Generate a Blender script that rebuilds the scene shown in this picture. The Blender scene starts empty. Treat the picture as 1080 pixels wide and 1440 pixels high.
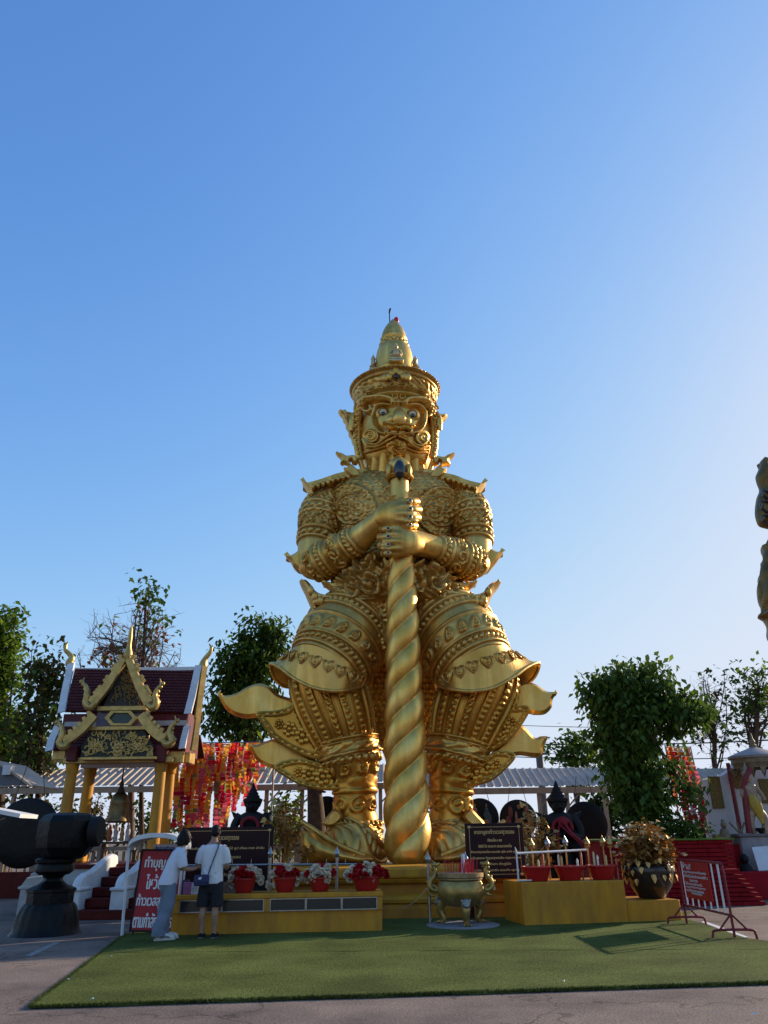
import bpy, math, random
import numpy as np
from mathutils import Vector, Matrix, Euler
from mathutils.geometry import delaunay_2d_cdt
PI = math.pi
rnd = random.Random(7)
SC = bpy.context.scene
COL = SC.collection
rad = math.radians

# ---------------------------------------------------------------- camera
FPX, PITCH, ROLL, EYE = 1050.0, rad(23.57), rad(-0.8), 1.5
cd = bpy.data.cameras.new('camera'); cam = bpy.data.objects.new('camera', cd); COL.objects.link(cam)
cd.sensor_fit = 'VERTICAL'; cd.sensor_height = 36.0; cd.lens = FPX / 1440 * 36.0
cd.clip_start = 0.1; cd.clip_end = 4000
CAMR = Matrix.Rotation(PI / 2 + PITCH, 3, 'X') @ Matrix.Rotation(ROLL, 3, 'Z')
cam.matrix_world = Matrix.Translation((0, 0, EYE)) @ CAMR.to_4x4()
SC.camera = cam
CR = np.array(CAMR)

# ---------------------------------------------------------------- light
SUN_EL, SUN_AZ = rad(20.0), rad(56.0)          # azimuth from +Y towards +X: behind the statue, to the right
w = bpy.data.worlds.new('World'); SC.world = w; w.use_nodes = True
nt = w.node_tree; bg = nt.nodes['Background']
sky = nt.nodes.new('ShaderNodeTexSky'); sky.sky_type = 'NISHITA'; sky.sun_disc = False
sky.sun_elevation = SUN_EL; sky.sun_rotation = SUN_AZ; sky.altitude = 300
sky.air_density = 1.0; sky.dust_density = 0.8; sky.ozone_density = 3.6
# the phone's soft tone curve, per channel, on the whole sky alike
sp = nt.nodes.new('ShaderNodeSeparateColor'); cb = nt.nodes.new('ShaderNodeCombineColor'); nt.links.new(sky.outputs[0], sp.inputs[0])
EXPO = 0.5
def _m(op, a_, b_=None):
    n = nt.nodes.new('ShaderNodeMath'); n.operation = op
    for q, v in enumerate((a_, b_)):
        if v is None: continue
        if hasattr(v, 'is_linked'): nt.links.new(v, n.inputs[q])
        else: n.inputs[q].default_value = v
    return n.outputs[0]
for i, (M_, g_, k_) in enumerate(((.74, 1.40, .292), (.81, 1.24, .346), (.94, 1.38, .462))):
    e_ = _m('EXPONENT', _m('MULTIPLY', _m('POWER', sp.outputs[i], g_), -k_ / M_))
    nt.links.new(_m('MULTIPLY', _m('SUBTRACT', 1.0, e_), M_ * 10 / 2 ** EXPO), cb.inputs[i])
nt.links.new(cb.outputs[0], bg.inputs[0]); bg.inputs[1].default_value = 0.1
sl = bpy.data.lights.new('sun', 'SUN'); sl.energy = 4.8; sl.angle = rad(0.55); sl.color = (1.0, 0.83, 0.62)
sun = bpy.data.objects.new('sun', sl); COL.objects.link(sun)
sd = Vector((math.sin(SUN_AZ) * math.cos(SUN_EL), math.cos(SUN_AZ) * math.cos(SUN_EL), math.sin(SUN_EL)))
sun.rotation_euler = sd.to_track_quat('Z', 'Y').to_euler(); sun.location = sd * 60
vs = SC.view_settings; vs.view_transform = 'Standard'; vs.look = 'None'; vs.exposure = EXPO; vs.gamma = 1.0; vs.use_curve_mapping = False

# ---------------------------------------------------------------- pixel geometry: where in the place a photo point stands
def P(u, v, Y):
    d = CR @ np.array([(u - 540) / FPX, (720 - v) / FPX, -1.0])
    return np.array([0, 0, EYE]) + d * (Y / d[1])
def G(u, v, z=0.0):
    d = CR @ np.array([(u - 540) / FPX, (720 - v) / FPX, -1.0])
    return np.array([0, 0, EYE]) + d * ((z - EYE) / d[2])
def MPP(p):                                    # metres per photo pixel at a point
    return -(CR.T @ (np.asarray(p) - np.array([0, 0, EYE])))[2] / FPX
def UV(p):
    q = (np.asarray(p) - np.array([0, 0, EYE])) @ CR
    return 540 - q[..., 0] / q[..., 2] * FPX, 720 + q[..., 1] / q[..., 2] * FPX

# ---------------------------------------------------------------- materials
MATS = {}
def mat(name, col, rough=0.6, metal=0.0, noise=0.0, nscale=3.0, col2=None, bump=0.0, bscale=30.0, spec=0.3, trans=0.0, stretch=None, detail=6.0, emit=0.0, coat=0.0, rvar=0.0):
    if name in MATS: return MATS[name]
    m = bpy.data.materials.new(name); m.use_nodes = True; n = m.node_tree.nodes; L = m.node_tree.links
    b = n['Principled BSDF']
    b.inputs['Roughness'].default_value = rough; b.inputs['Metallic'].default_value = metal
    b.inputs['Specular IOR Level'].default_value = spec
    if coat: b.inputs['Coat Weight'].default_value = coat; b.inputs['Coat Roughness'].default_value = 0.15
    b.inputs['Base Color'].default_value = (*col, 1)
    tc = n.new('ShaderNodeTexCoord'); vec = tc.outputs['Object']
    if stretch:
        mp = n.new('ShaderNodeMapping'); mp.inputs['Scale'].default_value = stretch; L.new(vec, mp.inputs['Vector']); vec = mp.outputs['Vector']
    if noise > 0 or col2:
        t = n.new('ShaderNodeTexNoise'); t.inputs['Scale'].default_value = nscale; t.inputs['Detail'].default_value = detail; t.inputs['Roughness'].default_value = 0.62
        L.new(vec, t.inputs['Vector'])
        r = n.new('ShaderNodeValToRGB'); r.color_ramp.elements[0].position = 0.33; r.color_ramp.elements[1].position = 0.67
        c2 = col2 if col2 else tuple(c * (1 - noise) for c in col)
        r.color_ramp.elements[0].color = (*c2, 1); r.color_ramp.elements[1].color = (*col, 1)
        L.new(t.outputs['Fac'], r.inputs['Fac']); L.new(r.outputs['Color'], b.inputs['Base Color'])
        if rvar:
            mr = n.new('ShaderNodeMapRange'); mr.inputs['To Min'].default_value = rough - rvar; mr.inputs['To Max'].default_value = rough + rvar
            L.new(t.outputs['Fac'], mr.inputs['Value']); L.new(mr.outputs['Result'], b.inputs['Roughness'])
    if bump > 0:
        t2 = n.new('ShaderNodeTexNoise'); t2.inputs['Scale'].default_value = bscale; t2.inputs['Detail'].default_value = 5
        L.new(vec, t2.inputs['Vector'])
        bp = n.new('ShaderNodeBump'); bp.inputs['Strength'].default_value = 0.6; bp.inputs['Distance'].default_value = bump
        L.new(t2.outputs['Fac'], bp.inputs['Height']); L.new(bp.outputs['Normal'], b.inputs['Normal'])
    if trans > 0:
        tr = n.new('ShaderNodeBsdfTranslucent'); mx = n.new('ShaderNodeMixShader'); mx.inputs[0].default_value = trans
        src = b.inputs['Base Color']
        if src.is_linked: L.new(src.links[0].from_socket, tr.inputs['Color'])
        else: tr.inputs['Color'].default_value = (*col, 1)
        L.new(b.outputs[0], mx.inputs[1]); L.new(tr.outputs[0], mx.inputs[2]); L.new(mx.outputs[0], n['Material Output'].inputs['Surface'])
    if emit: b.inputs['Emission Color'].default_value = (*col, 1); b.inputs['Emission Strength'].default_value = emit
    MATS[name] = m
    return m

# ---------------------------------------------------------------- objects
ORG = {}
def tag(o, label=None, cat=None, group=None, kind=None):
    if label: o['label'] = label
    if cat: o['category'] = cat
    if group: o['group'] = group
    if kind: o['kind'] = kind
    return o
def thing(name, loc, label, cat, group=None):
    o = bpy.data.objects.new(name, None); o.empty_display_size = 0.2; o.location = tuple(loc); COL.objects.link(o)
    ORG[o] = np.array(loc, float)
    return tag(o, label, cat, group)
class MB:
    def __init__(s): s.v = []; s.g = []; s.n = 0; s.f = []; s.mi = []; s.cur = 0
    def add(s, verts, faces):
        verts = np.asarray(verts, float).reshape(-1, 3); k = s.n; s.v.append(verts); s.g.append(np.zeros(len(verts))); s.n += len(verts)
        for f in faces: s.f.append([int(i) + k for i in f]); s.mi.append(s.cur)
        return k
    def addq(s, verts, quads, g=None):
        verts = np.asarray(verts, float).reshape(-1, 3); k = s.n; s.v.append(verts); s.n += len(verts); s.g.append(np.zeros(len(verts)) if g is None else np.asarray(g).reshape(-1))
        q = (np.asarray(quads) + k).tolist(); s.f += q; s.mi += [s.cur] * len(q)
    def build(s, name, m, parent=None, smooth=40, org=None, label=None, kind=None):
        V = np.concatenate(s.v) if s.v else np.zeros((0, 3))
        o0 = ORG.get(parent) if parent is not None else (np.array(org, float) if org is not None else None)
        if o0 is None:
            o0 = np.array([(V[:, 0].min() + V[:, 0].max()) / 2, (V[:, 1].min() + V[:, 1].max()) / 2, V[:, 2].min()])
        me = bpy.data.meshes.new(name); me.from_pydata((V - o0).tolist(), [], s.f)
        ms = m if isinstance(m, (list, tuple)) else [m]
        for x in ms: me.materials.append(x)
        if len(ms) > 1: me.polygons.foreach_set('material_index', s.mi)
        if smooth:
            me.polygons.foreach_set('use_smooth', [True] * len(me.polygons))
            if smooth < 180: me.set_sharp_from_angle(angle=rad(smooth))
        gg = np.concatenate(s.g) if s.g else np.zeros(0)
        if len(gg) and gg.max() > 0: at = me.attributes.new('crevice_shade', 'FLOAT', 'POINT'); at.data.foreach_set('value', gg.astype(np.float32))
        me.validate(); me.update()
        o = bpy.data.objects.new(name, me); COL.objects.link(o); ORG[o] = o0
        if parent is not None: o.parent = parent
        else: o.location = tuple(o0)
        if label: o['label'] = label
        if kind: o['kind'] = kind
        return o
    # --- shapes
    def box(s, c, d, rz=0.0, R=None, bev=0.0):
        d = np.array(d, float) / 2; c = np.asarray(c, float)
        if bev > 0:
            b = min(bev, d.min() * 0.45); pts = []
            for z in (-1, 1):
                for x, y in ((-1, -1), (1, -1), (1, 1), (-1, 1)):
                    pts += [(x * (d[0] - b), y * (d[1] - b), z * d[2]), (x * d[0], y * (d[1] - b), z * (d[2] - b)), (x * (d[0] - b), y * d[1], z * (d[2] - b))]
            f = []
            I = lambda z, k, j: z * 12 + (k % 4) * 3 + j
            f.append([I(0, 3, 0), I(0, 2, 0), I(0, 1, 0), I(0, 0, 0)]); f.append([I(1, k, 0) for k in range(4)])
            for k in range(4):
                j = 2 if k % 2 == 0 else 1
                f.append([I(0, k, j), I(0, k + 1, j), I(1, k + 1, j), I(1, k, j)])
                f.append([I(0, k, 0), I(0, k + 1, 0), I(0, k + 1, j), I(0, k, j)]); f.append([I(1, k, j), I(1, k + 1, j), I(1, k + 1, 0), I(1, k, 0)])
                a, bb = (1, 2) if k % 2 == 0 else (2, 1)
                f.append([I(0, k, a), I(0, k, bb), I(1, k, bb), I(1, k, a)])
                f.append([I(0, k, 0), I(0, k, bb), I(0, k, a)]); f.append([I(1, k, 0), I(1, k, a), I(1, k, bb)])
            pts = np.array(pts)
        else:
            pts = np.array([(x * d[0], y * d[1], z * d[2]) for z in (-1, 1) for x, y in ((-1, -1), (1, -1), (1, 1), (-1, 1))])
            f = [[3, 2, 1, 0], [4, 5, 6, 7], [0, 1, 5, 4], [1, 2, 6, 5], [2, 3, 7, 6], [3, 0, 4, 7]]
        if R is not None: pts = pts @ np.array(R).T
        elif rz: cz, sz = math.cos(rz), math.sin(rz); pts = np.c_[pts[:, 0] * cz - pts[:, 1] * sz, pts[:, 0] * sz + pts[:, 1] * cz, pts[:, 2]]
        s.add(pts + c, f); return s
    def rings(s, rings, closed=True, cap0=True, cap1=True, g=None):
        if g is None: g = getattr(rings, 'groove', None)
        rings = np.asarray(rings, float); nv, nu = rings.shape[:2]
        a = np.arange(nv * nu).reshape(nv, nu)
        if closed: b = np.roll(a, -1, 1); q = np.stack([a[:-1], b[:-1], b[1:], a[1:]], -1).reshape(-1, 4)
        else: q = np.stack([a[:-1, :-1], a[:-1, 1:], a[1:, 1:], a[1:, :-1]], -1).reshape(-1, 4)
        k = s.n; s.addq(rings.reshape(-1, 3), q, g)
        if closed and cap0: s.f.append([k + int(i) for i in a[0][::-1]]); s.mi.append(s.cur)
        if closed and cap1: s.f.append([k + int(i) for i in a[-1]]); s.mi.append(s.cur)
        return s
    def tube(s, pts, r, n=8, caps=True, flat=1.0):
        pts = np.asarray(pts, float); m = len(pts); r = np.broadcast_to(np.asarray(r, float), (m,))
        T = np.gradient(pts, axis=0); T /= np.linalg.norm(T, axis=1)[:, None] + 1e-12
        ref = np.array([0, 0, 1.0]) if abs(T[0][2]) < 0.9 else np.array([1.0, 0, 0])
        A = np.cross(ref, T[0]); A /= np.linalg.norm(A); out = []
        ph = np.arange(n) * 2 * PI / n
        for i in range(m):
            A = A - T[i] * A.dot(T[i]); A /= np.linalg.norm(A) + 1e-12; B = np.cross(T[i], A)
            out.append(pts[i] + r[i] * (np.cos(ph)[:, None] * A + flat * np.sin(ph)[:, None] * B))
        return s.rings(out, True, caps, caps)
    def lathe(s, prof, c=(0, 0, 0), n=24, M=None, ang=(0, 2 * PI), caps=True, mod=None):
        prof = np.asarray(prof, float); full = abs(ang[1] - ang[0] - 2 * PI) < 1e-6
        ph = np.linspace(ang[0], ang[1], n, endpoint=not full)
        R = np.repeat(prof[:, 0][:, None], n, 1); Z = np.repeat(prof[:, 1][:, None], n, 1)
        if mod is not None: R = mod(R, Z, ph[None, :])
        pts = np.stack([R * np.cos(ph), R * np.sin(ph), Z], -1)
        if M is not None: pts = pts @ np.array(M).T
        return s.rings(pts + np.asarray(c, float), full, caps, caps)
    def ball(s, c, r, n=12, m=8, R=None):
        r = np.broadcast_to(np.asarray(r, float), (3,)); th = np.linspace(0, PI, m + 1)[1:-1]; ph = np.arange(n) * 2 * PI / n
        pts = [np.array([[0, 0, -1.0]])]
        for t in th: pts.append(np.c_[np.sin(t) * np.cos(ph), np.sin(t) * np.sin(ph), np.full(n, -math.cos(t))])
        pts.append(np.array([[0, 0, 1.0]])); pts = np.concatenate(pts) * r
        if R is not None: pts = pts @ np.array(R).T
        f = [[0, 1 + (i + 1) % n, 1 + i] for i in range(n)]
        for j in range(m - 2):
            f += [[1 + j * n + i, 1 + j * n + (i + 1) % n, 1 + (j + 1) * n + (i + 1) % n, 1 + (j + 1) * n + i] for i in range(n)]
        e = len(pts) - 1; f += [[e, 1 + (m - 2) * n + i, 1 + (m - 2) * n + (i + 1) % n] for i in range(n)]
        s.add(pts + np.asarray(c, float), f); return s
    def plate(s, out3, nrm, thick, inset=0.0, bulge=0.0):
        """a solid plate: closed outline (N,3) roughly in the plane with normal nrm, with thickness and rounded rims"""
        o = np.asarray(out3, float); nrm = np.asarray(nrm, float); nrm /= np.linalg.norm(nrm)
        if np.cross(o, np.roll(o, -1, 0)).sum(0).dot(nrm) < 0: o = o[::-1]
        e = np.roll(o, -1, 0) - np.roll(o, 1, 0); e /= np.linalg.norm(e, axis=1)[:, None] + 1e-12
        inn = np.cross(nrm, e)
        h = thick / 2; a = o + nrm * (h * 0.45); a2 = o - nrm * (h * 0.45)
        f1 = o + inn * inset + nrm * h; b1 = o + inn * inset - nrm * h
        N = len(o); V = np.concatenate([b1, a2, a, f1]); f = []
        for j in range(3):
            f += [[j * N + i, j * N + (i + 1) % N, (j + 1) * N + (i + 1) % N, (j + 1) * N + i] for i in range(N)]
        s.add(V, f)
        ax = np.cross(nrm, (0, 0, 1.0)) if abs(nrm[2]) < .9 else np.array([1.0, 0, 0]); ax /= np.linalg.norm(ax); ay = np.cross(nrm, ax); c0 = o.mean(0)
        for ring, sg in ((f1, 1), (b1, -1)):
            q = ring - c0
            vv, _, ff, _, _, _ = delaunay_2d_cdt([Vector((float(p @ ax), float(p @ ay))) for p in q], [(k, (k + 1) % N) for k in range(N)], [], 1, 1e-5)
            W = np.array([c0 + ax * p[0] + ay * p[1] for p in vv]) + nrm * (h * sg)
            fl = []
            for t in ff:
                t = list(t); nn = np.cross(W[t[1]] - W[t[0]], W[t[2]] - W[t[0]]) @ nrm
                fl.append(t[::-1] if nn * sg < 0 else t)
            s.add(W, fl)
        return s
def crom(pts, n=5, closed=False):
    p = np.asarray(pts, float); N = len(p); out = []
    for i in range(N if closed else N - 1):
        if closed: p0, p1, p2, p3 = p[(i - 1) % N], p[i], p[(i + 1) % N], p[(i + 2) % N]
        else: p0, p1, p2, p3 = p[max(i - 1, 0)], p[i], p[i + 1], p[min(i + 2, N - 1)]
        for t in np.arange(n) / n:
            out.append(0.5 * (2 * p1 + (p2 - p0) * t + (2 * p0 - 5 * p1 + 4 * p2 - p3) * t * t + (3 * p1 - p0 - 3 * p2 + p3) * t ** 3))
    if not closed: out.append(p[-1])
    return np.array(out)
def resample(p, step):
    p = np.asarray(p, float); d = np.r_[0, np.cumsum(np.linalg.norm(np.diff(p, axis=0), axis=1))]
    n = max(2, int(round(d[-1] / step)) + 1); q = np.linspace(0, d[-1], n)
    return np.stack([np.interp(q, d, p[:, k]) for k in range(p.shape[1])], -1)
def remeshed(o, vox, smooth=2, dec=None):
    m = o.modifiers.new('r', 'REMESH'); m.mode = 'VOXEL'; m.voxel_size = vox; m.use_smooth_shade = True
    if smooth: q = o.modifiers.new('s', 'SMOOTH'); q.factor = 0.5; q.iterations = smooth
    if dec: q = o.modifiers.new('d', 'DECIMATE'); q.ratio = dec
    dg = bpy.context.evaluated_depsgraph_get(); me = bpy.data.meshes.new_from_object(o.evaluated_get(dg))
    o.modifiers.clear(); old = o.data; ms = list(old.materials); me.name = old.name; o.data = me
    if not me.materials:
        for x in ms: me.materials.append(x)
    me.polygons.foreach_set('use_smooth', [True] * len(me.polygons))
    return o
def text_mesh(body, size, spacing=1.0, align='CENTER', ext=0.0):
    c = bpy.data.curves.new('lettering', 'FONT'); c.body = body; c.size = size; c.align_x = align; c.align_y = 'CENTER'; c.space_line = spacing; c.extrude = ext; c.resolution_u = 2
    o = bpy.data.objects.new('lettering', c); COL.objects.link(o); bpy.context.view_layer.update()
    dg = bpy.context.evaluated_depsgraph_get(); me = bpy.data.meshes.new_from_object(o.evaluated_get(dg))
    V = np.array([v.co[:] for v in me.vertices]) if len(me.vertices) else np.zeros((0, 3)); F = [list(p.vertices) for p in me.polygons]
    bpy.data.objects.remove(o); bpy.data.curves.remove(c); bpy.data.meshes.remove(me)
    return V, F
def lettering(parent, body, c, right, up, width, m, size=1.0, height=None, off=0.004, name='lettering', bold=0.0):
    V, F = text_mesh(body, size)
    wd = V[:, 0].max() - V[:, 0].min(); k = width / wd; cx = (V[:, 0].max() + V[:, 0].min()) / 2; cy = (V[:, 1].max() + V[:, 1].min()) / 2
    ky = k if height is None else height / (V[:, 1].max() - V[:, 1].min())
    right = np.asarray(right, float); up = np.asarray(up, float); n = np.cross(right, up)
    b = MB(); W = np.asarray(c, float) + (V[:, :1] - cx) * k * right + (V[:, 1:2] - cy) * ky * up + n * off
    b.add(W, F)
    if bold:
        for dx, dy, dn in ((bold, 0, .0006), (-bold, 0, .0009), (0, bold, .0012)): b.add(W + right * dx + up * dy + n * dn, F)
    return b.build(name, m, parent, smooth=0)

# ---------------------------------------------------------------- limbs: lofted surfaces with carved relief
class Grid: pass
class Surf(np.ndarray): pass
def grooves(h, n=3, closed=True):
    """mask of the carved ground along raised ornament, where crevice shade is painted into the gold"""
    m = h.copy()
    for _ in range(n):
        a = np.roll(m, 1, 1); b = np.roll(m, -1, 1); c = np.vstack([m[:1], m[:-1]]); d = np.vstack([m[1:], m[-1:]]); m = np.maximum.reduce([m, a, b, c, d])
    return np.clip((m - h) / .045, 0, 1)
def loft(nodes, nu=96, nv=60, relief=None, A0=None, flip=False, closed=True, ph0=0.0, ph1=2 * PI, px=True):
    """nodes: (u, v, Y, radius px, depth ratio); front of the ring (phi = 90 deg) faces the viewer"""
    N = []
    for nd in nodes:
        c = P(nd[0], nd[1], nd[2]) if px else np.array(nd[:3], float)
        r = nd[3] * MPP(c) if px else nd[3]
        N.append(list(c) + [r, nd[4] if len(nd) > 4 else 1.0])
    N = np.array(N); c = crom(N, 12); d = np.r_[0, np.cumsum(np.linalg.norm(np.diff(c[:, :3], axis=0), axis=1))]
    q = np.linspace(0, d[-1], nv); c = np.stack([np.interp(q, d, c[:, k]) for k in range(5)], -1)
    T = np.gradient(c[:, :3], axis=0); T /= np.linalg.norm(T, axis=1)[:, None]
    view = np.array([0, -1.0, 0]) if A0 is None else np.array(A0, float)
    B = view - T * (T @ view)[:, None]; B /= np.linalg.norm(B, axis=1)[:, None]; A = np.cross(B, T)
    ph = np.linspace(ph0, ph1, nu, endpoint=not closed)
    S = c[:, None, :3] + c[:, None, 3:4] * (np.cos(ph)[None, :, None] * A[:, None] + (c[:, 4:5, None] * np.sin(ph)[None, :, None]) * B[:, None])
    if relief is not None:
        g = Grid(); g.phi = np.broadcast_to(ph, S.shape[:2]); g.l = np.broadcast_to(q[:, None], S.shape[:2]); g.L = d[-1]; g.t = g.l / d[-1]
        g.s = g.phi * c[:, 3:4]; g.P = S; g.u, g.v = UV(S); g.r = c[:, 3:4]
        if closed: du = np.roll(S, -1, 1) - np.roll(S, 1, 1)
        else: du = np.gradient(S, axis=1)
        dv = np.gradient(S, axis=0); n = np.cross(du, dv); n /= np.linalg.norm(n, axis=2)[..., None] + 1e-9
        ctr = S - c[:, None, :3]; sg = np.sign((n * ctr).sum(2).mean()); n *= sg
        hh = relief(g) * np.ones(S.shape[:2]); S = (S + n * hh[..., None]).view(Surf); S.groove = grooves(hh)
    return S
def sm(x): x = np.clip(x, 0, 1); return x * x * (3 - 2 * x)
def ridge(x, x0, w, h): q = np.abs(x - x0) / w; return np.where(q < 1, h * np.sqrt(np.clip(1 - q * q, 0, 1)), 0)
def beads(s, l, l0, r, sp, h):
    k = (np.mod(s, sp) - sp / 2); d2 = (k * k + (l - l0) ** 2) / (r * r); return np.where(d2 < 1, h * np.sqrt(np.clip(1 - d2, 0, 1)), 0)
def bandbeads(s, l, l0, wd, sp, h=0.04):
    """two round mouldings with a row of beads between them"""
    return np.maximum(np.maximum(ridge(l, l0 - wd / 2, wd * .16, h), ridge(l, l0 + wd / 2, wd * .16, h)), beads(s, l, l0, wd * .26, sp, h * 1.15))
def diamonds(s, l, c, lw, h):
    a = np.mod((s + l) / c, 1) - .5; b = np.mod((s - l) / c, 1) - .5
    net = np.maximum(np.where(np.abs(a) > .5 - lw, 1.0, 0), np.where(np.abs(b) > .5 - lw, 1.0, 0))
    r = np.hypot(a, b); th = np.arctan2(b, a); fl = sm((.34 + .08 * np.cos(4 * th) - r) / .1) * (.55 + .45 * np.cos(18 * r))
    return h * np.maximum(net, fl * .9)
def squares(s, l, c, h):
    a = np.mod(s / c, 1) - .5; b = np.mod(l / c, 1) - .5; m = np.maximum(np.abs(a), np.abs(b))
    fr = sm((.36 - m) / .04); r = np.hypot(a, b); th = np.arctan2(b, a)
    return h * (fr * .55 + np.where(m < .3, sm((.2 + .1 * np.cos(4 * th) - r) / .08) * .7, 0) + np.where((m > .29) & (m < .36), .35, 0))
def scroll(s, l, l0, c, h, k=9.0):
    i = np.floor(s / c); a = (np.mod(s / c, 1) - .5); b = (l - l0) / c; sg = np.where(np.mod(i, 2) < 1, 1, -1)
    r = np.hypot(a, b * 1.1); th = np.arctan2(b * sg, a)
    return np.where(np.abs(b) < .5, h * sm(.5 + .8 * np.cos(th - r * k * 2)) * sm((.56 - r) / .1), 0)
def hearts(s, l, l0, c, h):
    a = (np.mod(s / c, 1) - .5) * 2; b = (l - l0) / c * 2
    d = a * a + (b - .35 * np.sqrt(np.abs(a) + .01) * 1) ** 2 * 1.2 if False else (a * 1.35) ** 2 + (-b * 1.15 - .5 * np.sqrt(np.abs(a) + 1e-4) + .2) ** 2
    return np.where(d < .75, h * (.5 + .5 * np.cos(np.sqrt(d) * 11)) * sm((.75 - d) / .15) + h * .3, 0)
def polydist(u, v, pl):
    pl = np.asarray(pl, float); D = np.full(u.shape, 1e9)
    for i in range(len(pl) - 1):
        ax, ay = pl[i][:2]; bx, by = pl[i + 1][:2]; dx, dy = bx - ax, by - ay; L2 = dx * dx + dy * dy + 1e-9
        t = np.clip(((u - ax) * dx + (v - ay) * dy) / L2, 0, 1); D = np.minimum(D, np.hypot(u - ax - t * dx, v - ay - t * dy))
    return D

# ================================================================ the golden giant
def gold_mat(name, c1, c2, rough, metal=0.85, ns=0.9):
    m = mat(name, c1, rough, metal, col2=c2, nscale=ns, bump=0.008, bscale=14, rvar=0.13)
    n = m.node_tree.nodes; L = m.node_tree.links; b = n['Principled BSDF']
    # fine hammered leaf and faint rain streaks on the gilding
    tc = n.new('ShaderNodeTexCoord'); mp = n.new('ShaderNodeMapping'); mp.inputs['Scale'].default_value = (2.2, 2.2, 0.25)
    t = n.new('ShaderNodeTexNoise'); t.inputs['Scale'].default_value = 2.4; t.inputs['Detail'].default_value = 7
    r = n.new('ShaderNodeValToRGB'); r.color_ramp.elements[0].position = .46; r.color_ramp.elements[0].color = (.62, .58, .52, 1); r.color_ramp.elements[1].position = .62
    mx = n.new('ShaderNodeMix'); mx.data_type = 'RGBA'; mx.blend_type = 'MULTIPLY'; mx.inputs[0].default_value = 0.55
    src = b.inputs['Base Color'].links[0].from_socket
    L.new(tc.outputs['Object'], mp.inputs['Vector']); L.new(mp.outputs[0], t.inputs['Vector']); L.new(t.outputs['Fac'], r.inputs['Fac'])
    L.new(src, mx.inputs[6]); L.new(r.outputs[0], mx.inputs[7]); L.new(mx.outputs[2], b.inputs['Base Color'])
    at = n.new('ShaderNodeAttribute'); at.attribute_name = 'crevice_shade'; m3 = n.new('ShaderNodeMix'); m3.data_type = 'RGBA'; m3.inputs[7].default_value = (.20, .075, .018, 1)  # dark brown mixed into the relief recesses as painted crevice shade
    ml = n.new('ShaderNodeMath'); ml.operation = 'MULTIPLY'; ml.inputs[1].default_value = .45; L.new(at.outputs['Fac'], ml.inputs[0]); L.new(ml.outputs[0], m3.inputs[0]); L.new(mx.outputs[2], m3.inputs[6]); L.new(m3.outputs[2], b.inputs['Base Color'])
    return m
GOLD = gold_mat('gold_paint', (.92, .59, .175), (.66, .37, .075), 0.42, .8)
GOLDS = gold_mat('gold_polished', (.97, .64, .19), (.76, .40, .065), 0.40, .82, 1.3)
GOLDD = gold_mat('gold_shin', (.90, .48, .08), (.62, .29, .04), 0.38, .82)
PALEG = mat('gold_worn_pale', (.72, .62, .42), 0.5, 0.4, noise=.35, nscale=4)
PALE2 = mat('gold_pale', (.74, .56, .27), .42, .7, noise=.3, nscale=5)
WHITEE = mat('eye_white', (.66, .52, .28), 0.4, spec=.3)
BLACKG = mat('black_gem', (.012, .010, .012), 0.08, spec=.8)
DKRED = mat('eye_red', (.25, .03, .02), 0.4)

BASE = P(565, 1210, 18.6)
giant = thing('guardian_statue', (BASE[0], 18.6, 1.0), 'towering gold giant with tusked face and spired crown leaning both fists on a twisted club', 'statue')
GX = BASE[0]
def part(name, m, fn, smooth=50, **k):
    b = MB(); fn(b); return b.build(name, m, giant, smooth=smooth, **k)
def pl(pts, Y, n=1, closed=True):
    q = np.array([P(*p[:2], p[2] if len(p) > 2 else Y) for p in pts])
    return crom(q, n, closed) if n > 1 else q

# --- torso with carved breast plate
def torso_rel(g):
    h = diamonds(g.u * .021, g.v * .021, .38, .07, .036)
    for cx, cy in ((495, 716), (619, 719)):
        d = np.hypot(g.u - cx, g.v - cy); th = np.arctan2(g.v - cy, g.u - cx)
        disc = .06 + .05 * sm(.5 + .9 * np.cos(8 * th) * np.cos(d * .55)) * (d < 17)
        h = np.where(d < 33, .045 + .03 * sm(.5 + .9 * np.cos(22 * th + 6 * np.sin(d * .8))) * ((d > 23) & (d < 31)), h); h = np.where(d < 20, disc, h)
        h = np.maximum(h, ridge(d, 20.5, 2.0, .10)); h = np.maximum(h, ridge(d, 32.5, 1.8, .085))
    w_ = g.v > 770; h = np.where(w_, .03 * sm(.5 + .9 * np.sin(g.u * .55 + 2 * np.sin(g.v * .3)) * np.sin(g.v * .6)), h)
    h = np.maximum(h, ridge(g.v, 789 + (g.u - 558) ** 2 * .0006, 1.6, .06)); h = np.maximum(h, ridge(g.v, 803 + (g.u - 558) ** 2 * .0006, 1.6, .06))
    return h
part('torso', GOLD, lambda b: b.rings(loft([(560, 872, 19.3, 60, .8), (559, 845, 19.3, 74, .78), (558, 812, 19.3, 70, .78), (557, 772, 19.25, 74, .75), (556, 735, 19.2, 87, .66), (555, 706, 19.2, 93, .6), (555, 688, 19.2, 88, .55), (555, 674, 19.2, 66, .55), (555, 664, 19.2, 38, .7)], 220, 190, torso_rel)))

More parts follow.
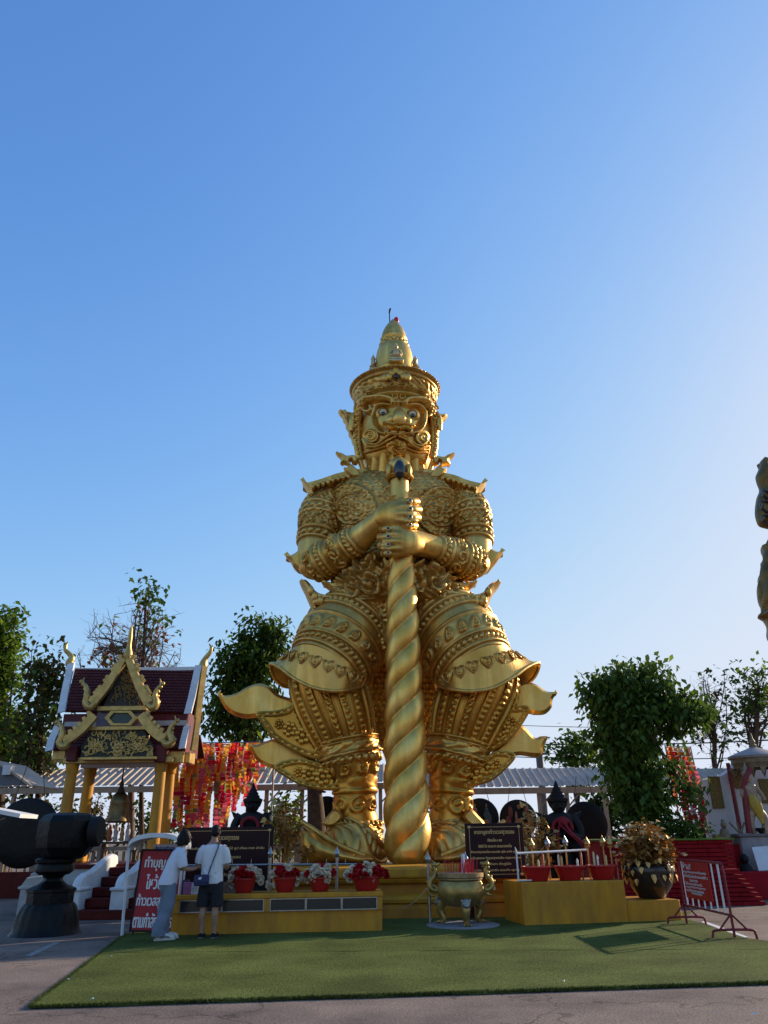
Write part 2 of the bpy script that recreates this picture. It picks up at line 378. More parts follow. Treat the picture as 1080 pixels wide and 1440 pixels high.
# --- arms
def up_arm_rel(g):
    h = np.where(g.t < .56, diamonds(g.s, g.l, .40, .08, .05), 0)
    for a in (.30, .60): h = np.maximum(h, ridge(g.t, a, .018, .06)); h = np.maximum(h, ridge(g.t, a + .11, .018, .06)); h = np.maximum(h, beads(g.s, g.l, (a + .055) * g.L, .085, .20, .07))
    return h
for sg, nodes in ((0, [(476, 694, 19.15, 14), (462, 704, 19.1, 25), (452, 724, 19.0, 29), (446, 755, 18.85, 26), (440, 785, 18.7, 22), (438, 800, 18.65, 18)]),
                  (1, [(634, 694, 19.15, 14), (649, 705, 19.1, 25), (659, 724, 19.0, 29), (665, 755, 18.85, 26), (668, 782, 18.7, 23), (668, 798, 18.65, 20)])):
    part('upper_arm', GOLD, lambda b: b.rings(loft(nodes, 110, 110, up_arm_rel)))
def fore_rel(g):
    h = np.zeros_like(g.l)
    for a in (.24, .52): h = np.maximum(h, bandbeads(g.s, g.l, a * g.L, .26, .13, .05))
    h = np.where((g.t > .30) & (g.t < .46), np.maximum(h, scroll(g.s, g.l, .38 * g.L, .34, .05)), h)
    h = np.where((g.t > .06) & (g.t < .20), np.maximum(h, scroll(g.s, g.l, .14 * g.L, .36, .055)), h)
    return h
FL = [(436, 806, 18.75, 15), (441, 798, 18.6, 23), (459, 786, 18.3, 25.5), (484, 771, 17.95, 22.5), (506, 756, 17.65, 18.5), (526, 740, 17.4, 16.5), (545, 726, 17.2, 16), (560, 719, 17.05, 15)]
FR = [(673, 803, 18.75, 15), (668, 796, 18.6, 23), (652, 787, 18.3, 25.5), (630, 778, 17.95, 21.5), (610, 770, 17.65, 17), (594, 766, 17.45, 17.5), (577, 763, 17.2, 19), (560, 762, 17.05, 17)]
part('forearm', GOLDS, lambda b: b.rings(loft(FL, 90, 120, fore_rel)))
part('forearm', GOLDS, lambda b: b.rings(loft(FR, 90, 120, fore_rel)))
# --- fists round the club: a back of the hand, a thumb and four bent fingers, with rings
def fist(cx, cy, s, tilt, rings_):
    b = MB()
    # back of the hand
    b.rings(loft([(cx - s * 26, cy + 4, 17.15, 14, .8), (cx - s * 14, cy + 1, 16.95, 19.5, .62), (cx, cy, 16.85, 21.5, .5), (cx + s * 11, cy - .5, 16.87, 21.5, .46), (cx + s * 17, cy - .5, 16.95, 19, .4)], 40, 26, lambda g: .05 * sm(.5 + .6 * np.cos((g.v - cy) * .62)) * sm(((g.u - cx) * s + 8) / 16)))
    b.build('hand', GOLDS, giant, smooth=60)
    for k in range(4):
        y = cy + (-16.5 + 11 * k) + tilt * k; r = (5.2, 5.8, 5.6, 4.6)[k]; e = (0, 2.5, 1.5, -2)[k]
        f = MB(); f.rings(loft([(cx + s * 8, y, 16.9, r * .95), (cx + s * 17, y - .5, 16.84, r * 1.05), (cx + s * (23 + e), y, 17.0, r), (cx + s * (26 + e), y + .8, 17.35, r * .95), (cx + s * (23 + e), y + 1.5, 17.7, r * .85), (cx + s * (16 + e), y + 2, 17.9, r * .7), (cx + s * (13 + e), y + 2, 17.95, r * .3)], 18, 30, lambda g: ridge(g.t, .33, .05, .02) + ridge(g.t, .36, .02, .012)))
        fo = f.build('finger', GOLDS, giant, smooth=60)
        if rings_:
            q = MB(); c = P(cx + s * 17, y - .3, 16.74); mp_ = MPP(c)
            q.lathe([(.3 * r * mp_, -.04), (.62 * r * mp_, -.04), (.66 * r * mp_, .02), (.5 * r * mp_, .08), (.3 * r * mp_, .08)], c, 14, M=Matrix.Rotation(PI / 2, 3, 'X'), caps=False)
            ro = q.build('ring', PALEG, giant)
            ge = MB(); ge.ball(c + np.array([0, -.05, 0]), (r * mp_ * .42, .07, r * mp_ * .42), 10, 6); ge.build('gem', BLACKG, giant)
    t = MB(); t.rings(loft([(cx - s * 8, cy - 19, 17.1, 6), (cx + s * 2, cy - 22, 17.3, 6.2), (cx + s * 10, cy - 22, 17.6, 5.2), (cx + s * 15, cy - 20, 17.8, 3.5), (cx + s * 17, cy - 19, 17.85, 1.2)], 16, 18)); t.build('thumb', GOLDS, giant, smooth=60)
fist(560, 722, 1, .2, True)
fist(563, 761, -1, .3, True)

# --- club
STX = lambda v: 561 + (v - 660) / 548 * 12.5
def club(b):
    vs_ = [655, 690, 720, 790, 800, 840, 934, 1030, 1123, 1170, 1195, 1206, 1211, 1215]; rr = [12.5, 13, 14.5, 17.5, 18, 21.5, 25, 28.5, 32, 33, 32, 29.5, 26, 22]
    z = []; R = []; X = []
    for v, r in zip(vs_, rr): p = P(STX(v), v, 17.3); z.append(p[2]); R.append(r * MPP(p)); X.append(p[0])
    zz = np.linspace(z[0], z[-1], 420); R = np.interp(zz, z[::-1], R[::-1]); X = np.interp(zz, z[::-1], X[::-1])
    ph = np.arange(96) * 2 * PI / 96
    Z0 = P(565, 787, 17.3)[2]; tw = np.where(zz < Z0, (Z0 - zz) * 3.5 * (1 - .08 * (Z0 - zz) / 7), 0)
    a = 1.5 * (ph[None] + tw[:, None]); lob = np.abs(np.sin(a)) ** .6
    on = sm((Z0 + .1 - zz) / .4)[:, None]
    r = R[:, None] * (1 + on * (.03 - .21 + .21 * lob))
    rg = np.stack([X[:, None] + r * np.cos(ph), 17.3 + r * np.sin(ph), np.repeat(zz[:, None], 96, 1)], -1)
    b.rings(rg[::-1])
part('club', GOLDS, club, 75)
def knob(b):
    p = P(561, 668, 17.3); m_ = MPP(p); pr = [(10, -12), (12.5, -8), (15, -2), (17, 3), (16, 5), (14, 6), (15, 11), (16, 17), (14.5, 24), (10, 31), (4.5, 37), (.6, 40)]
    b.lathe([(x * m_, y * m_ * .74) for x, y in pr], p, 30, mod=lambda R, Z, ph: R * (1 + .07 * np.abs(np.sin(3 * ph)) * (Z > .05)))
kn = part('club_knob', GOLDS, knob)
def gemf(b): b.ball(P(562, 660, 16.98), (.15, .12, .26), 16, 10)
part('gem', BLACKG, gemf)
for gx in (545, 577):
    part('knob_petal', GOLDS, lambda b: b.ball(P(gx + (2 if gx < 560 else -2), 662, 17.1), (.08, .12, .2), 10, 8))
p_ = P(562, 673, 17.3); part('club_ring', GOLDD, lambda b: b.lathe([(.29, -.07), (.35, -.04), (.365, .01), (.33, .06), (.29, .06)], p_, 30, caps=False))

# --- neck, collar and shoulder tips
part('neck', GOLDS, lambda b: b.rings(loft([(556, 688, 19.0, 46, .7), (556, 672, 18.95, 40, .8), (556, 655, 18.85, 36, .85), (556, 640, 18.8, 35, .85), (556, 620, 18.8, 34, .85)], 140, 40, lambda g: .10 * np.abs(np.sin(g.phi * 7 + .35 * np.sin(g.t * 5)))**.7)))
def collar_rel(g): return np.maximum(ridge(g.t, .93, .07, .05), .05 * np.abs(np.sin(g.phi * 26)) * (g.t > .3) * (g.t < .85))
cz = P(555, 681, 19.2)[2]
def collar(b):
    ph = np.linspace(0, 2 * PI, 160, endpoint=False); rg = []
    for t in np.linspace(0, 1, 14):
        rx = .78 + .85 * t; ry = .60 + .22 * t; zz = cz + .10 - .28 * t ** 1.5 + .03 * np.abs(np.sin(ph * 20)) * (t > .5)
        rg.append(np.stack([P(555, 672, 19.2)[0] + rx * np.cos(ph), 19.1 + ry * np.sin(ph), zz + .02 * np.cos(ph * 40) * t], -1))
    low = [q - np.array([0, 0, .12]) for q in rg[::-1]]
    b.rings(rg + low, True, False, False)
part('collar', GOLD, collar)
ol = [(425, 680), (431, 683), (440, 681.5), (455, 677), (472, 671), (490, 667), (515, 664), (520, 676), (490, 681), (465, 687), (448, 692), (441, 704), (436, 696)]
orr = [(683, 681), (677, 684), (668, 682.5), (655, 679), (640, 673), (622, 669), (597, 664), (592, 676), (622, 682), (645, 689), (660, 694), (668, 706), (672, 697)]
for o_ in (ol, orr):
    def wing(b):
        q = pl(o_, 18.85, 4); b.plate(q, (0, -1, 0), .7, .07)
        top = [P(p[0], p[1] + 3.5, 18.5) for p in o_[2:6]]
        for c in resample(crom(np.array(top), 6), .15): b.ball(c, (.06, .08, .085), 8, 6)
    part('shoulder_flange', GOLD, wing, 35)
kan = [(65, 745), (112, 748), (150, 768), (205, 763), (238, 795), (222, 826), (190, 822), (183, 800), (172, 822), (205, 850), (240, 880), (262, 925), (190, 935), (150, 900), (125, 862), (150, 858), (165, 838), (130, 826), (100, 822), (112, 800)]
for mir in (0, 1):
    q = [(460 + x / 5.4, 500 + y / 5.4) for x, y in kan]
    if mir: q = [(2 * 555.8 - x, y + 1.5) for x, y in q]
    part('shoulder_flame', GOLD, lambda b: b.plate(pl(q, 18.55, 3), (0, -1, 0), .30, .05), 35)
# elbow flames
for mir in (0, 1):
    q = [(401, 781), (409, 783), (420, 776), (428, 764), (436, 770), (436, 800), (424, 806), (414, 800), (409, 791)]
    if mir: q = [(708, 775), (700, 778), (689, 772), (681, 762), (674, 768), (672, 800), (684, 806), (694, 796), (701, 787)]
    part('elbow_flame', GOLDS, lambda b: b.plate(pl(q, 18.75, 4), (0, -1, 0), .5, .08), 35)

# --- belt and its wings
def belt_rel(g):
    h = .05 + scroll(g.s, g.l, .25 * g.L, .52, .16, 8) + scroll(g.s + .26, g.l, .62 * g.L, .56, .18, 8)
    h += .07 * np.sin(g.s * 13 + 3 * np.sin(g.l * 9)) * np.sin(g.l * 17)
    return h * sm(g.t / .06) * sm((1 - g.t) / .08)
part('belt', GOLD, lambda b: b.rings(loft([(560, 870, 18.85, 80, .93), (559, 854, 18.9, 85, .93), (558, 834, 19.0, 82, .90), (558, 813, 19.15, 73, .82)], 260, 70, belt_rel)), 60)
wl = [(422, 821), (430, 818.5), (437, 824), (447, 836), (463, 840), (480, 838), (503, 832), (508, 846), (480, 851), (462, 851), (452, 856), (445, 866), (440, 860), (434, 848), (428, 834)]
wr = [(703, 822.5), (695, 821), (686, 826), (678, 836), (665, 839), (640, 835), (612, 832), (610, 848), (640, 851), (660, 853), (670, 857), (680, 865), (684, 859), (688, 847), (694, 834)]
for o_ in (wl, wr):
    def bw(b):
        b.plate(pl(o_, 18.3, 4), (0, -1, 0), .9, .09)
        for c in resample(crom(np.array([P(*p[:2], 17.83) for p in o_[2:7]]), 6), .2): b.ball(c - np.array([0, 0, .12]), (.085, .1, .13), 8, 6)
        for c in resample(crom(np.array([P(p[0], p[1] + 7, 17.84) for p in o_[3:7]]), 6), .24): b.ball(c - np.array([0, 0, .05]), (.13, .08, .10), 8, 6)
    part('belt_wing', GOLD, bw, 35)
ul = [(452, 819), (470, 821), (490, 817), (505, 806), (512, 826), (490, 836), (468, 832)]
for mir in (0, 1):
    q = ul if not mir else [(2 * 559 - x + 5, y) for x, y in ul]
    part('belt_leaf', GOLD, lambda b: b.plate(pl(q, 18.6, 4), (0, -1, 0), .5, .07), 35)
# hanging ornaments beside the club
def scroll_plate(pts, Y, th, seed, n_sc, rr):
    def f(b):
        b.plate(pl(pts, Y, 1), (0, -1, 0), th, .03); r_ = random.Random(seed); us = [p[0] for p in pts]; vs2 = [p[1] for p in pts]
        for i in range(n_sc):
            u, v = r_.uniform(min(us) + 3, max(us) - 3), r_.uniform(min(vs2) + 3, max(vs2) - 3); c = P(u, v, Y - th / 2 - .02); t = np.linspace(0, 1, 12); a = t * 7 + r_.uniform(0, 6); R = rr * (1 - .8 * t)
            b.tube(np.stack([c[0] + R * np.cos(a), c[1] - .05 * t, c[2] + R * np.sin(a)], -1), .035, 5)
    return f
part('belt_pendant', GOLD, scroll_plate([(594, 838), (640, 838), (634, 868), (612, 866), (594, 860)], 18.05, .3, 3, 22, .16))
part('belt_pendant', GOLD, scroll_plate([(484, 838), (548, 838), (547, 872), (530, 868), (512, 862), (496, 856)], 18.0, .3, 4, 30, .17))
for u_, s_ in ((541, 1), (597, -1)):
    def curl(b, u=u_, s=s_):
        t = np.linspace(0, 1, 24); c = P(u, 876, 17.95)
        b.tube(np.stack([c[0] - s * .12 * np.sin(t * PI), c[1] + 0 * t, c[2] + .75 - 1.4 * t], -1), .10 + .05 * np.sin(t * PI), 10)
        for k in range(7): b.ball(c + np.array([-s * .22 * math.sin((k + .5) / 7 * PI), -.12, .55 - .18 * k]), .075, 8, 6)
    part('sash', GOLD, curl)
# groin panel and back cloth
def cloth_rel(g):
    a = np.mod(g.u / 9 + .5 * np.mod(np.floor(g.v / 8), 2), 1) - .5; b_ = np.mod(g.v / 8, 1) - .5
    return .05 * sm((.5 - np.hypot(a, b_)) / .2)
part('hip', GOLD, lambda b: b.rings(loft([(562, 850, 19.3, 62, .7), (562, 880, 19.3, 66, .7), (564, 905, 19.35, 52, .7), (566, 925, 19.4, 36, .6), (567, 938, 19.4, 14, .6)], 110, 60, lambda g: squares(g.u * .021, g.v * .021, .42, .03))))
cl = [(506, 905), (630, 905), (628, 950), (640, 985), (628, 1020), (600, 1050), (585, 1085), (566, 1110), (548, 1085), (535, 1050), (512, 1020), (500, 985), (510, 950)]
def backcloth(b):
    b.plate(pl(cl, 20.0, 3), (0, -1, 0), .35, .06)
    rings_ = []
    for v in np.linspace(915, 1085, 80):
        hw = np.interp(v, [915, 950, 985, 1020, 1050, 1085], [54, 52, 60, 50, 27, 12]); rings_.append([P(567 + x * hw, v, 19.8 - .12 * (1 - x * x)) for x in np.linspace(-.92, .92, 70)])
    S = np.array(rings_); u, v = UV(S); g = Grid(); g.u, g.v = u, v; S[..., 1] -= cloth_rel(g); b.rings(S, False)
    for s in (-1, 1):
        ln = np.array([P(567 + s * 1.0 * np.interp(v, [915, 950, 985, 1020, 1050, 1085], [54, 52, 60, 50, 27, 12]) - s * 6, v, 19.72) for v in np.linspace(915, 1080, 30)])
        b.tube(ln + np.array([-.09, 0, 0]), .045, 6); b.tube(ln + np.array([.09, 0, 0]), .045, 6)
        for c in resample(ln, .17): b.ball(c, .06, 7, 5)
part('back_cloth', GOLDD, backcloth)

# --- legs
def thigh_rel(g):
    h = np.where(g.t < .44, squares(g.s, g.l + .15, .55, .045), 0)
    h = np.maximum(h, bandbeads(g.s, g.l, .485 * g.L, .27, .155, .06))
    h = np.maximum(h, bandbeads(g.s, g.l, .90 * g.L, .27, .155, .06))
    h = np.maximum(h, ridge(g.t, .655, .012, .04)); h = np.where((g.t > .67) & (g.t < .83), np.maximum(h, hearts(g.s, -g.l, -.75 * g.L, .36, .045)), h)
    return h
def hem(b, nodesend, ctrl):
    c0, r0, T, k = nodesend
    B = np.array([0, -1.0, 0]); B = B - T * B.dot(T); B /= np.linalg.norm(B); A = np.cross(B, T)
    ct = crom(np.array([P(*c) for c in ctrl]), 8, True); n = len(ct)
    ph0 = PI  # outer left first
    return ct
LEG = []
def thigh(nodes, ctrl, phs, flip):
    S = loft(nodes, 240, 190, thigh_rel)
    b = MB(); b.rings(S); b.build('thigh', GOLD, giant, smooth=60)
    # flared hem flap: ruled from the last band out to the curled edge
    ring = loft(nodes, 96, 60)[-4]
    ct = crom(np.array([P(*c) for c in ctrl]), 96 // len(ctrl), True)
    # match the start of both loops by the point furthest out, and the direction
    i0 = int(np.argmin(np.linalg.norm(ring - ct[0], axis=1))); ring = np.roll(ring, -i0, 0)
    if np.linalg.norm(ring[24] - ct[24]) > np.linalg.norm(ring[-24] - ct[24]): ring = np.roll(ring[::-1], 1, 0)
    b = MB(); rg = []
    ctr = ring.mean(0)
    ax = ct.mean(0) - ctr; ax /= np.linalg.norm(ax)
    for t in np.linspace(0, 1, 16):
        base = ring * (1 - t) + ct * t; e = t ** 1.7                # stay close to the thigh first, then flare
        rg.append(base * .55 + .45 * (ring + (ct - ring) * e + ax * 0))
    inner = [q * .985 + q.mean(0) * .015 for q in rg[::-1]]
    s_ = MB(); s_.rings(np.array(rg + inner), True, False, False)
    # heart bosses on the flap and a thin moulding along its edge
    F = np.array(rg)
    for j in range(0, 96, 6):
        c = F[8, j]; n = c - ctr - ax * np.dot(c - ctr, ax); n /= np.linalg.norm(n); d = F[10, j] - F[6, j]; d /= np.linalg.norm(d); n = n - d * n.dot(d); n /= np.linalg.norm(n); x = np.cross(d, n)
        s_.ball(c + n * .005, (.10, .03, .12), 10, 6, R=np.stack([x, n, d], 1)); s_.ball(c + n * .025, (.05, .03, .05), 8, 6, R=np.stack([x, n, d], 1))
        t = np.linspace(0, 2 * PI, 17); hs = np.stack([.16 * np.sin(t) ** 3, .13 * np.cos(t) - .05 * np.cos(2 * t) - .02 * np.cos(3 * t)], -1)
        s_.tube(np.array([c + n * .035 + x * a - d * bb for a, bb in hs]), .02, 5, False)
    s_.tube(np.r_[ct, ct[:1]], .045, 7, False)
    s_.build('thigh_flap', GOLD, giant, smooth=60)
thigh([(524, 856, 19.15, 42), (504, 876, 18.8, 57.5), (481, 903, 18.4, 62), (464, 930, 18.15, 56), (456, 942, 18.05, 53)],
      [(380, 934, 18.4), (394, 939, 17.95), (412, 953, 17.6), (438, 966, 17.35), (462, 971, 17.25), (484, 971, 17.35), (506, 965, 17.9), (512, 950, 18.6), (492, 948, 19.1), (446, 952, 19.2), (408, 966, 19.05), (388, 956, 18.8)], 0, 1)
thigh([(602, 856, 19.15, 42), (621, 876, 18.8, 57.5), (645, 903, 18.4, 62), (663, 930, 18.15, 56), (671, 942, 18.05, 53)],
      [(758, 933, 18.4), (742, 938, 17.95), (722, 952, 17.6), (694, 967, 17.35), (664, 972, 17.25), (640, 970, 17.35), (618, 964, 17.9), (612, 950, 18.6), (632, 948, 19.1), (678, 952, 19.2), (714, 972, 19.05), (748, 956, 18.8)], 0, 0)
def shin_rel(g):
    sp = 2 * PI / 16; k = np.mod(g.phi + .1, sp) - sp / 2; w_ = .075
    h = np.where(np.abs(k) < w_, .035, 0); h = np.maximum(h, np.where(np.abs(np.abs(k) - w_) < .018, .055, 0))
    hb = np.where(np.abs(k) < .05, beads(g.l, k * g.r, 0, .055, .13, .045) + .03, 0)
    return np.maximum(h, hb) + .10 * np.sin(np.clip(g.t, 0, 1) * PI)
def gart_rel(g):
    h = np.maximum(bandbeads(g.s, g.l, .86 * g.L, .26, .19, .07), ridge(g.t, .08, .06, .08))
    h = np.maximum(h, ridge(g.t, .2, .04, .05)); return h + .035 * sm(.5 + .9 * np.sin(g.s * 11 + 2 * np.sin(g.l * 9)) * np.sin(g.l * 13)) * (g.t > .25) * (g.t < .7)
def calf_rel(g):
    h = hearts(g.s, -g.l, -.20 * g.L, .42, .05) * (g.t < .32)
    h += .035 * scroll(g.s, g.l, .72 * g.L, .42, 1, 7) * (g.t > .55)
    return h + ridge(g.t, .52, .03, .04) + .02 * sm(.5 + .9 * np.sin(g.s * 9 + 2 * np.sin(g.l * 8)) * np.sin(g.l * 10)) * (g.t > .34) * (g.t < .5)
def boot_rel(g):
    h = .04 * sm(.5 + .9 * np.sin(g.s * 16 + 3 * np.sin(g.l * 11)) * np.sin(g.l * 19 + 2 * np.sin(g.s * 9)))
    q = g.l - (.62 + .22 * np.sin(g.phi * 2 + .4)) * g.L
    h = np.maximum(h, ridge(q, -.10, .04, .07)); h = np.maximum(h, ridge(q, .10, .04, .07)); h = np.where(np.abs(q) < .07, beads(g.s, q, 0, .05, .12, .06), h)
    return np.maximum(h, bandbeads(g.s, g.l, .07 * g.L, .22, .14, .055))
for s in (-1, 1):
    X = (lambda u: u) if s < 0 else (lambda u: 2 * 566.5 - u)
    xs = 0 if s < 0 else 3
    part('shin_guard', GOLDD, lambda b: b.rings(loft([(X(455) + xs * 1.3, 946, 18.6, 47), (X(461) + xs, 968, 18.55, 48), (X(474), 1005, 18.5, 44), (X(484), 1035, 18.5, 40.5), (X(490), 1056, 18.5, 38)], 230, 90, shin_rel)), 60)
    part('garter', GOLDS, lambda b: b.rings(loft([(X(487), 1040, 18.5, 42), (X(489), 1052, 18.5, 43), (X(492), 1068, 18.5, 42), (X(493), 1076, 18.5, 40)], 150, 44, gart_rel)), 60)
    part('calf', GOLDD, lambda b: b.rings(loft([(X(492), 1066, 18.5, 38), (X(497), 1088, 18.5, 33.5), (X(499), 1115, 18.5, 30), (X(499), 1140, 18.5, 29), (X(503), 1160, 18.5, 30)], 120, 80, calf_rel)), 60)
    part('boot', GOLD, lambda b: b.rings(loft([(X(505), 1152, 18.5, 31.5), (X(504), 1165, 18.5, 33, 1.05), (X(500), 1182, 18.4, 40, 1.1), (X(497), 1197, 18.3, 46, 1.1), (X(496), 1209, 18.3, 48, 1.1)], 170, 80, boot_rel)), 60)
    def toe(b):
        secs = []
        for u, top, Y, dep in ((424.5, 1157, 17.75, .12), (426, 1158, 17.75, .34), (432, 1161.5, 17.75, .56), (442, 1168, 17.75, .68), (455, 1176, 17.78, .7), (470, 1184, 17.82, .8), (486, 1192, 17.9, .9), (505, 1199, 18.0, 1.0), (525, 1203, 18.1, .8)):
            pt = P(X(u), top, Y); pb = P(X(u + (427 - u) * .0), 1210, Y); zb = 1.0; c = (pt[2] + zb) / 2; hh = (pt[2] - zb) / 2; ph = np.linspace(0, 2 * PI, 30, endpoint=False)
            y = np.sign(np.cos(ph)) * np.abs(np.cos(ph)) ** .8 * dep; z_ = np.sign(np.sin(ph)) * np.abs(np.sin(ph)) ** .9 * hh
            lean = (np.clip((z_ + hh) / (2 * hh), 0, 1) - 1) * .0
            secs.append(np.stack([np.full(30, pt[0]) + lean, Y + y, c + z_], -1))
        b.rings(secs if s > 0 else secs)
    part('toe', GOLDS, toe, 60)
    part('boot_edge', GOLD, lambda b: [b.tube(np.array([P(X(u), v, Y) for u, v, Y in ((424, 1155, 17.75), (440, 1165, 17.55), (460, 1179, 17.3), (485, 1192, 17.2), (512, 1203, 17.3))]), .05, 8)])
    part('boot_crest', GOLD, lambda b: b.plate(pl([(X(473), 1160), (X(482), 1150), (X(478), 1141), (X(470), 1138), (X(461), 1147), (X(452), 1158), (X(462), 1163)], 18.0, 3), (0, -1, 0), .3, .05))

# --- flame-shaped wings on the outside of the legs
def flame_wing(out, leaf, Y, fl):
    def f(b):
        b.plate(pl(out, Y, 5), (.1 * fl, -1, 0), .36, .07)
    part('leg_flame', GOLDS, f, 35)
    def lf(b):
        b.plate(pl(leaf, Y - .22, 4), (.1 * fl, -1, 0), .4, .05)
        ln = pl(leaf, Y - .46, 8, True); c0 = ln.mean(0)
        for k, sc in enumerate((.97, .80)): q = c0 + (ln - c0) * sc; b.tube(np.r_[q, q[:1]], .045, 6, False)
        q = c0 + (ln - c0) * .885; q = np.r_[q, q[:1]]
        for c in resample(q, .17): b.ball(c, (.065, .05, .065), 7, 5)
        for k, q_ in enumerate((-.42, -.02, .30)):
            c = c0 + (ln[0] - c0) * q_ + np.array([0, -.03, 0]); R_ = (.17, .15, .10)[k]
            for a in range(7): b.ball(c + np.array([R_ * .8 * math.cos(a * 2 * PI / 7), 0, R_ * .8 * math.sin(a * 2 * PI / 7)]), (R_ * .42, .045, R_ * .42), 7, 5)
            b.ball(c + np.array([0, -.03, 0]), (R_ * .4, .06, R_ * .4), 8, 6)
    part('leg_leaf', GOLDD, lf, 40)
flame_wing([(307, 974), (316, 979), (332, 976), (350, 966), (366, 962), (380, 967), (391, 977), (420, 990), (430, 1030), (400, 1030), (366, 1010), (346, 1010), (328, 1005), (315, 994)],
           [(361, 1003), (385, 1001), (405, 996), (425, 985), (455, 1040), (452, 1066), (430, 1062), (404, 1050), (382, 1034), (370, 1016)], 18.7, 1)
flame_wing([(350, 1045), (360, 1048), (374, 1043), (386, 1040), (400, 1046), (430, 1062), (450, 1075), (430, 1090), (400, 1083), (378, 1079), (362, 1070), (354, 1057)],
           [(386, 1079), (402, 1071), (425, 1069), (452, 1076), (484, 1090), (480, 1108), (452, 1109), (424, 1103), (402, 1091)], 18.6, 1)
flame_wing([(784, 973.5), (776, 974), (766, 972), (755, 964), (742, 960), (728, 964), (718, 975), (700, 990), (694, 1030), (716, 1030), (738, 1005), (752, 1005), (766, 1004), (775, 996), (777, 984)],
           [(744, 996), (728, 994), (714, 993), (694, 1000), (680, 1046), (680, 1060), (696, 1052), (714, 1040), (730, 1022)], 18.7, -1)
flame_wing([(770, 1037), (760, 1036), (752, 1038), (742, 1028), (731, 1019), (722, 1022), (712, 1040), (690, 1060), (690, 1075), (712, 1066), (730, 1062), (748, 1064), (761, 1063), (764, 1050)],
           [(724, 1063), (706, 1057), (694, 1060), (676, 1072), (650, 1090), (650, 1104), (682, 1100), (704, 1086)], 18.6, -1)

# --- head
FY = 18.08
HX = P(556, 600, 19.0)[0]
def zf(v): return P(556, v, FY)[2]
hz = [(zf(648), .30, .55), (zf(645), .68, .78), (zf(640), .86, .90), (zf(628), .95, .96), (zf(605), 1.02, 1.0), (zf(583), 1.04, .97), (zf(565), 1.04, .95), (zf(550), 1.03, .93), (zf(535), 1.0, .9)]
def head_rel(g):
    u, v = g.u, g.v; fr = g.P[..., 1] < 18.75
    def rp(pts, wd, h): d = polydist(u, v, pts); return np.where(d < wd, h * np.sqrt(np.clip(1 - (d / wd) ** 2, 0, 1)), 0)
    Z = lambda pts: [(460 + x / 5.4, 500 + y / 5.4) for x, y in pts]
    h = np.zeros_like(u)
    # muzzle disc, eye sockets, cheeks
    muz = np.hypot((u - 559) / 33, (v - 592) / 22); h += .16 * sm((1.0 - muz) / .35)
    for ex, ey in ((538.7, 581.5), (580.2, 584)): h -= .16 * sm((1 - np.hypot((u - ex) / 11, (v - ey) / 7.5)) / .5)
    for pts in ([(360, 470), (372, 540), (410, 590), (450, 605)], [(725, 440), (720, 520), (690, 575), (610, 605)], [(360, 470), (385, 400), (440, 385), (500, 400)], [(725, 440), (690, 395), (640, 385), (585, 400)]): h = np.maximum(h, rp(Z(crom(pts, 5)), 1.9, .17))
    # brows
    for pts in ([(285, 370), (320, 345), (370, 340), (430, 340), (490, 360), (505, 385)], [(745, 390), (730, 365), (690, 350), (640, 352), (600, 362), (580, 385)]): h = np.maximum(h, rp(Z(crom(pts, 5)), 4.2, .27))
    for pts in ([(290, 380), (300, 420), (330, 440), (355, 425), (350, 400)], [(760, 400), (765, 430), (745, 470)]): h = np.maximum(h, rp(Z(crom(pts, 5)), 2.6, .2))
    # forehead curls
    for cx in (515, 572): h = np.maximum(h, ridge(np.hypot(u - (460 + cx / 5.4), v - (500 + 318 / 5.4)), 3.6, 1.3, .08))
    h = np.maximum(h, rp(Z([(500, 350), (545, 365), (590, 350)]), 1.6, .09))
    # mouth: upper lip, tusk roots, chin rolls
    h = np.maximum(h, rp(Z(crom([(450, 535), (500, 548), (540, 540), (590, 548), (630, 560)], 5)), 3.0, .30))
    h -= .12 * sm((1 - np.hypot((u - 559.5) / 15, (v - 607.5) / 3.2)) / .4)
    for k in range(8): h = np.maximum(h, np.where((np.abs(u - (547 + k * 3.6)) < 1.6) & (np.abs(v - 608) < 3.4), .10, -9))
    h = np.maximum(h, rp(Z(crom([(455, 595), (530, 612), (610, 600)], 5)), 2.2, .2))
    for pts in ([(330, 670), (390, 680), (440, 640), (480, 610), (530, 605)], [(300, 640), (330, 690), (400, 695), (470, 650), (520, 625)], [(530, 605), (590, 625), (640, 670), (690, 690), (735, 650)], [(545, 625), (600, 650), (640, 690), (690, 712), (740, 690)]): h = np.maximum(h, rp(Z(crom(pts, 5)), 2.2, .17))
    for pts in ([(300, 735), (380, 715), (460, 690)], [(590, 700), (660, 730), (740, 735)], [(310, 700), (380, 700), (450, 670)], [(610, 680), (680, 715), (745, 715)]): h = np.maximum(h, rp(Z(crom(pts, 5)), 1.8, .10))
    # cheek swirls
    for cx, cy in ((345, 615), (712, 625)):
        a, b_ = u - (460 + cx / 5.4), v - (500 + cy / 5.4); r = np.hypot(a, b_); th = np.arctan2(b_, a)
        h = np.where(r < 10, np.maximum(h, .07 + .045 * sm(.5 + .9 * np.cos(th + r * 1.1))), h)
    # chin medallion
    d = np.hypot((u - 557.5) / 13, (v - 630) / 9.5); th = np.arctan2(v - 630, u - 557.5); h = np.where(d < 1, np.maximum(h, .13 + .06 * sm(.5 + .9 * np.cos(5 * th + d * 9))), h)
    return np.where(fr, h, 0) * sm((18.75 - g.P[..., 1]) / .2)
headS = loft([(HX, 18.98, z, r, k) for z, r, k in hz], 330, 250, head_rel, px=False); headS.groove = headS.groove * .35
part('head', GOLDS, lambda b: b.rings(headS), 60)
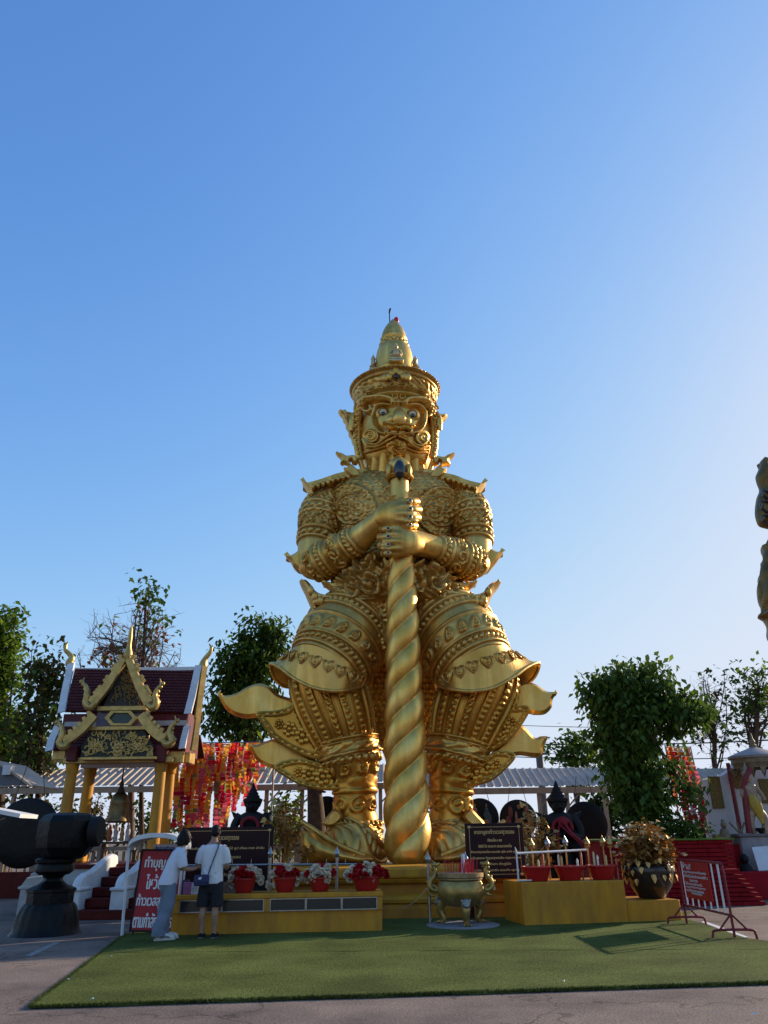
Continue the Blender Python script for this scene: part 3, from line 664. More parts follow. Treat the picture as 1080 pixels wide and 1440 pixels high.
part('nose', GOLDS, lambda b: (b.rings(loft([(559, 570, 18.12, 4.5, 1), (560, 577, 17.98, 6.2, 1), (561, 584, 17.8, 8.8, .9), (561.5, 590, 17.72, 10, .8), (561, 594, 17.85, 8, .8), (560, 596, 18.0, 4, .8)], 30, 26)), b.ball(P(551, 591.5, 17.86), .15, 12, 8), b.ball(P(571.5, 592, 17.86), .15, 12, 8)))
for ex, ey in ((538.7, 581.3), (580.2, 584)):
    part('eye', WHITEE, lambda b: b.ball(P(ex, ey, 17.98), (.14, .14, .125), 16, 10))
    part('eyelid', GOLDS, lambda b: (b.lathe([(.135, -.04), (.20, 0), (.135, .06)], P(ex, ey, 17.93), 20, M=Matrix.Rotation(PI / 2, 3, 'X'), caps=False)))
    part('pupil', BLACKG, lambda b: b.ball(P(ex + .2, ey + .1, 17.85), (.060, .03, .060), 12, 8))
for pts in ([(454, 560), (446, 572), (440, 590), (432, 596)], [(628, 562), (640, 580), (650, 598), (660, 600)]):
    part('tusk', PALEG, lambda b: b.tube(crom(np.array([P(460 + x / 5.4, 500 + y / 5.4, 17.9 + .06 * i) for i, (x, y) in enumerate(pts)]), 5), np.linspace(.09, .02, 16), 8))
part('moustache', GOLDD, lambda b: [b.tube(crom(np.array([P(460 + x / 5.4, 500 + y / 5.4, 17.80) for x, y in q]), 6), .065, 7) for q in ([(458, 548), (505, 540), (548, 552)], [(548, 552), (595, 542), (645, 565)])])
for mir in (0, 1):
    s = 1 if mir else -1
    def ear(b):
        c = np.array([HX + s * 1.05, 18.72, zf(598) + .25]); t = np.linspace(-.5, 5.2, 26)
        b.tube(np.stack([c[0] + s * .2 * np.cos(t) * .8 + s * .06, c[1] - .12 * np.cos(t), c[2] + .42 * np.sin(t) + .1], -1), .075, 8)
        b.tube(np.stack([c[0] + s * .11 * np.cos(t) + s * .06, c[1] - .1 - .06 * np.cos(t), c[2] + .27 * np.sin(t) + .12], -1), .05, 7)
        b.ball(c + np.array([s * .04, .05, .05]), (.13, .2, .45), 12, 8)
        b.tube(crom(np.array([c + np.array([s * .1, -.02, -.3]), c + np.array([s * .04, -.02, -.8]), c + np.array([-s * .12, 0, -1.35])]), 6), .075, 8)
    part('ear', GOLDS, ear)
    q = [(85, 425), (110, 432), (135, 424), (150, 440), (190, 446), (215, 480), (222, 560), (255, 690), (300, 770), (330, 830), (300, 845), (262, 800), (240, 775), (232, 745), (215, 720), (210, 690), (190, 662), (185, 632), (165, 605), (163, 575), (145, 548), (140, 515), (125, 500), (118, 470), (100, 455)]
    q = [(460 + x / 5.4, 500 + y / 5.4) for x, y in q]
    if mir: q = [(2 * 552.4 - x, y + (6 * (1 - (y - 578) / 70) if y < 640 else 0)) for x, y in q]
    def guard(b):
        b.plate(pl(q, 18.95), (s * -.15, -1, 0), .3, .04)
        rr_ = random.Random(5 + mir)
        for k in range(20):
            t = k / 19; i = 5; a = np.array(q[6]) * (1 - t) + np.array(q[9]) * t if t > .4 else np.array(q[4]) * (1 - t / .4) + np.array(q[7]) * (t / .4)
            x = a[0] + s * rr_.uniform(1, 9) * (1 - .6 * t); c = P(x, a[1] + rr_.uniform(-2, 2), 18.77); tt = np.linspace(0, 5, 10)
            b.tube(np.stack([c[0] + .10 * (1 - tt / 6) * np.cos(tt), np.full(10, c[1]), c[2] + .10 * (1 - tt / 6) * np.sin(tt)], -1), .025, 5)
    part('ear_guard', GOLD, guard, 30)

# --- crown
CX, CY = P(555.5, 560, 19.0)[0], 19.0
def brim_rel_profile():
    z0 = 12.93
    return [(1.02, z0 - .03), (1.10, z0), (1.16, z0 + .06), (1.12, z0 + .12), (1.14, z0 + .14), (1.19, z0 + .2), (1.15, z0 + .26), (1.15, z0 + .27)] + [(1.15 + .07 * t, z0 + .28 + .3 * t) for t in (0, .25, .5, .75, 1)] + [(1.25, z0 + .6), (1.29, z0 + .65), (1.25, z0 + .7), (1.27, z0 + .72), (1.32, z0 + .78), (1.28, z0 + .84), (1.2, z0 + .88), (.9, z0 + .92), (.8, z0 + .95)]
def brim(b):
    pr = np.array(brim_rel_profile()); pr = resample(pr, .022); n = 330; ph = np.arange(n) * 2 * PI / n
    R = np.repeat(pr[:, :1], n, 1); Z = np.repeat(pr[:, 1:], n, 1); s = R * ph
    R = R + .045 * np.where((Z > 13.22) & (Z < 13.5), sm(.5 + .9 * np.cos(7 * Z * 3 + 2.5 * np.sin(s * 7)) * np.cos(s * 14)), 0)
    R += beads(s, Z, 13.13, .055, .13, .05) + beads(s, Z, 13.71, .055, .13, .05)
    b.rings(np.stack([CX + R * np.cos(ph), CY + R * np.sin(ph) * .98, Z], -1), True, False, False, grooves(R - np.repeat(pr[:, :1], n, 1)))
part('crown_brim', GOLD, brim, 60)
part('crown_jewel', GOLDS, lambda b: [b.ball((CX + .02 + dx, CY - 1.24, 13.42 + dz), (.1, .06, .13), 10, 6) for dx, dz in ((-.2, 0), (.2, 0), (0, .2), (-.32, -.04), (.32, -.04), (-.12, .12), (.12, .12))] + [b.plate([(CX - .12, CY - 1.24, 13.5), (CX + .14, CY - 1.24, 13.5), (CX + .01, CY - 1.24, 13.82)], (0, -1, 0), .08)])
part('gem', BLACKG, lambda b: b.ball((CX + .03, CY - 1.27, 13.39), (.075, .05, .075), 12, 8))
for s_ in (-1, 1):
    def temple(b, s=s_):
        ln = crom(np.array([(HX + s * x, y, z) for x, y, z in ((.80, 18.12, 13.0), (.98, 18.35, 12.72), (1.07, 18.62, 12.3), (1.06, 18.7, 11.75), (.98, 18.68, 11.3))]), 6)
        b.tube(ln, .075, 8)
        for c in resample(ln, .15): b.ball(c + np.array([s * .05, -.05, 0]), .06, 7, 5)
        b.tube(ln + np.array([s * .1, .05, .06]), .055, 7)
        for k in range(3):
            c = np.array([HX + s * (1.06 + .03 * k), 18.55 + .05 * k, 12.75 - .22 * k]); tt = np.linspace(0, 6.5, 14)
            b.tube(np.stack([c[0] + s * .05 + .16 * (1 - tt / 8) * np.cos(tt) * .7, c[1] - .1 + 0 * tt, c[2] + .16 * (1 - tt / 8) * np.sin(tt)], -1), .035, 6)
    part('temple_band', GOLD, temple)
pr = [(.80, 13.84), (.80, 13.93), (.72, 13.96), (.72, 14.07), (.66, 14.10), (.66, 14.20), (.61, 14.23), (.62, 14.32), (.575, 14.36), (.57, 14.6), (.56, 14.85), (.535, 15.05), (.49, 15.2), (.43, 15.30), (.38, 15.36)]
part('crown_tier', GOLDS, lambda b: b.lathe(crom(np.array(pr), 3), (CX, CY, 0), 48))
def tip(b):
    p = crom(np.array([(.30, 15.28), (.38, 15.33), (.40, 15.40), (.36, 15.44), (.385, 15.52), (.385, 15.62), (.345, 15.82), (.26, 16.02), (.15, 16.2), (.04, 16.34), (.003, 16.36)]), 4)
    b.lathe(p, (CX, CY, 0), 40, mod=lambda R, Z, ph: R + .03 * np.abs(np.sin(ph * 9)) * (Z > 15.35) * (Z < 15.6))
    for k in range(24):
        a = k * 2 * PI / 24; b.ball((CX + .41 * math.cos(a), CY + .41 * math.sin(a), 15.36 - .05 * (k % 2)), (.06, .06, .09), 7, 5)
part('crown_tip', GOLDS, tip)
for k in range(4):
    a = -PI / 2 + k * PI / 2 + .06; c = np.array([CX + .64 * math.cos(a), CY + .64 * math.sin(a), 14.30]); tx = np.array([-math.sin(a), math.cos(a), 0])
    def buddha(b):
        o = np.array([math.cos(a), math.sin(a), 0]); R = np.stack([tx, o, (0, 0, 1)], 1)
        b.box(c + np.array([0, 0, .03]), (.44, .22, .08), R=R, bev=.02); b.box(c + np.array([0, 0, .10]), (.36, .2, .06), R=R)
        b.ball(c + np.array([0, 0, .19]), (.19, .13, .07), 12, 6, R=R)                              # crossed legs
        b.ball(c + np.array([0, 0, .33]), (.11, .08, .16), 10, 8, R=R); b.ball(c + np.array([0, 0, .43]), (.14, .07, .05), 10, 6, R=R)
        for s in (-1, 1): b.tube(np.array([c + tx * s * .13 + (0, 0, .43), c + tx * s * .18 + (0, 0, .28), c + tx * s * .10 + o * .1 + (0, 0, .2)]), .035, 7)
        b.ball(c + np.array([0, 0, .55]), (.075, .07, .09), 10, 8); b.ball(c + np.array([0, 0, .635]), (.04, .04, .05), 8, 6); b.tube(np.array([c + (0, 0, .66), c + (0, 0, .74)]), (.02, .004), 6)
    part('seated_figure', PALE2, buddha)
part('lightning_rod', mat('dark_metal', (.03, .03, .035), .5, .6), lambda b: (b.tube(np.array([(CX - .11, CY, 16.0), (CX - .12, CY, 16.74)]), .018, 6), b.tube(np.array([(CX - .12, CY, 16.62), (CX - .08, CY, 16.78)]), .03, 6)))
part('beacon_lamp', mat('red_lamp', (.6, .02, .02), .3), lambda b: b.lathe([(.06, 0), (.075, .02), (.075, .13), (.05, .18), (.005, .2)], (CX + .09, CY - .05, 16.2), 12))

# the giant stands well back on its plinth
GS = 1.13
giant.scale = (GS, GS, GS); giant.location = (GX * GS, 18.6 * GS, EYE - .5 * GS); GX = GX * GS; PTOP = EYE - .5 * GS

# ================================================================ ground
YEL = mat('yellow_paint', (.58, .26, .012), .5, col2=(.36, .155, .018), nscale=2.6, bump=.004, bscale=18, stretch=(1.6, 1.6, .55), detail=10, rvar=.12)
YELD = mat('ochre_paint', (.52, .21, .012), .46, col2=(.33, .13, .015), nscale=1.9, stretch=(1, 1, .6), detail=10, bump=.003, bscale=20)
WHT = mat('white_paint', (.72, .72, .70), .5, noise=.22, nscale=3)
STEEL = mat('steel_tube', (.42, .40, .38), .34, 1.0, noise=.3, nscale=12)
RED = mat('red_plastic', (.42, .012, .014), .32, noise=.15, nscale=5)
REDB = mat('red_paint', (.27, .006, .011), .7, spec=.12, noise=.4, nscale=5, bump=.004, bscale=30)
REDD = mat('red_step', (.12, .014, .010), .6, noise=.5, nscale=3, spec=.15)
BLK = mat('black_lacquer', (.0048, .0045, .0042), .46, noise=.5, nscale=3, spec=.22, bump=.02, bscale=9, rvar=.15)
BLKM = mat('black_matte', (.010, .009, .009), .6, spec=.22)
BRN = mat('maroon_board', (.028, .008, .010), .42, noise=.3, nscale=2, spec=.15)
GTXT = mat('gold_lettering', (.50, .34, .14), .4, .5)
WTXT = mat('white_lettering', (.75, .75, .73), .5)
BTXT = mat('blue_lettering', (.05, .06, .32), .5)
GLEAF = mat('gold_leaf', (.66, .38, .12), .36, .7, noise=.5, nscale=6)
WOODY = mat('bark', (.11, .07, .045), .9, noise=.5, nscale=6, bump=.02, bscale=14)
TWIG = mat('bare_twig', (.20, .13, .10), .9, noise=.3, nscale=4)
asph = mat('asphalt', (.33, .26, .22), .95, col2=(.12, .093, .08), nscale=42, bump=.012, bscale=80, detail=12, spec=.12)
n_ = asph.node_tree.nodes; L_ = asph.node_tree.links; bb_ = n_['Principled BSDF']
t_ = n_.new('ShaderNodeTexNoise'); t_.inputs['Scale'].default_value = .55; t_.inputs['Detail'].default_value = 8; t_.inputs['Roughness'].default_value = .65
r_ = n_.new('ShaderNodeValToRGB'); r_.color_ramp.elements[0].position = .36; r_.color_ramp.elements[0].color = (.50, .50, .52, 1); r_.color_ramp.elements[1].position = .66; r_.color_ramp.elements[1].color = (1.12, 1.08, 1.03, 1)
m_ = n_.new('ShaderNodeMix'); m_.data_type = 'RGBA'; m_.blend_type = 'MULTIPLY'; m_.inputs[0].default_value = 1
c_ = n_.new('ShaderNodeTexCoord'); L_.new(c_.outputs['Object'], t_.inputs['Vector']); L_.new(t_.outputs['Fac'], r_.inputs['Fac'])
L_.new(bb_.inputs['Base Color'].links[0].from_socket, m_.inputs[6]); L_.new(r_.outputs[0], m_.inputs[7])
# hairline cracks
vr = n_.new('ShaderNodeTexVoronoi'); vr.feature = 'DISTANCE_TO_EDGE'; vr.inputs['Scale'].default_value = .42
nz = n_.new('ShaderNodeTexNoise'); nz.inputs['Scale'].default_value = 2.0; nz.inputs['Detail'].default_value = 5
av = n_.new('ShaderNodeVectorMath'); av.operation = 'MULTIPLY_ADD'; av.inputs[1].default_value = (.9, .9, .9); L_.new(nz.outputs['Color'], av.inputs[0]); L_.new(c_.outputs['Object'], nz.inputs['Vector']); L_.new(c_.outputs['Object'], av.inputs[2]); L_.new(av.outputs[0], vr.inputs['Vector'])
rc = n_.new('ShaderNodeValToRGB'); rc.color_ramp.elements[0].position = 0; rc.color_ramp.elements[0].color = (.42, .40, .38, 1); rc.color_ramp.elements[1].position = .011; L_.new(vr.outputs['Distance'], rc.inputs['Fac'])
m2_ = n_.new('ShaderNodeMix'); m2_.data_type = 'RGBA'; m2_.blend_type = 'MULTIPLY'; m2_.inputs[0].default_value = .8
L_.new(m_.outputs[2], m2_.inputs[6]); L_.new(rc.outputs[0], m2_.inputs[7]); L_.new(m2_.outputs[2], bb_.inputs['Base Color'])
b = MB()
q = np.array([-900, -40, -12, -4, 0, 4, 12, 40, 900.]); 
gv = np.array([[(x, y, 0) for x in q] for y in (-600, -30, 0, 6, 12, 18, 30, 60, 1500)]); b.rings(gv, False); tag(b.build('ground', asph, smooth=0, org=(0, 0, 0)), kind='structure')

turf = mat('artificial_turf', (.135, .158, .046), .95, spec=.05, col2=(.055, .078, .018), nscale=34, bump=.016, bscale=80, detail=8, stretch=(1, .35, 1))
n_ = turf.node_tree.nodes; L_ = turf.node_tree.links; bb_ = n_['Principled BSDF']
t_ = n_.new('ShaderNodeTexNoise'); t_.inputs['Scale'].default_value = .9; t_.inputs['Detail'].default_value = 7
r_ = n_.new('ShaderNodeValToRGB'); r_.color_ramp.elements[0].position = .35; r_.color_ramp.elements[0].color = (.62, .60, .58, 1); r_.color_ramp.elements[1].position = .65; r_.color_ramp.elements[1].color = (1.08, 1.05, 1.0, 1)
m_ = n_.new('ShaderNodeMix'); m_.data_type = 'RGBA'; m_.blend_type = 'MULTIPLY'; m_.inputs[0].default_value = 1
c_ = n_.new('ShaderNodeTexCoord'); L_.new(c_.outputs['Object'], t_.inputs['Vector']); L_.new(t_.outputs['Fac'], r_.inputs['Fac'])
L_.new(bb_.inputs['Base Color'].links[0].from_socket, m_.inputs[6]); L_.new(r_.outputs[0], m_.inputs[7]); L_.new(m_.outputs[2], bb_.inputs['Base Color'])
FL_, FR_ = G(42, 1419), G(1140, 1383); BL_ = G(176, 1316)
sa, sb = FL_ + (BL_ - FL_) * .62, G(1140, 1338)
def flat(name, pts, z0, z1, m, kind='structure'):
    b = MB(); pts = np.array([(p[0], p[1], 0) for p in pts]); n = len(pts)
    b.add(np.r_[pts + (0, 0, z0), pts + (0, 0, z1)], [list(range(n - 1, -1, -1)), list(range(n, 2 * n))] + [[i, (i + 1) % n, n + (i + 1) % n, n + i] for i in range(n)])
    o = b.build(name, m, smooth=0, org=(0, 0, 0)); tag(o, kind=kind); return o
def lip(p, q, n=60):                                   # a slightly uneven cut edge
    t = np.linspace(0, 1, n)[:, None]; e = p + (q - p) * t; d = (q - p) / np.linalg.norm(q - p); k = np.array([-d[1], d[0], 0])
    return e + k * np.array([[.014 * math.sin(i * .7) + .012 * math.sin(i * 1.7) + .010 * rnd.uniform(-1, 1)] for i in range(n)])
dn = np.array([0, .012, 0])
flat('artificial_turf', list(lip(FL_, FR_)) + list(lip(sb, sa)), .004, .03, turf)
cor = [G(1052, 1323), G(981, 1299), G(955, 1292)]
flat('artificial_turf', list(lip(sa + dn, sb + dn)) + [G(1140, 1334)] + list(lip(G(1140, 1332), cor[0], 8)) + cor[1:] + [np.array([6.2, 17.4, 0]), np.array([-4.6, 17.4, 0])] + list(lip(BL_, sa + dn, 12)), .004, .031, turf)
# blades standing along the cut edges
def blades(seg, n, seed):
    r = random.Random(seed); V = []; F = []
    for i in range(n):
        t = r.random(); c = seg[0] + (seg[1] - seg[0]) * t + np.array([r.gauss(0, .012), r.gauss(0, .012), .012]); a = r.uniform(0, PI); h = r.uniform(.018, .04)
        d = np.array([math.cos(a), math.sin(a), 0]) * .006; tp = c + np.array([r.gauss(0, .016), r.gauss(0, .016), h]); k = len(V); V += [c - d, c + d, tp]; F.append([k, k + 1, k + 2])
    return V, F
b = MB()
for sg, n in (((FL_, FR_), 9000), ((FL_, BL_), 5000)): b.add(*blades(sg, n, 3))
tag(b.build('turf_blades', turf, smooth=0), kind='stuff')
# worn white line at the back right and a scuffed stripe on the asphalt
flat('painted_line', [G(986, 1297), G(1010, 1306), G(1046, 1319), G(1052, 1318), G(1012, 1303), G(990, 1295.5)], .002, .006, WHT)
flat('painted_line', [G(36, 1344), G(44, 1345.5), G(84, 1326), G(77, 1325)], .002, .005, mat('worn_white', (.30, .29, .28), .8, noise=.5, nscale=9))
b = MB(); r_ = random.Random(9)
for (u, v) in ((157, 1349), (96, 1382), (130, 1410), (742, 1372), (794, 1385), (1008, 1431), (1062, 1432)):
    c = G(u, v); b.add([c + np.array([r_.uniform(-.03, .03), r_.uniform(-.02, .02), .035]) for _ in range(3)] + [c + np.array([0, 0, .05])], [[0, 1, 3], [1, 2, 3], [2, 0, 3]])
tag(b.build('paper_scraps', WHT, smooth=0), kind='stuff')

# ================================================================ plinth of the giant
pt = thing('statue_plinth', (GX, 20.6, 0), 'moulded ochre plinth under the golden giant statue', 'plinth')
X0, X1, Y0, Y1 = P(404, 1290, 16.9)[0], P(733, 1290, 16.9)[0], 16.9, 24.4
def mould(name, prof, m):
    b = MB(); rg = []
    for o, z in prof: rg.append([(X0 - o, Y0 - o, z), (X1 + o, Y0 - o, z), (X1 + o, Y1 + o, z), (X0 - o, Y1 + o, z)])
    b.rings(rg); b.build(name, m, pt, smooth=0)
mould('plinth_base', [(.10, 0), (.10, .20), (.06, .23), (.06, .27)], YELD)
mould('lower_moulding', [(.03, .27), (.08, .30), (.09, .36), (.04, .41), (-.03, .45)], YEL)
mould('plinth_neck', [(-.10, .45), (-.10, .63)], YELD)
mould('upper_moulding', [(-.04, .63), (.03, .66), (.06, .71), (.02, .75)], YELD)
mould('plinth_cap', [(.07, .75), (.08, .78), (.08, PTOP - .03), (.05, PTOP)], YEL)

# ================================================================ bench with glass cases and pots
pr, pl_ = G(538, 1312), G(246, 1318.5)
bd = (pr - pl_) / np.linalg.norm(pr - pl_); bn = np.array([-bd[1], bd[0], 0]); BZ = .64
LEN = float(np.linalg.norm(pr - G(238, 1318.7))); bl = pr - bd * LEN; bw = .75
bench = thing('donation_bench', (bl + pr) / 2 + bn * bw / 2, 'long yellow bench with framed glass cases in its front under pots of flowers', 'bench')
RB = np.stack([bd, bn, (0, 0, 1)], 1); rzb = math.atan2(bd[1], bd[0])
def bb(b, a, n0, z, sx, sy, sz, bev=0): b.box(bl + bd * a + bn * n0 + np.array([0, 0, z]), (sx, sy, sz), R=RB, bev=bev)
KX = LEN / (538 - 238); wins = [(LEN - 162 * KX, LEN - 7 * KX, 3), (LEN - 290 * KX, LEN - 170 * KX, 2)]
b = MB(); bb(b, LEN / 2, bw / 2 + .03, .18, LEN, bw - .06, .36); bb(b, LEN / 2, bw / 2 + .1, .46, LEN, bw - .2, .2); b.build('bench_body', YEL, bench, smooth=0)
b = MB(); bb(b, LEN / 2, bw / 2, .60, LEN + .03, bw + .03, .08, .012); b.build('bench_top', YEL, bench, smooth=0)
b = MB(); e = [0] + [v for w_ in sorted(wins) for v in w_[:2]] + [LEN]
for i in range(0, len(e), 2): b = MB(); bb(b, (e[i] + e[i + 1]) / 2, .10, .46, e[i + 1] - e[i], .19, .2); b.build('bench_pier', YEL, bench, smooth=0)
glassd = mat('case_glass', (.035, .035, .035), .12, spec=.7)
for w0, w1, k in wins:
    for i in range(k):
        a0 = w0 + (w1 - w0) * i / k; a1 = w0 + (w1 - w0) * (i + 1) / k; am = (a0 + a1) / 2; f = MB()
        for z in (.37, .55): bb(f, am, .015, z, a1 - a0 - .004, .03, .016)
        for a in (a0 + .010, a1 - .010): bb(f, a, .015, .46, .016, .03, .164)
        fo = f.build('case_frame', STEEL, bench, smooth=0)
        g_ = MB(); bb(g_, am, .03, .46, a1 - a0 - .03, .006, .17); g_.build('case_glass', glassd, fo, smooth=0)
# brochures and boxes beside the customers
for a, n0, sx, sz, cc, lab in ((LEN - (538 - 259) * KX, .16, .22, .19, (.42, .14, .30), 'pink and purple printed box standing on the yellow bench'), (LEN - (538 - 267) * KX, .10, .11, .17, (.62, .62, .66), 'small white price card on the bench by the waist bag'), (LEN - (538 - 249) * KX, .3, .16, .22, (.10, .07, .13), 'dark purple box at the back of the bench'), (LEN - (538 - 318) * KX, .3, .30, .16, (.17, .12, .10), 'brown cardboard tray on the bench left of the flower pots')):
    b = MB(); bb(b, a, n0, BZ + sz / 2, sx, .10, sz, .006); o = b.build('printed_box', mat('box_%d' % int(cc[0] * 100), cc, .5, noise=.5, nscale=14), smooth=0); tag(o, lab, 'box')
# pots of carnations
FWR = [mat('petal_red', (.55, .012, .018), .6, noise=.4, nscale=30), mat('petal_white', (.80, .68, .52), .6, noise=.2, nscale=30)]
def blossom_mesh(m, seed):
    r = random.Random(seed); b = MB(); V = []; F = []
    for i in range(26):
        th = math.acos(1 - 1.5 * r.random()); ph = r.uniform(0, 2 * PI); d = np.array([math.sin(th) * math.cos(ph), math.sin(th) * math.sin(ph), math.cos(th)])
        x = np.cross(d, (.3, .2, 1)); x /= np.linalg.norm(x); y = np.cross(d, x); R = r.uniform(.7, 1.0) * .055; w_ = .034
        c = d * R; k = len(V); V += [d * .01, c + x * w_ - y * .01, c + d * .012 + y * w_ * .8, c - x * w_ + y * .008, c * .8 - y * w_ * .7]; F += [[k, k + 1, k + 2], [k, k + 2, k + 3], [k, k + 3, k + 4], [k, k + 4, k + 1]]
    b.add(V, F); o = b.build('blossom', m, smooth=0, org=(0, 0, 0)); me = o.data; bpy.data.objects.remove(o); return me
BL = [[blossom_mesh(FWR[c], 10 * c + i) for i in range(3)] for c in (0, 1)]
GRN = mat('leaf_green', (.04, .075, .018), .55, noise=.4, nscale=8, trans=.25)
POTM = mat('pot_red', (.36, .014, .014), .38)
for (u, lab, sd_, wh) in ((342, 'red flower pot with a tall white plume and red carnations, leftmost on the yellow bench', 1, [(.18, .12, .3), (.1, .02, .36), (-.2, 0, .14), (.28, 0, .18)]), (400, 'red pot of red carnations with one white clump on top, second on the bench', 2, [(.06, 0, .27), (-.26, 0, .12), (.3, 0, .2)]), (450, 'red pot of carnations with a row of white blossoms, third on the bench', 3, [(-.3, 0, .2), (-.42, 0, .16), (-.1, -.1, .2), (.12, -.1, .19)]), (516, 'wide red pot of red carnations at the right end of the bench', 4, [(.02, -.05, .28), (.08, -.12, .2), (-.33, 0, .2)])):
    r = random.Random(sd_); a = np.dot(P(u, 1250, pr[1])[:2] - bl[:2], bd[:2]); c = bl + bd * a + bn * .3 + np.array([0, 0, BZ]); wide = 1.28 if sd_ == 4 else 1.0
    t = thing('flower_pot', c, lab, 'flower pot', 'pots of red and white flowers on the bench')
    b = MB(); b.lathe([(.13 * wide, 0), (.15 * wide, .03), (.20 * wide, .2), (.225 * wide, .21), (.225 * wide, .24), (.20 * wide, .24), (.19 * wide, .215), (.01, .21)], c, 28); b.build('pot', POTM, t)
    b = MB()
    for k in range(46):
        a_ = r.uniform(0, 2 * PI); rr = r.uniform(.05, .25) * wide; p0 = c + np.array([rr * math.cos(a_), rr * math.sin(a_), r.uniform(.22, .3)]); d = np.array([math.cos(a_ + r.uniform(-1, 1)), math.sin(a_ + r.uniform(-1, 1)), r.uniform(-.3, .5)]) * .11; s_ = np.array([-d[1], d[0], 0]) * .3
        b.add([p0, p0 + d * .5 + s_, p0 + d, p0 + d * .5 - s_], [[0, 1, 2], [0, 2, 3]])
    b.build('leaves', GRN, t, smooth=0)
    for k in range(44 if sd_ == 4 else 34):
        a_ = k * 2.4; q_ = math.sqrt((k + .5) / 40); rr = .29 * q_ * wide; zz = .24 + .15 * (1 - q_ * q_) + r.uniform(-.02, .03); off = np.array([rr * math.cos(a_), rr * .8 * math.sin(a_), zz])
        white = any(math.hypot(off[0] - w_[0], (off[1] - w_[1]) * .5) < .085 for w_ in wh)
        o = bpy.data.objects.new('blossom', BL[1 if white else 0][k % 3]); COL.objects.link(o); o.parent = t; o.location = tuple(off); o.rotation_euler = (r.uniform(-.6, .2), r.uniform(-.5, .5), r.uniform(0, 6)); s_ = r.uniform(.85, 1.25); o.scale = (s_, s_, s_)
    for w_ in wh:
        for k in range(4):
            o = bpy.data.objects.new('blossom', BL[1][k % 3]); COL.objects.link(o); o.parent = t; o.location = (w_[0] + r.uniform(-.07, .07), w_[1] + r.uniform(-.07, .05), w_[2] + r.uniform(-.04, .06)); o.rotation_euler = (r.uniform(-.6, .2), 0, r.uniform(0, 6))

# ================================================================ sign boards
def text_lines(parent, lines, m, O, rt, up):
    for body, x, y, wd, ht in lines: lettering(parent, body, O + rt * x + up * y, rt, up, wd, m, height=ht)
def board(name, u0, u1, v0, v1, Y, label, lines, posts, th=.06):
    a, c = P(u0, (v0 + v1) / 2, Y), P(u1, (v0 + v1) / 2, Y); zt, zb = P((u0 + u1) / 2, v0, Y)[2], P((u0 + u1) / 2, v1, Y)[2]
    x0, x1 = a[0], c[0]; t = thing(name, ((x0 + x1) / 2, Y, 0), label, 'signboard')
    b = MB(); b.box(((x0 + x1) / 2, Y + th / 2, (zt + zb) / 2), (x1 - x0, th, zt - zb), bev=.01); b.build('board', BRN, t, smooth=0)
    for px_ in posts: q = MB(); q.box((x0 + (x1 - x0) * px_, Y + th + .035, zt / 2 - .02), (.09, .06, zt - .04)); q.build('post', BRN, t, smooth=0)
    W, H = x1 - x0, zt - zb; O = np.array([(x0 + x1) / 2, Y, (zt + zb) / 2]); rt, up = np.array([1.0, 0, 0]), np.array([0, 0, 1.0])
    f = MB()
    for s in (-1, 1):
        f.box(O + (0, -.003, s * (H / 2 - .07)), (W - .2, .006, .008)); f.box(O + (s * (W / 2 - .09), -.003, 0), (.008, .006, H - .16))
        for s2 in (-1, 1): f.ball(O + (s * (W / 2 - .09), -.004, s2 * (H / 2 - .07)), (.035, .008, .03), 8, 4)
    f.build('border', GTXT, t, smooth=0)
    for body, y, wd, ht in lines: lettering(t, body, O + up * (y * H), rt, up, wd * W, GTXT, height=ht * H, bold=.003)
    return t
board('sign_board', 655, 738, 1157.5, 1235, 16.55, 'square maroon board of gold Thai prayer verses behind the incense urn', [('คาถาบูชาท้าวเวสสุวรรณ', .33, .68, .11), ('ตั้งนะโม ๓ จบ', .19, .24, .06), ('อิติปิ โส ภะคะวา ยมมะราชาโน', .08, .56, .055), ('ท้าวเวสสุวรรณโณ มะระณัง สุขัง อะหัง สุคะโต', -.03, .82, .055), ('นะโม พุทธายะ ท้าวเวสสุวรรณโณ จาตุมะหาราชิกา', -.14, .84, .055), ('ยักขะพันตา ภัทภูริโต', -.25, .5, .055), ('เวสสะ พุสะ พุทธัง อะระหัง พุทโธ', -.36, .76, .055)], (.06, .94))
board('sign_board', 253, 384, 1163, 1246, 16.45, 'wide dark maroon board with a thin gold border behind the two visitors', [('ท้าวเวสสุวรรณ', .31, .24, .12), ('ขอเชิญร่วมทำบุญบูชา ดอกไม้ ธูป เทียน ทอง น้ำมัน', .13, .80, .06), ('บูชาท้าวเวสสุวรรณ', -.02, .3, .07), ('เพื่อความเป็นสิริมงคล โชคลาภ เงินทอง', -.18, .66, .055), ('ตามกำลังศรัทธา', -.31, .3, .055)], (.05, .95))

# red donation board under a white arch
af = G(181.5, 1316.5); 
rs = thing('donation_sign', af, 'tall leaning red board lettered in white Thai beside the bending visitor', 'sign')
wq = .74; hq = 1.26; th_ = rad(7); up = np.array([.02, math.sin(th_), math.cos(th_)]); up /= np.linalg.norm(up); rt = np.array([.997, .06, 0]); rt -= up * rt.dot(up); rt /= np.linalg.norm(rt); nn = np.cross(rt, up)
O = af + np.array([.02, 0, .09]) + rt * wq / 2 + up * hq / 2; RS = np.stack([rt, up, nn], 1)
b = MB(); b.box(O, (wq, hq, .03), R=RS); b.build('panel', mat('sign_red', (.42, .012, .022), .45, noise=.2, nscale=3), rs, smooth=0)
b = MB()
for s in (-1, 1): b.box(O + rt * s * (wq / 2 + .012), (.03, hq + .05, .05), R=RS); b.box(O + up * s * (hq / 2 + .012), (wq, .03, .05), R=RS)
b.build('frame', BLKM, rs, smooth=0)
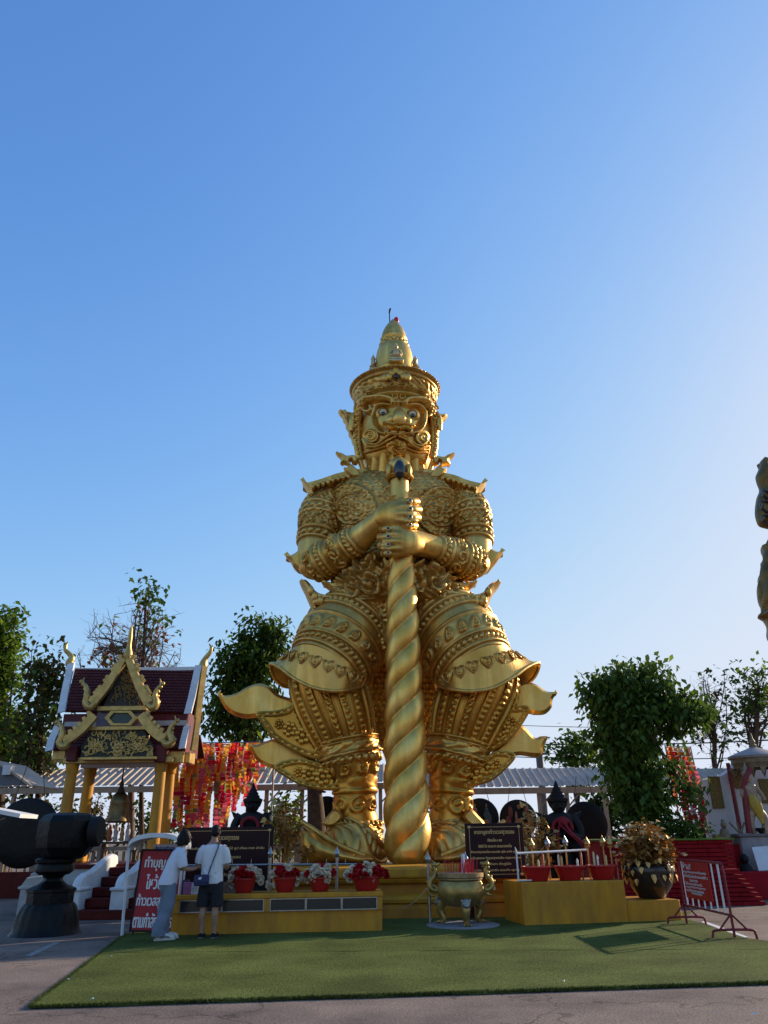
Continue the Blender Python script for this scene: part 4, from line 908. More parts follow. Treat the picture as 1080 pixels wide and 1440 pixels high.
for s in (-1, 1): b = MB(); q0 = O + rt * s * .3 + up * .5 - nn * .03; b.tube(np.array([q0, np.array([q0[0], q0[1] + .45, .01])]), .014, 6); b.build('leg', BLKM, rs)
for s in (-1, 1): b = MB(); q0 = O + rt * s * .33 - up * (hq / 2); b.tube(np.array([q0, np.array([q0[0], q0[1], .0])]), .016, 6); b.build('foot', BLKM, rs)
for body, y, wd, ht in (('ทำบุญบูชา', .33, .80, .19), ('ไหว้องค์', .10, .62, .19), ('ท้าวเวสสุวรรณ', -.15, .92, .19), ('ตามกำลังศรัทธา', -.38, .95, .18)):
    lettering(rs, body, O + up * y * hq + nn * .016, rt, up, wd * wq, WTXT, height=ht * hq, bold=.006)
sw = thing('notice_card', af + np.array([.25, .16, 0]), 'small white notice with blue Thai lettering on a stick above the red board', 'sign')
c = P(236.5 - 5, 1197.5, af[1] + .22)
b = MB(); b.box(c, (.42, .02, .25), bev=.004); b.build('card', mat('notice_white', (.62, .60, .66), .5), sw, smooth=0)
lettering(sw, 'เชิญร่วมทำบุญ', c + np.array([0, -.010, .055]), (1, 0, 0), (0, 0, 1), .36, BTXT, height=.085, bold=.003); lettering(sw, 'ตามกำลังศรัทธา', c + np.array([0, -.010, -.06]), (1, 0, 0), (0, 0, 1), .32, BTXT, height=.085, bold=.003)
b = MB(); b.tube(np.array([c + (0, .025, -.1), (c[0], c[1] + .025, 0)]), .012, 6); b.build('stick', STEEL, sw)
ar = thing('arch_frame', G(176, 1319), 'white arched metal stand curving over the red donation board', 'stand')
Ya = G(172, 1319)[1]
ft = [G(171, 1319), None]; a0 = P(181, 1192, Ya + .05); a1 = P(203, 1186, Ya + .55)
c1 = P(258, 1190, Ya + .1); c2 = P(262, 1188, Ya + .55)
for f0, tp in (((ft[0][0], ft[0][1], 0), a0), ((a1[0] - .05, a1[1], 0), a1), ((c1[0], c1[1], 0), c1), ((c2[0], c2[1], 0), c2)):
    b = MB(); b.tube(np.array([f0, tp]), .026, 4); b.build('post', WHT, ar, smooth=0)
b = MB(); t = np.linspace(0, PI, 17); rg = []
for k in t:
    x0_, y0_ = a0[0] + (c1[0] - a0[0]) * (1 - math.cos(k)) / 2, a0[1]; z = a0[2] + .20 * math.sin(k) ** .8 - .04
    e = .0 if 0 < k < PI else 0
    rg.append([(x0_, y0_ - .06, z), (x0_, y0_ + .62, z), (x0_, y0_ + .62, z + .075), (x0_, y0_ - .06, z + .075)])
b.rings(rg); b.build('arch', WHT, ar, smooth=0)

# ================================================================ steel rails with lotus finials
def lotus(b, c, s=1.0):
    b.lathe([(.018 * s, 0), (.045 * s, .005), (.05 * s, .03), (.03 * s, .04), (.055 * s, .07), (.05 * s, .1), (.03 * s, .13), (.012 * s, .17), (.003, .20)], c, 12)
def rail_post(parent, x, y, h, r=.032, gold=False):
    b = MB(); b.lathe([(.07, 0), (.07, .012), (r, .02), (r, h)], (x, y, 0), 12); p = b.build('post', STEEL, parent); q = MB(); lotus(q, (x, y, h), 1.05); q.build('finial', STEEL if not gold else GLEAF, p)
yr = 15.95
rl = thing('steel_railing', (P(420, 1250, yr)[0], yr, 0), 'steel railing with lotus finials behind the flower pots', 'railing')
for u, v in ((253, 1206), (380, 1206), (474, 1206), (602, 1214), (655, 1214)):
    q = P(u, v, yr if u < 500 else 15.75); rail_post(rl, q[0], q[1], q[2])
for k, (z_) in enumerate((0,)):
    b = MB(); p0, p1 = P(238, 1217, yr), P(520, 1215, yr); b.tube(np.array([p0, p1]), .02, 8); b.build('rail', STEEL, rl)
for u in np.arange(300, 530, 26.5):
    b = MB(); q = P(u, 1216, yr); b.tube(np.array([q - (0, 0, .02), q + (0, 0, .10)]), .006, 5); b.build('spike', STEEL, rl)
b = MB(); tt = np.linspace(0, 1, 12); p0, p1 = P(520, 1240, yr), P(602, 1250, 15.75); b.tube(np.stack([p0[0] + (p1[0] - p0[0]) * tt, p0[1] + (p1[1] - p0[1]) * tt, .55 - 1.3 * tt * (1 - tt) + .1 * tt], -1), .006, 5); b.build('chain', STEEL, rl)

# ================================================================ incense urn
uc = G(651, 1304); uc = np.array([uc[0], uc[1], 0])
fl = MB(); fl.lathe([(.66, .031), (.66, .045), (.64, .052), (.01, .052)], uc, 48); o = fl.build('stone_disc', mat('pale_stone', (.26, .25, .26), .7, noise=.3, nscale=4)); tag(o, 'flat pale round slab under the incense urn', 'slab')
URN = mat('urn_bronze', (.50, .34, .11), .42, .7, col2=(.24, .15, .05), nscale=5, bump=.004, bscale=30)
ur = thing('incense_urn', uc + (0, 0, .052), 'round gold incense urn on three lion legs with dragon handles', 'incense burner')
mp_ = MPP(uc); 
U = lambda px_: px_ * mp_
zt = P(648, 1240, uc[1])[2]
b = MB(); zb_ = .33
b.lathe(crom(np.array([(.02, zb_), (.22, zb_ + .01), (.36, zb_ + .08), (.435, zb_ + .2), (.44, zb_ + .32), (.40, zb_ + .42), (.375, zb_ + .44)]), 4), uc, 44); b.build('urn_body', URN, ur)
b = MB(); b.lathe([(.37, zb_ + .44), (.41, zb_ + .45), (.41, zb_ + .475), (.40, zb_ + .48), (.43, zb_ + .49), (.43, zb_ + .56), (.405, zb_ + .565), (.385, zb_ + .54), (.01, zb_ + .535)], uc, 44); b.build('urn_rim', mat('urn_rim', (.40, .27, .13), .5, .5, noise=.4, nscale=6), ur)
ZR = zb_ + .54
b = MB(); b.lathe([(.383, ZR - .004), (.3, ZR + .012), (.01, ZR + .02)], uc, 30, caps=False); b.build('ash', mat('ash', (.34, .28, .27), .95, noise=.4, nscale=40, bump=.01, bscale=60), ur)
for a in (-PI / 2 + .08, PI * .19, PI * .84):
    d = np.array([math.cos(a), math.sin(a), 0]); b = MB()
    b.tube(crom(np.array([uc + d * .30 + (0, 0, .46), uc + d * .40 + (0, 0, .36), uc + d * .43 + (0, 0, .26), uc + d * .37 + (0, 0, .15), uc + d * .38 + (0, 0, .085), uc + d * .44 + (0, 0, .065)]), 5), np.interp(np.linspace(0, 1, 26), [0, .25, .5, .75, 1], [.09, .085, .06, .042, .045]), 12)
    for k in (-1, 0, 1): s_ = np.array([-d[1], d[0], 0]); b.tube(crom(np.array([uc + d * .42 + s_ * .03 * k + (0, 0, .09), uc + d * .49 + s_ * .05 * k + (0, 0, .075), uc + d * .52 + s_ * .055 * k + (0, 0, .06)]), 4), np.linspace(.026, .014, 9), 7)
    o1 = b.build('leg', URN, ur, smooth=60)
    b = MB(); q = uc + d * .45 + (0, 0, .40); b.ball(q, (.08, .08, .09), 12, 8); b.ball(q + d * .06 - (0, 0, .02), (.05, .05, .04), 10, 6)
    for k in (-1, 1): b.ball(q + d * .055 + np.array([-d[1], d[0], 0]) * k * .035 + (0, 0, .035), .018, 8, 6); b.ball(q + np.array([-d[1], d[0], 0]) * k * .07 + (0, 0, .05), (.02, .02, .035), 8, 6)
    b.build('lion_mask', mat('mask_grey', (.36, .34, .30), .4, .6, noise=.4, nscale=20), o1, smooth=60)
for s in (-1, 1):
    x = uc + np.array([s * .47, -.02, 0]); b = MB()
    pts = crom(np.array([x + (s * -.07, 0, .62), x + (s * .02, 0, .60), x + (s * .10, 0, .66), x + (s * .08, 0, .76), x + (s * .01, 0, .84), x + (s * .00, 0, .94), x + (s * .03, 0, 1.0)]), 6)
    b.tube(pts, np.interp(np.linspace(0, 1, len(pts)), [0, .3, .6, 1], [.04, .055, .045, .035]), 10)
    t = np.linspace(0, 5.2, 20); b.tube(np.stack([x[0] + s * .05 + .085 * np.cos(t), np.full(20, x[1]), x[2] + .60 + .085 * np.sin(t)], -1), np.linspace(.04, .018, 20), 8)
    for k in range(6): p = pts[6 + k * 5]; b.ball(p + np.array([s * .045, 0, .01]), (.03, .018, .035), 7, 5)
    hd = b.build('dragon_handle', URN, ur, smooth=60)
    b = MB(); h = x + (s * .02, 0, 1.03); b.ball(h, (.055, .045, .05), 10, 8); b.tube(np.array([h, h + (-s * .07, -.02, .0), h + (-s * .115, -.02, .02)]), (.042, .036, .02), 9); b.tube(np.array([h + (-s * .03, 0, -.03), h + (-s * .09, -.02, -.045)]), (.025, .012), 7)
    for k in (-1, 1): b.tube(crom(np.array([h + (0, k * .03, .03), h + (s * .05, k * .04, .08), h + (s * .10, k * .04, .08)]), 4), np.linspace(.016, .004, 9), 6)
    b.build('dragon_head', URN, hd, smooth=60)
STK = mat('incense_red', (.45, .015, .03), .6)
r_ = random.Random(4)
for k in range(58):
    a_, rr = r_.uniform(0, 2 * PI), .34 * math.sqrt(r_.random()); c = uc + np.array([rr * math.cos(a_), rr * math.sin(a_), ZR]); h = r_.uniform(.15, .27)
    if k % 3: c[0] = uc[0] + abs(c[0] - uc[0]) if r_.random() < .5 else c[0]
    b = MB(); b.tube(np.array([c, c + (r_.gauss(0, .012), r_.gauss(0, .012), h)]), .0055, 5)
    o = b.build('incense_stick', STK); tag(o, 'red incense stick standing in the ash of the gold urn', 'incense stick', 'incense sticks in the urn')
tube_ = MB(); tube_.lathe([(.03, 0), (.03, .34), (.027, .34), (.027, .01)], uc + (.05, -.1, ZR), 12); o = tube_.build('glass_tube', mat('frosted_glass', (.55, .52, .56), .2, spec=.6)); tag(o, 'clear upright glass tube among the red incense sticks', 'tube')

# ================================================================ right-hand block with basins, rail and gold tree
p0, p1 = G(738, 1304), G(961, 1296.5); kd = (p1 - p0) / np.linalg.norm(p1 - p0); kn_ = np.array([-kd[1], kd[0], 0]); KL = np.linalg.norm(p1 - p0)
KZ = P(738, 1241, p0[1])[2]; split = KL * .652; KZ2 = P(960, 1265, p1[1])[2]
blk = thing('yellow_block', (p0 + p1) / 2 + kn_ * .5, 'plain yellow stepped block holding three red basins and a dark pot', 'block')
RK = np.stack([kd, kn_, (0, 0, 1)], 1)
def k_at(u, n0, z):
    aa = np.linspace(-.5, KL + .5, 400); uu = UV(p0 + kd * aa[:, None] + kn_ * n0 + np.array([0, 0, z]))[0]; return float(np.interp(u, uu, aa))
def kb(b, a, n0, z, sx, sy, sz, bev=0): b.box(p0 + kd * a + kn_ * n0 + np.array([0, 0, z]), (sx, sy, sz), R=RK, bev=bev)
b = MB(); kb(b, split / 2, .55, KZ / 2, split, 1.1, KZ, .015); b.build('upper_block', YEL, blk, smooth=0)
b = MB(); kb(b, (split + KL) / 2 + .004, .56, KZ2 / 2, KL - split, 1.08, KZ2, .015); b.build('lower_block', YEL, blk, smooth=0)
for k, (u, lab) in enumerate(((755, 'open red plastic basin on the yellow block, nearest the steel corner post'), (801, 'middle red plastic basin on the yellow block, with orange flowers showing behind its rim'), (847, 'red plastic basin on the yellow block beside the dark pot'))):
    a = k_at(u, .33, KZ + .1); c = p0 + kd * a + kn_ * .33 + np.array([0, 0, KZ]); b = MB()
    t = thing('red_basin', c, lab, 'basin', 'red basins on the yellow block')
    b.lathe([(.16, 0), (.19, .01), (.275, .225), (.285, .23), (.285, .25), (.26, .25), (.175, .03), (.01, .03)], c, 32); b.build('bowl', RED, t)
    b = MB(); b.lathe([(.275, .222), (.30, .228), (.30, .252), (.262, .256), (.26, .246)], c, 32, caps=False); b.build('rim', RED, t)
    b = MB()
    for j in range(14): a_ = j * 2.4; b.ball(c + np.array([.15 * math.cos(a_) * math.sqrt(j / 14), .15 * math.sin(a_) * math.sqrt(j / 14), .17 + .05 * math.sin(j * 3)]), (.035, .035, .03), 7, 5)
    b.build('offerings', mat('marigold', (.50, .16, .02), .7, noise=.4, nscale=30), t)
rr2 = thing('white_rail', p0 + kn_ * .2, 'thin white pipe rail with gold finials behind the red basins', 'railing')
c0 = p0 + kd * .02 - kn_ * .0; ztop = P(733, 1196, p0[1])[2]
qa = np.array([c0[0] - .06, c0[1] + .05, 0]); qb = p0 + kd * (122 / 223 * KL) + kn_ * .75
b = MB(); b.tube(np.array([qa + (0, 0, KZ + .02), qa + (0, 0, ztop - .03)]), .016, 8); b.tube(np.array([qa + (0, 0, ztop - .03), qa + (-.02, 0, ztop + .06)]), (.016, .006), 8); b.build('post', WHT, rr2)
b = MB(); b.tube(np.array([qa + (0, 0, ztop - .05), qb + (0, 0, ztop - .02)]), .02, 8); b.build('rail', WHT, rr2)
b = MB(); b.tube(np.array([qa + (0, 0, KZ + .03), qa + kd * .25 + (0, 0, KZ + .03)]), .012, 8); b.build('rail', WHT, rr2)
for u, v in ((748, 1194), (770, 1192), (795, 1190), (826, 1192), (848, 1190), (858, 1192)):
    yy = p0[1] + .85; q = P(u, v, yy); b = MB(); b.tube(np.array([(q[0], yy, KZ - .02), q]), .017, 8); po = b.build('post', GLEAF, rr2); b = MB(); lotus(b, q, 1.1); b.build('finial', STEEL if u in (770, 795) else GLEAF, po)
# candles and slips behind the basins
r_ = random.Random(21)
for k, (u, cc) in enumerate(((757, (.62, .42, .2)), (764, (.55, .1, .05)), (786, (.6, .5, .3)), (790, (.5, .3, .1)), (812, (.68, .62, .5)), (818, (.55, .12, .05)), (836, (.6, .45, .2)), (841, (.66, .6, .5)), (853, (.6, .4, .15)), (867, (.5, .1, .06)))):
    yy = p0[1] + .62; q = P(u, 1214, yy); h = r_.uniform(.3, .5); b = MB(); b.lathe([(.02, KZ), (.02, KZ + h), (.012, KZ + h + .01), (.004, KZ + h + .03)], (q[0], yy, 0), 8); o = b.build('candle', mat('candle_%d' % k, cc, .5)); tag(o, 'slim upright candle standing behind the red basins', 'candle', 'candles behind the basins')

# dark pot with the gilt bodhi tree
pc = p0 + kd * k_at(913, .50, KZ2 + .4) + kn_ * .50 + np.array([0, 0, KZ2]); pw_ = U(40) * 1.02
dp = thing('dark_pot', pc, 'large dark glazed pot on the low end of the yellow block', 'pot')
zp = P(911, 1213, pc[1])[2] - pc[2]
b = MB(); b.lathe(crom(np.array([(.21, 0), (.25, .02), (.30, .09), (.41, .24), (.475, .42), (.47, .55), (.42, zp - .05), (.44, zp - .02), (.45, zp), (.41, zp), (.39, zp - .05)]), 4), pc, 40); b.build('pot', mat('pot_glaze', (.035, .022, .018), .22, noise=.5, nscale=4, coat=.4), dp)
b = MB(); b.lathe([(.40, zp - .06), (.01, zp - .03)], pc, 24, caps=False); b.build('soil', BLKM, dp)
def heart_leaf(b, c, d, up_, s):
    d = d / (np.linalg.norm(d) + 1e-9); x = np.cross(d, up_); x /= np.linalg.norm(x) + 1e-9; n = np.cross(x, d)
    b.add([c, c + x * .42 * s + d * .18 * s + n * .06 * s, c + x * .40 * s + d * .5 * s + n * .05 * s, c + d * 1.15 * s - n * .10 * s, c - x * .40 * s + d * .5 * s + n * .05 * s, c - x * .42 * s + d * .18 * s + n * .06 * s, c + d * .45 * s - n * .02 * s],
          [[0, 1, 6], [1, 2, 6], [2, 3, 6], [3, 4, 6], [4, 5, 6], [5, 0, 6]])
def gilt_tree(name, c, label, R, H, nst, nlv, size, cat='gilt tree', droop=0.0, seed=1, tiers=1):
    t = thing(name, c, label, cat); r = random.Random(seed); st = MB(); lv = MB()
    for k in range(nst):
        a = r.uniform(0, 2 * PI); el = r.uniform(.05, 1.0) ** .7; e = c + np.array([R * math.cos(a) * math.sin(el * 1.5) * r.uniform(.75, 1), R * math.sin(a) * math.sin(el * 1.5) * r.uniform(.75, 1), H * math.cos(el * 1.45) * r.uniform(.8, 1.02)])
        m_ = c + (e - c) * .5 + np.array([0, 0, .12 * H]); p = crom(np.array([c + np.array([r.gauss(0, .03), r.gauss(0, .03), 0]), m_, e]), 5); st.tube(p, np.linspace(.011, .005, len(p)), 5)
        for j in range(nlv):
            i = r.choice(range(4, len(p))) if len(p) > 5 else len(p) - 1; q = p[min(i, len(p) - 1)] + np.array([r.gauss(0, .05), r.gauss(0, .05), r.gauss(0, .05)]); d = np.array([math.cos(a) + r.gauss(0, .7), math.sin(a) + r.gauss(0, .7), r.uniform(-.9, .6) - droop]); heart_leaf(lv, q, d, np.array([r.gauss(0, .5), r.gauss(0, .5), 1.0]), size * r.uniform(.75, 1.2))
    st.build('stems', GLEAF, t, kind='stuff'); lv.build('leaves', GLEAF, t, smooth=0, kind='stuff'); return t
gt = gilt_tree('gilt_bodhi_tree', pc + (0, 0, zp - .06), 'dome of gilt metal bodhi leaves fanning from the dark pot', .60, .82, 150, 8, .105, seed=3)
lv = MB(); r = random.Random(8)
for k in range(70):
    a = r.uniform(0, 2 * PI); q = pc + np.array([.5 * math.cos(a), .5 * math.sin(a), zp - r.uniform(-.05, .28)]); heart_leaf(lv, q, np.array([math.cos(a) * .3, math.sin(a) * .3, -1]), np.array([math.cos(a), math.sin(a), .3]), r.uniform(.09, .12))
lv.build('hanging_leaves', GLEAF, gt, smooth=0, kind='stuff')

# ================================================================ barrier
qa, qb = G(966.5, 1301.5), G(1034, 1321.5)
br = thing('barrier', (qa + qb) / 2, 'red tubular crowd barrier with white bars carrying a red notice', 'barrier')
BM = mat('barrier_red', (.20, .014, .022), .4, noise=.3, nscale=8)
d = (qb - qa) / np.linalg.norm(qb - qa); LN = np.linalg.norm(qb - qa); n = np.array([-d[1], d[0], 0]); zl, zu = .33, 1.06
pts = [qa + (0, 0, .02)] + [qa + (0, 0, zu - .1)] + [qa + d * .03 + (0, 0, zu - .03), qa + d * .1 + (0, 0, zu)] + [qb - d * .16 + (0, 0, zu), qb - d * .05 + (0, 0, zu - .04), qb + (0, 0, zu - .15), qb + (0, 0, .02)]
b = MB(); b.tube(np.array([pts[0]] + list(crom(np.array(pts[1:7]), 4)) + [pts[7]]), .021, 8); b.build('frame', BM, br)
b = MB(); b.tube(np.array([qa + (0, 0, zl), qb + (0, 0, zl)]), .019, 8); b.build('lower_rail', BM, br)
for e in (qa, qb):
    b = MB(); w_ = .27
    b.tube(crom(np.array([e + n * w_ * 1.25 + (0, 0, .0), e + n * w_ * 1.2 + (0, 0, .08), e + n * w_ * .95 + (0, 0, .13), e - n * w_ * .95 + (0, 0, .13), e - n * w_ * 1.2 + (0, 0, .08), e - n * w_ * 1.25 + (0, 0, .0)]), 4), .019, 8)
    for s in (-1, 1): b.tube(np.array([e + n * s * w_ * .8 + (0, 0, .13), e + (0, 0, zl + .02)]), .015, 7)
    b.build('foot', BM, br)
for k in range(7):
    b = MB(); p = qa + d * LN * (.10 + .8 * k / 6); b.tube(np.array([p + (0, 0, zl), p + (0, 0, zu)]), .013 if 0 < k < 6 else .017, 7); b.build('bar', WHT, br)
sg_ = MB(); sc = qa + d * LN * .43 - n * .03 + np.array([0, 0, (zl + zu) / 2 + .06]); dx = LN * .58; up = np.array([0, 0, 1.0]); Rb = np.stack([d, n, up], 1)
if n[1] > 0: pass
fn = np.cross(d, up)
sc = qa + d * LN * .44 + fn * .03 + np.array([0, 0, .76]); sg_.box(sc, (dx, .012, .58), R=Rb); so = sg_.build('notice', mat('notice_red', (.36, .012, .018), .4), br, smooth=0)
for body, x, y, wd, ht in (('ห้าม!', -.30, .22, .32, .11), ('นำธูปเทียนและดอกไม้ทุกชนิด', -.02, .12, .90, .05), ('เข้าไปด้านในบริเวณองค์ท้าว', .0, .06, .92, .05), ('โปรดวาง', -.1, -.005, .32, .045), ('ไว้ที่กระถางด้านหน้า', -.12, -.06, .66, .045), ('กรุณาแต่งกายสุภาพ', -.06, -.115, .74, .045), ('และรักษาความสะอาด', -.1, -.165, .66, .045), ('ขอขอบคุณ', -.05, -.215, .4, .04)):
    lettering(so, body, sc + d * x * dx + up * y + fn * .007, d, up, wd * dx, WTXT, height=ht, bold=.002)

# ================================================================ pavilion with the bell
YP = 20.6
pz = 1.0
pv = thing('bell_pavilion', P(166, 1230, 21.2) * (1, 1, 0), 'small Thai pavilion with yellow pillars, dark red tiled roof and gold gable', 'pavilion')
TILE = mat('roof_tile', (.115, .020, .013), .5, spec=.25, col2=(.065, .012, .009), nscale=5)
GGAB = mat('gable_gold', (.60, .40, .13), .42, .55, noise=.4, nscale=5)
GDARK = mat('gable_green', (.02, .03, .022), .5)
PUR = mat('maroon_paint', (.13, .018, .022), .55, noise=.3, nscale=4)
STN = mat('pale_plaster', (.50, .49, .46), .7, noise=.35, nscale=3)
def pbox(name, u0, u1, v0, v1, Y, dep, m, bev=0, par=pv):
    a, c, z0, z1 = P(u0, v1, Y), P(u1, v1, Y), P((u0 + u1) / 2, v1, Y)[2], P((u0 + u1) / 2, v0, Y)[2]
    b = MB(); b.box(((a[0] + c[0]) / 2, Y + dep / 2, (z0 + z1) / 2), (c[0] - a[0], dep, z1 - z0), bev=bev); return b.build(name, m, par, smooth=0)
# platform and steps
xa, xb = P(58, 1240, 20.2)[0], P(262, 1240, 20.2)[0]
b = MB(); b.box(((xa + xb) / 2, 21.7, .45), (xb - xa, 3.2, .9)); b.build('platform', STN, pv, smooth=0)
b = MB(); b.box(((xa + xb) / 2, 21.7, .95), (xb - xa + .1, 3.3, .1), bev=.02); b.build('platform_edge', REDD, pv, smooth=0)
s0 = G(135, 1294); sx0, sx1 = P(96, 1290, s0[1])[0], P(186, 1290, s0[1])[0]
for k in range(5):
    y0 = s0[1] + k * (20.05 - s0[1]) / 5; b = MB(); b.box(((sx0 + sx1) / 2, (y0 + 20.05) / 2, .09 + .19 * k), (sx1 - sx0, 20.05 - y0, .18), bev=.012); b.build('step', REDD, pv, smooth=0)
for u0, u1, dx in ((97, 116, 0), (157, 178, 0)):
    x0, x1 = P(u0, 1270, s0[1] + .3)[0], P(u1, 1270, s0[1] + .3)[0]; b = MB()
    y0 = s0[1] + .15; out = crom(np.array([(0, y0, .0), (0, y0, .55), (0, y0 + .08, .74), (0, y0 + .3, .86), (0, y0 + .8, .92), (0, 20.1, 1.2), (0, 20.1, .0)]), 4, False)
    out[:, 0] = (x0 + x1) / 2; b.plate(out, (1, 0, 0), (x1 - x0) * .62, .04); b.box(((x0 + x1) / 2, y0 + .28, .27), ((x1 - x0) * .9, .62, .54), bev=.02); b.box(((x0 + x1) / 2, y0 + .28, .57), ((x1 - x0) * 1.05, .70, .06), bev=.02)
    b.build('stair_wall', WHT, pv, smooth=30)
for u0, u1, v0, v1, Y in ((28, 60, 1232, 1275, 18.6), (118, 151, 1213, 1231, 20.3), (40, 54, 1226, 1250, 19.4)):
    a, c = P(u0, v1, Y), P(u1, v1, Y); zt = P(u0, v0, Y)[2]; o_ = np.array([(a[0], Y, 0), (c[0], Y, 0), (c[0], Y, zt * .98), (c[0] * .6 + a[0] * .4, Y, zt), (a[0] * .8 + c[0] * .2, Y, zt * .97), (a[0], Y, zt * .78)])
    b = MB(); b.plate(o_, (0, -1, 0), .35, .03); b.box(((a[0] + c[0]) / 2, Y, zt * .72), (abs(c[0] - a[0]) * 1.1, .42, .06), bev=.015); o = b.build('scroll_wall', STN, smooth=30); tag(o, {28: 'low white plaster scroll wall left of the stair, behind the black pedestal', 118: 'pale rounded wall end behind the top stair of the pavilion', 40: 'small pointed white wall end behind the scroll wall'}[u0], 'wall')
# pillars
for u, v, Y in ((101.5, 1081, 20.75), (127, 1084, 22.0), (226.5, 1078, 20.75), (239, 1082, 22.0)):
    p = P(u, v, Y); h = p[2]; r = 8.6 * MPP(p)
    b = MB(); b.lathe([(r * 1.0, pz), (r * .97, pz + .5), (r * .88, h - .1)], (p[0], p[1], 0), 28, mod=lambda R, Z, ph: R * (1 - .05 * np.abs(np.sin(ph * 6)))); po = b.build('pillar', YEL, pv, smooth=50)
    b = MB(); b.lathe([(r * .92, h - .12), (r * .98, h - .08), (r * .95, h), (r * 1.2, h + .22), (r * 1.2, h + .30), (r * .9, h + .32)], (p[0], p[1], 0), 28, mod=lambda R, Z, ph: R * (1 + .05 * np.abs(np.sin(ph * 7)))); b.build('capital', YEL, po, smooth=50)
    b = MB(); b.box((p[0], p[1], pz + .12), (r * 2.5, r * 2.5, .24), bev=.03); b.build('pillar_base', YEL, po, smooth=0)
# beams
pbox('front_beam', 88, 243, 1064, 1073, 20.55, .35, GGAB, .02)
pbox('beam', 113, 221, 1072, 1079, 20.62, .2, mat('beam_pink', (.30, .20, .17), .6))
pbox('side_beam', 76, 100, 1060, 1071, 21.7, .3, GGAB); pbox('side_beam', 236, 270, 1059, 1072, 21.9, .3, GGAB)
pbox('carved_panel', 72, 91, 1054, 1069, 20.72, .12, GGAB, .02); pbox('carved_panel', 233, 257, 1056, 1073, 20.72, .12, GGAB, .02); pbox('carved_panel', 258, 266, 1058, 1073, 20.95, .6, GGAB, .02)
pbox('maroon_block', 91.5, 106, 1049, 1070.5, 20.42, .3, PUR, .02); pbox('maroon_block', 216, 231, 1048, 1071.5, 20.42, .3, PUR, .02)
# roof slopes: main roof and lower skirt, tiles laid in courses
RX = lambda u, Y: P(u, 1000, Y)[0]
def tiled(corners, nrow, ncol, name, over=.03):
    """corners: top-left, top-right, bottom-right, bottom-left"""
    tl, tr, brr, bl2 = [np.array(c, float) for c in corners]; nrm = np.cross(tr - tl, bl2 - tl); nrm /= np.linalg.norm(nrm); nrm *= np.sign(-nrm[1] + nrm[2] * .2) if abs(nrm[1]) > .05 else np.sign(nrm[2])
    b = MB(); b.plate(np.array([tl, tr, brr, bl2]), nrm, .05)
    o = b.build('roof_slab', TILE, pv, smooth=0)
    b = MB(); V = []; F = []
    for i in range(nrow):
        for j in range(ncol):
            if (i * ncol + j) > 4000: break
            o_ = .5 * (i % 2)
            f0, f1 = i / nrow, min((i + 1.25) / nrow, 1.0); g0, g1 = (j + o_ + .03) / (ncol + .5), (j + o_ + .97) / (ncol + .5); gm = (g0 + g1) / 2; fm = f0 + (f1 - f0) * .72
            at = lambda g, f: (tl * (1 - g) + tr * g) * (1 - f) + (bl2 * (1 - g) + brr * g) * f
            k = len(V); V += [at(g0, f0) + nrm * .027, at(g1, f0) + nrm * .027, at(g1, fm) + nrm * .05, at(gm, f1) + nrm * .058, at(g0, fm) + nrm * .05, at(g0, fm) + nrm * .028, at(gm, f1) + nrm * .03, at(g1, fm) + nrm * .028]
            F += [[k, k + 4, k + 3, k + 2, k + 1], [k + 4, k + 5, k + 6, k + 3], [k + 3, k + 6, k + 7, k + 2]]
    b.add(V, F); b.build(name, TILE, o, smooth=0, kind='stuff')
Rl, Rr = P(106, 940, 21.9), P(278, 943, 21.9); El, Er = P(91, 1001, 21.0), P(264, 1003, 21.0)
tiled([Rl, Rr, Er, El], 15, 34, 'roof_tiles')
B = lambda p: np.array([p[0], 2 * 21.9 - p[1], p[2]])
tiled([Rr, Rl, B(El), B(Er)], 15, 34, 'roof_tiles')
Sl, Sr = P(87, 1021, 21.05), P(262, 1023, 21.05); Tl, Tr = P(72, 1055, 20.65), P(258, 1053, 20.65)
tiled([Sl, Sr, Tr, Tl], 8, 36, 'roof_tiles')
tiled([Sr * (1, 0, 1) + (0, 22.75, 0), Sl * (1, 0, 1) + (0, 22.75, 0), Tl * (1, 0, 1) + (0, 23.15, 0), Tr * (1, 0, 1) + (0, 23.15, 0)], 8, 36, 'roof_tiles')
pbox('eave_board', 88, 262, 1003, 1017, 21.05, .10, PUR); pbox('eave_trim', 90, 262, 1014, 1021, 21.0, .08, STN); pbox('attic_wall', 90, 260, 1003, 1062, 21.2, 1.4, PUR)
pbox('ridge_cap', 105, 279, 938.5, 943.5, 21.84, .12, WHT)
WB = WHT
def strip(name, pts, wd, th, m, nrm=(0, -1, 0), par=pv, smooth=0):
    p = np.asarray(pts, float); nrm = np.asarray(nrm, float); T = np.gradient(p, axis=0); T /= np.linalg.norm(T, axis=1)[:, None]; S = np.cross(T, nrm); S /= np.linalg.norm(S, axis=1)[:, None]; wd = np.broadcast_to(wd, (len(p),))[:, None]
    rg = np.stack([p - S * wd / 2, p + S * wd / 2, p + S * wd / 2 + nrm * th, p - S * wd / 2 + nrm * th], 1); b = MB(); b.rings(rg); return b.build(name, m, par, smooth=smooth)
strip('barge_board', [P(101, 933, 21.88), P(92, 975, 21.35), P(87.5, 1002, 20.95)], .20, .08, WB); strip('barge_board', [P(280, 936, 21.88), P(271, 978, 21.35), P(264.5, 1004, 20.95)], .20, .08, WB)
strip('barge_board', [P(83, 1021, 21.0), P(74, 1040, 20.8), P(70, 1056, 20.6)], .20, .08, WB); strip('barge_board', [P(264, 1021, 21.0), P(259, 1040, 20.8), P(256.5, 1053, 20.6)], .17, .08, WB)
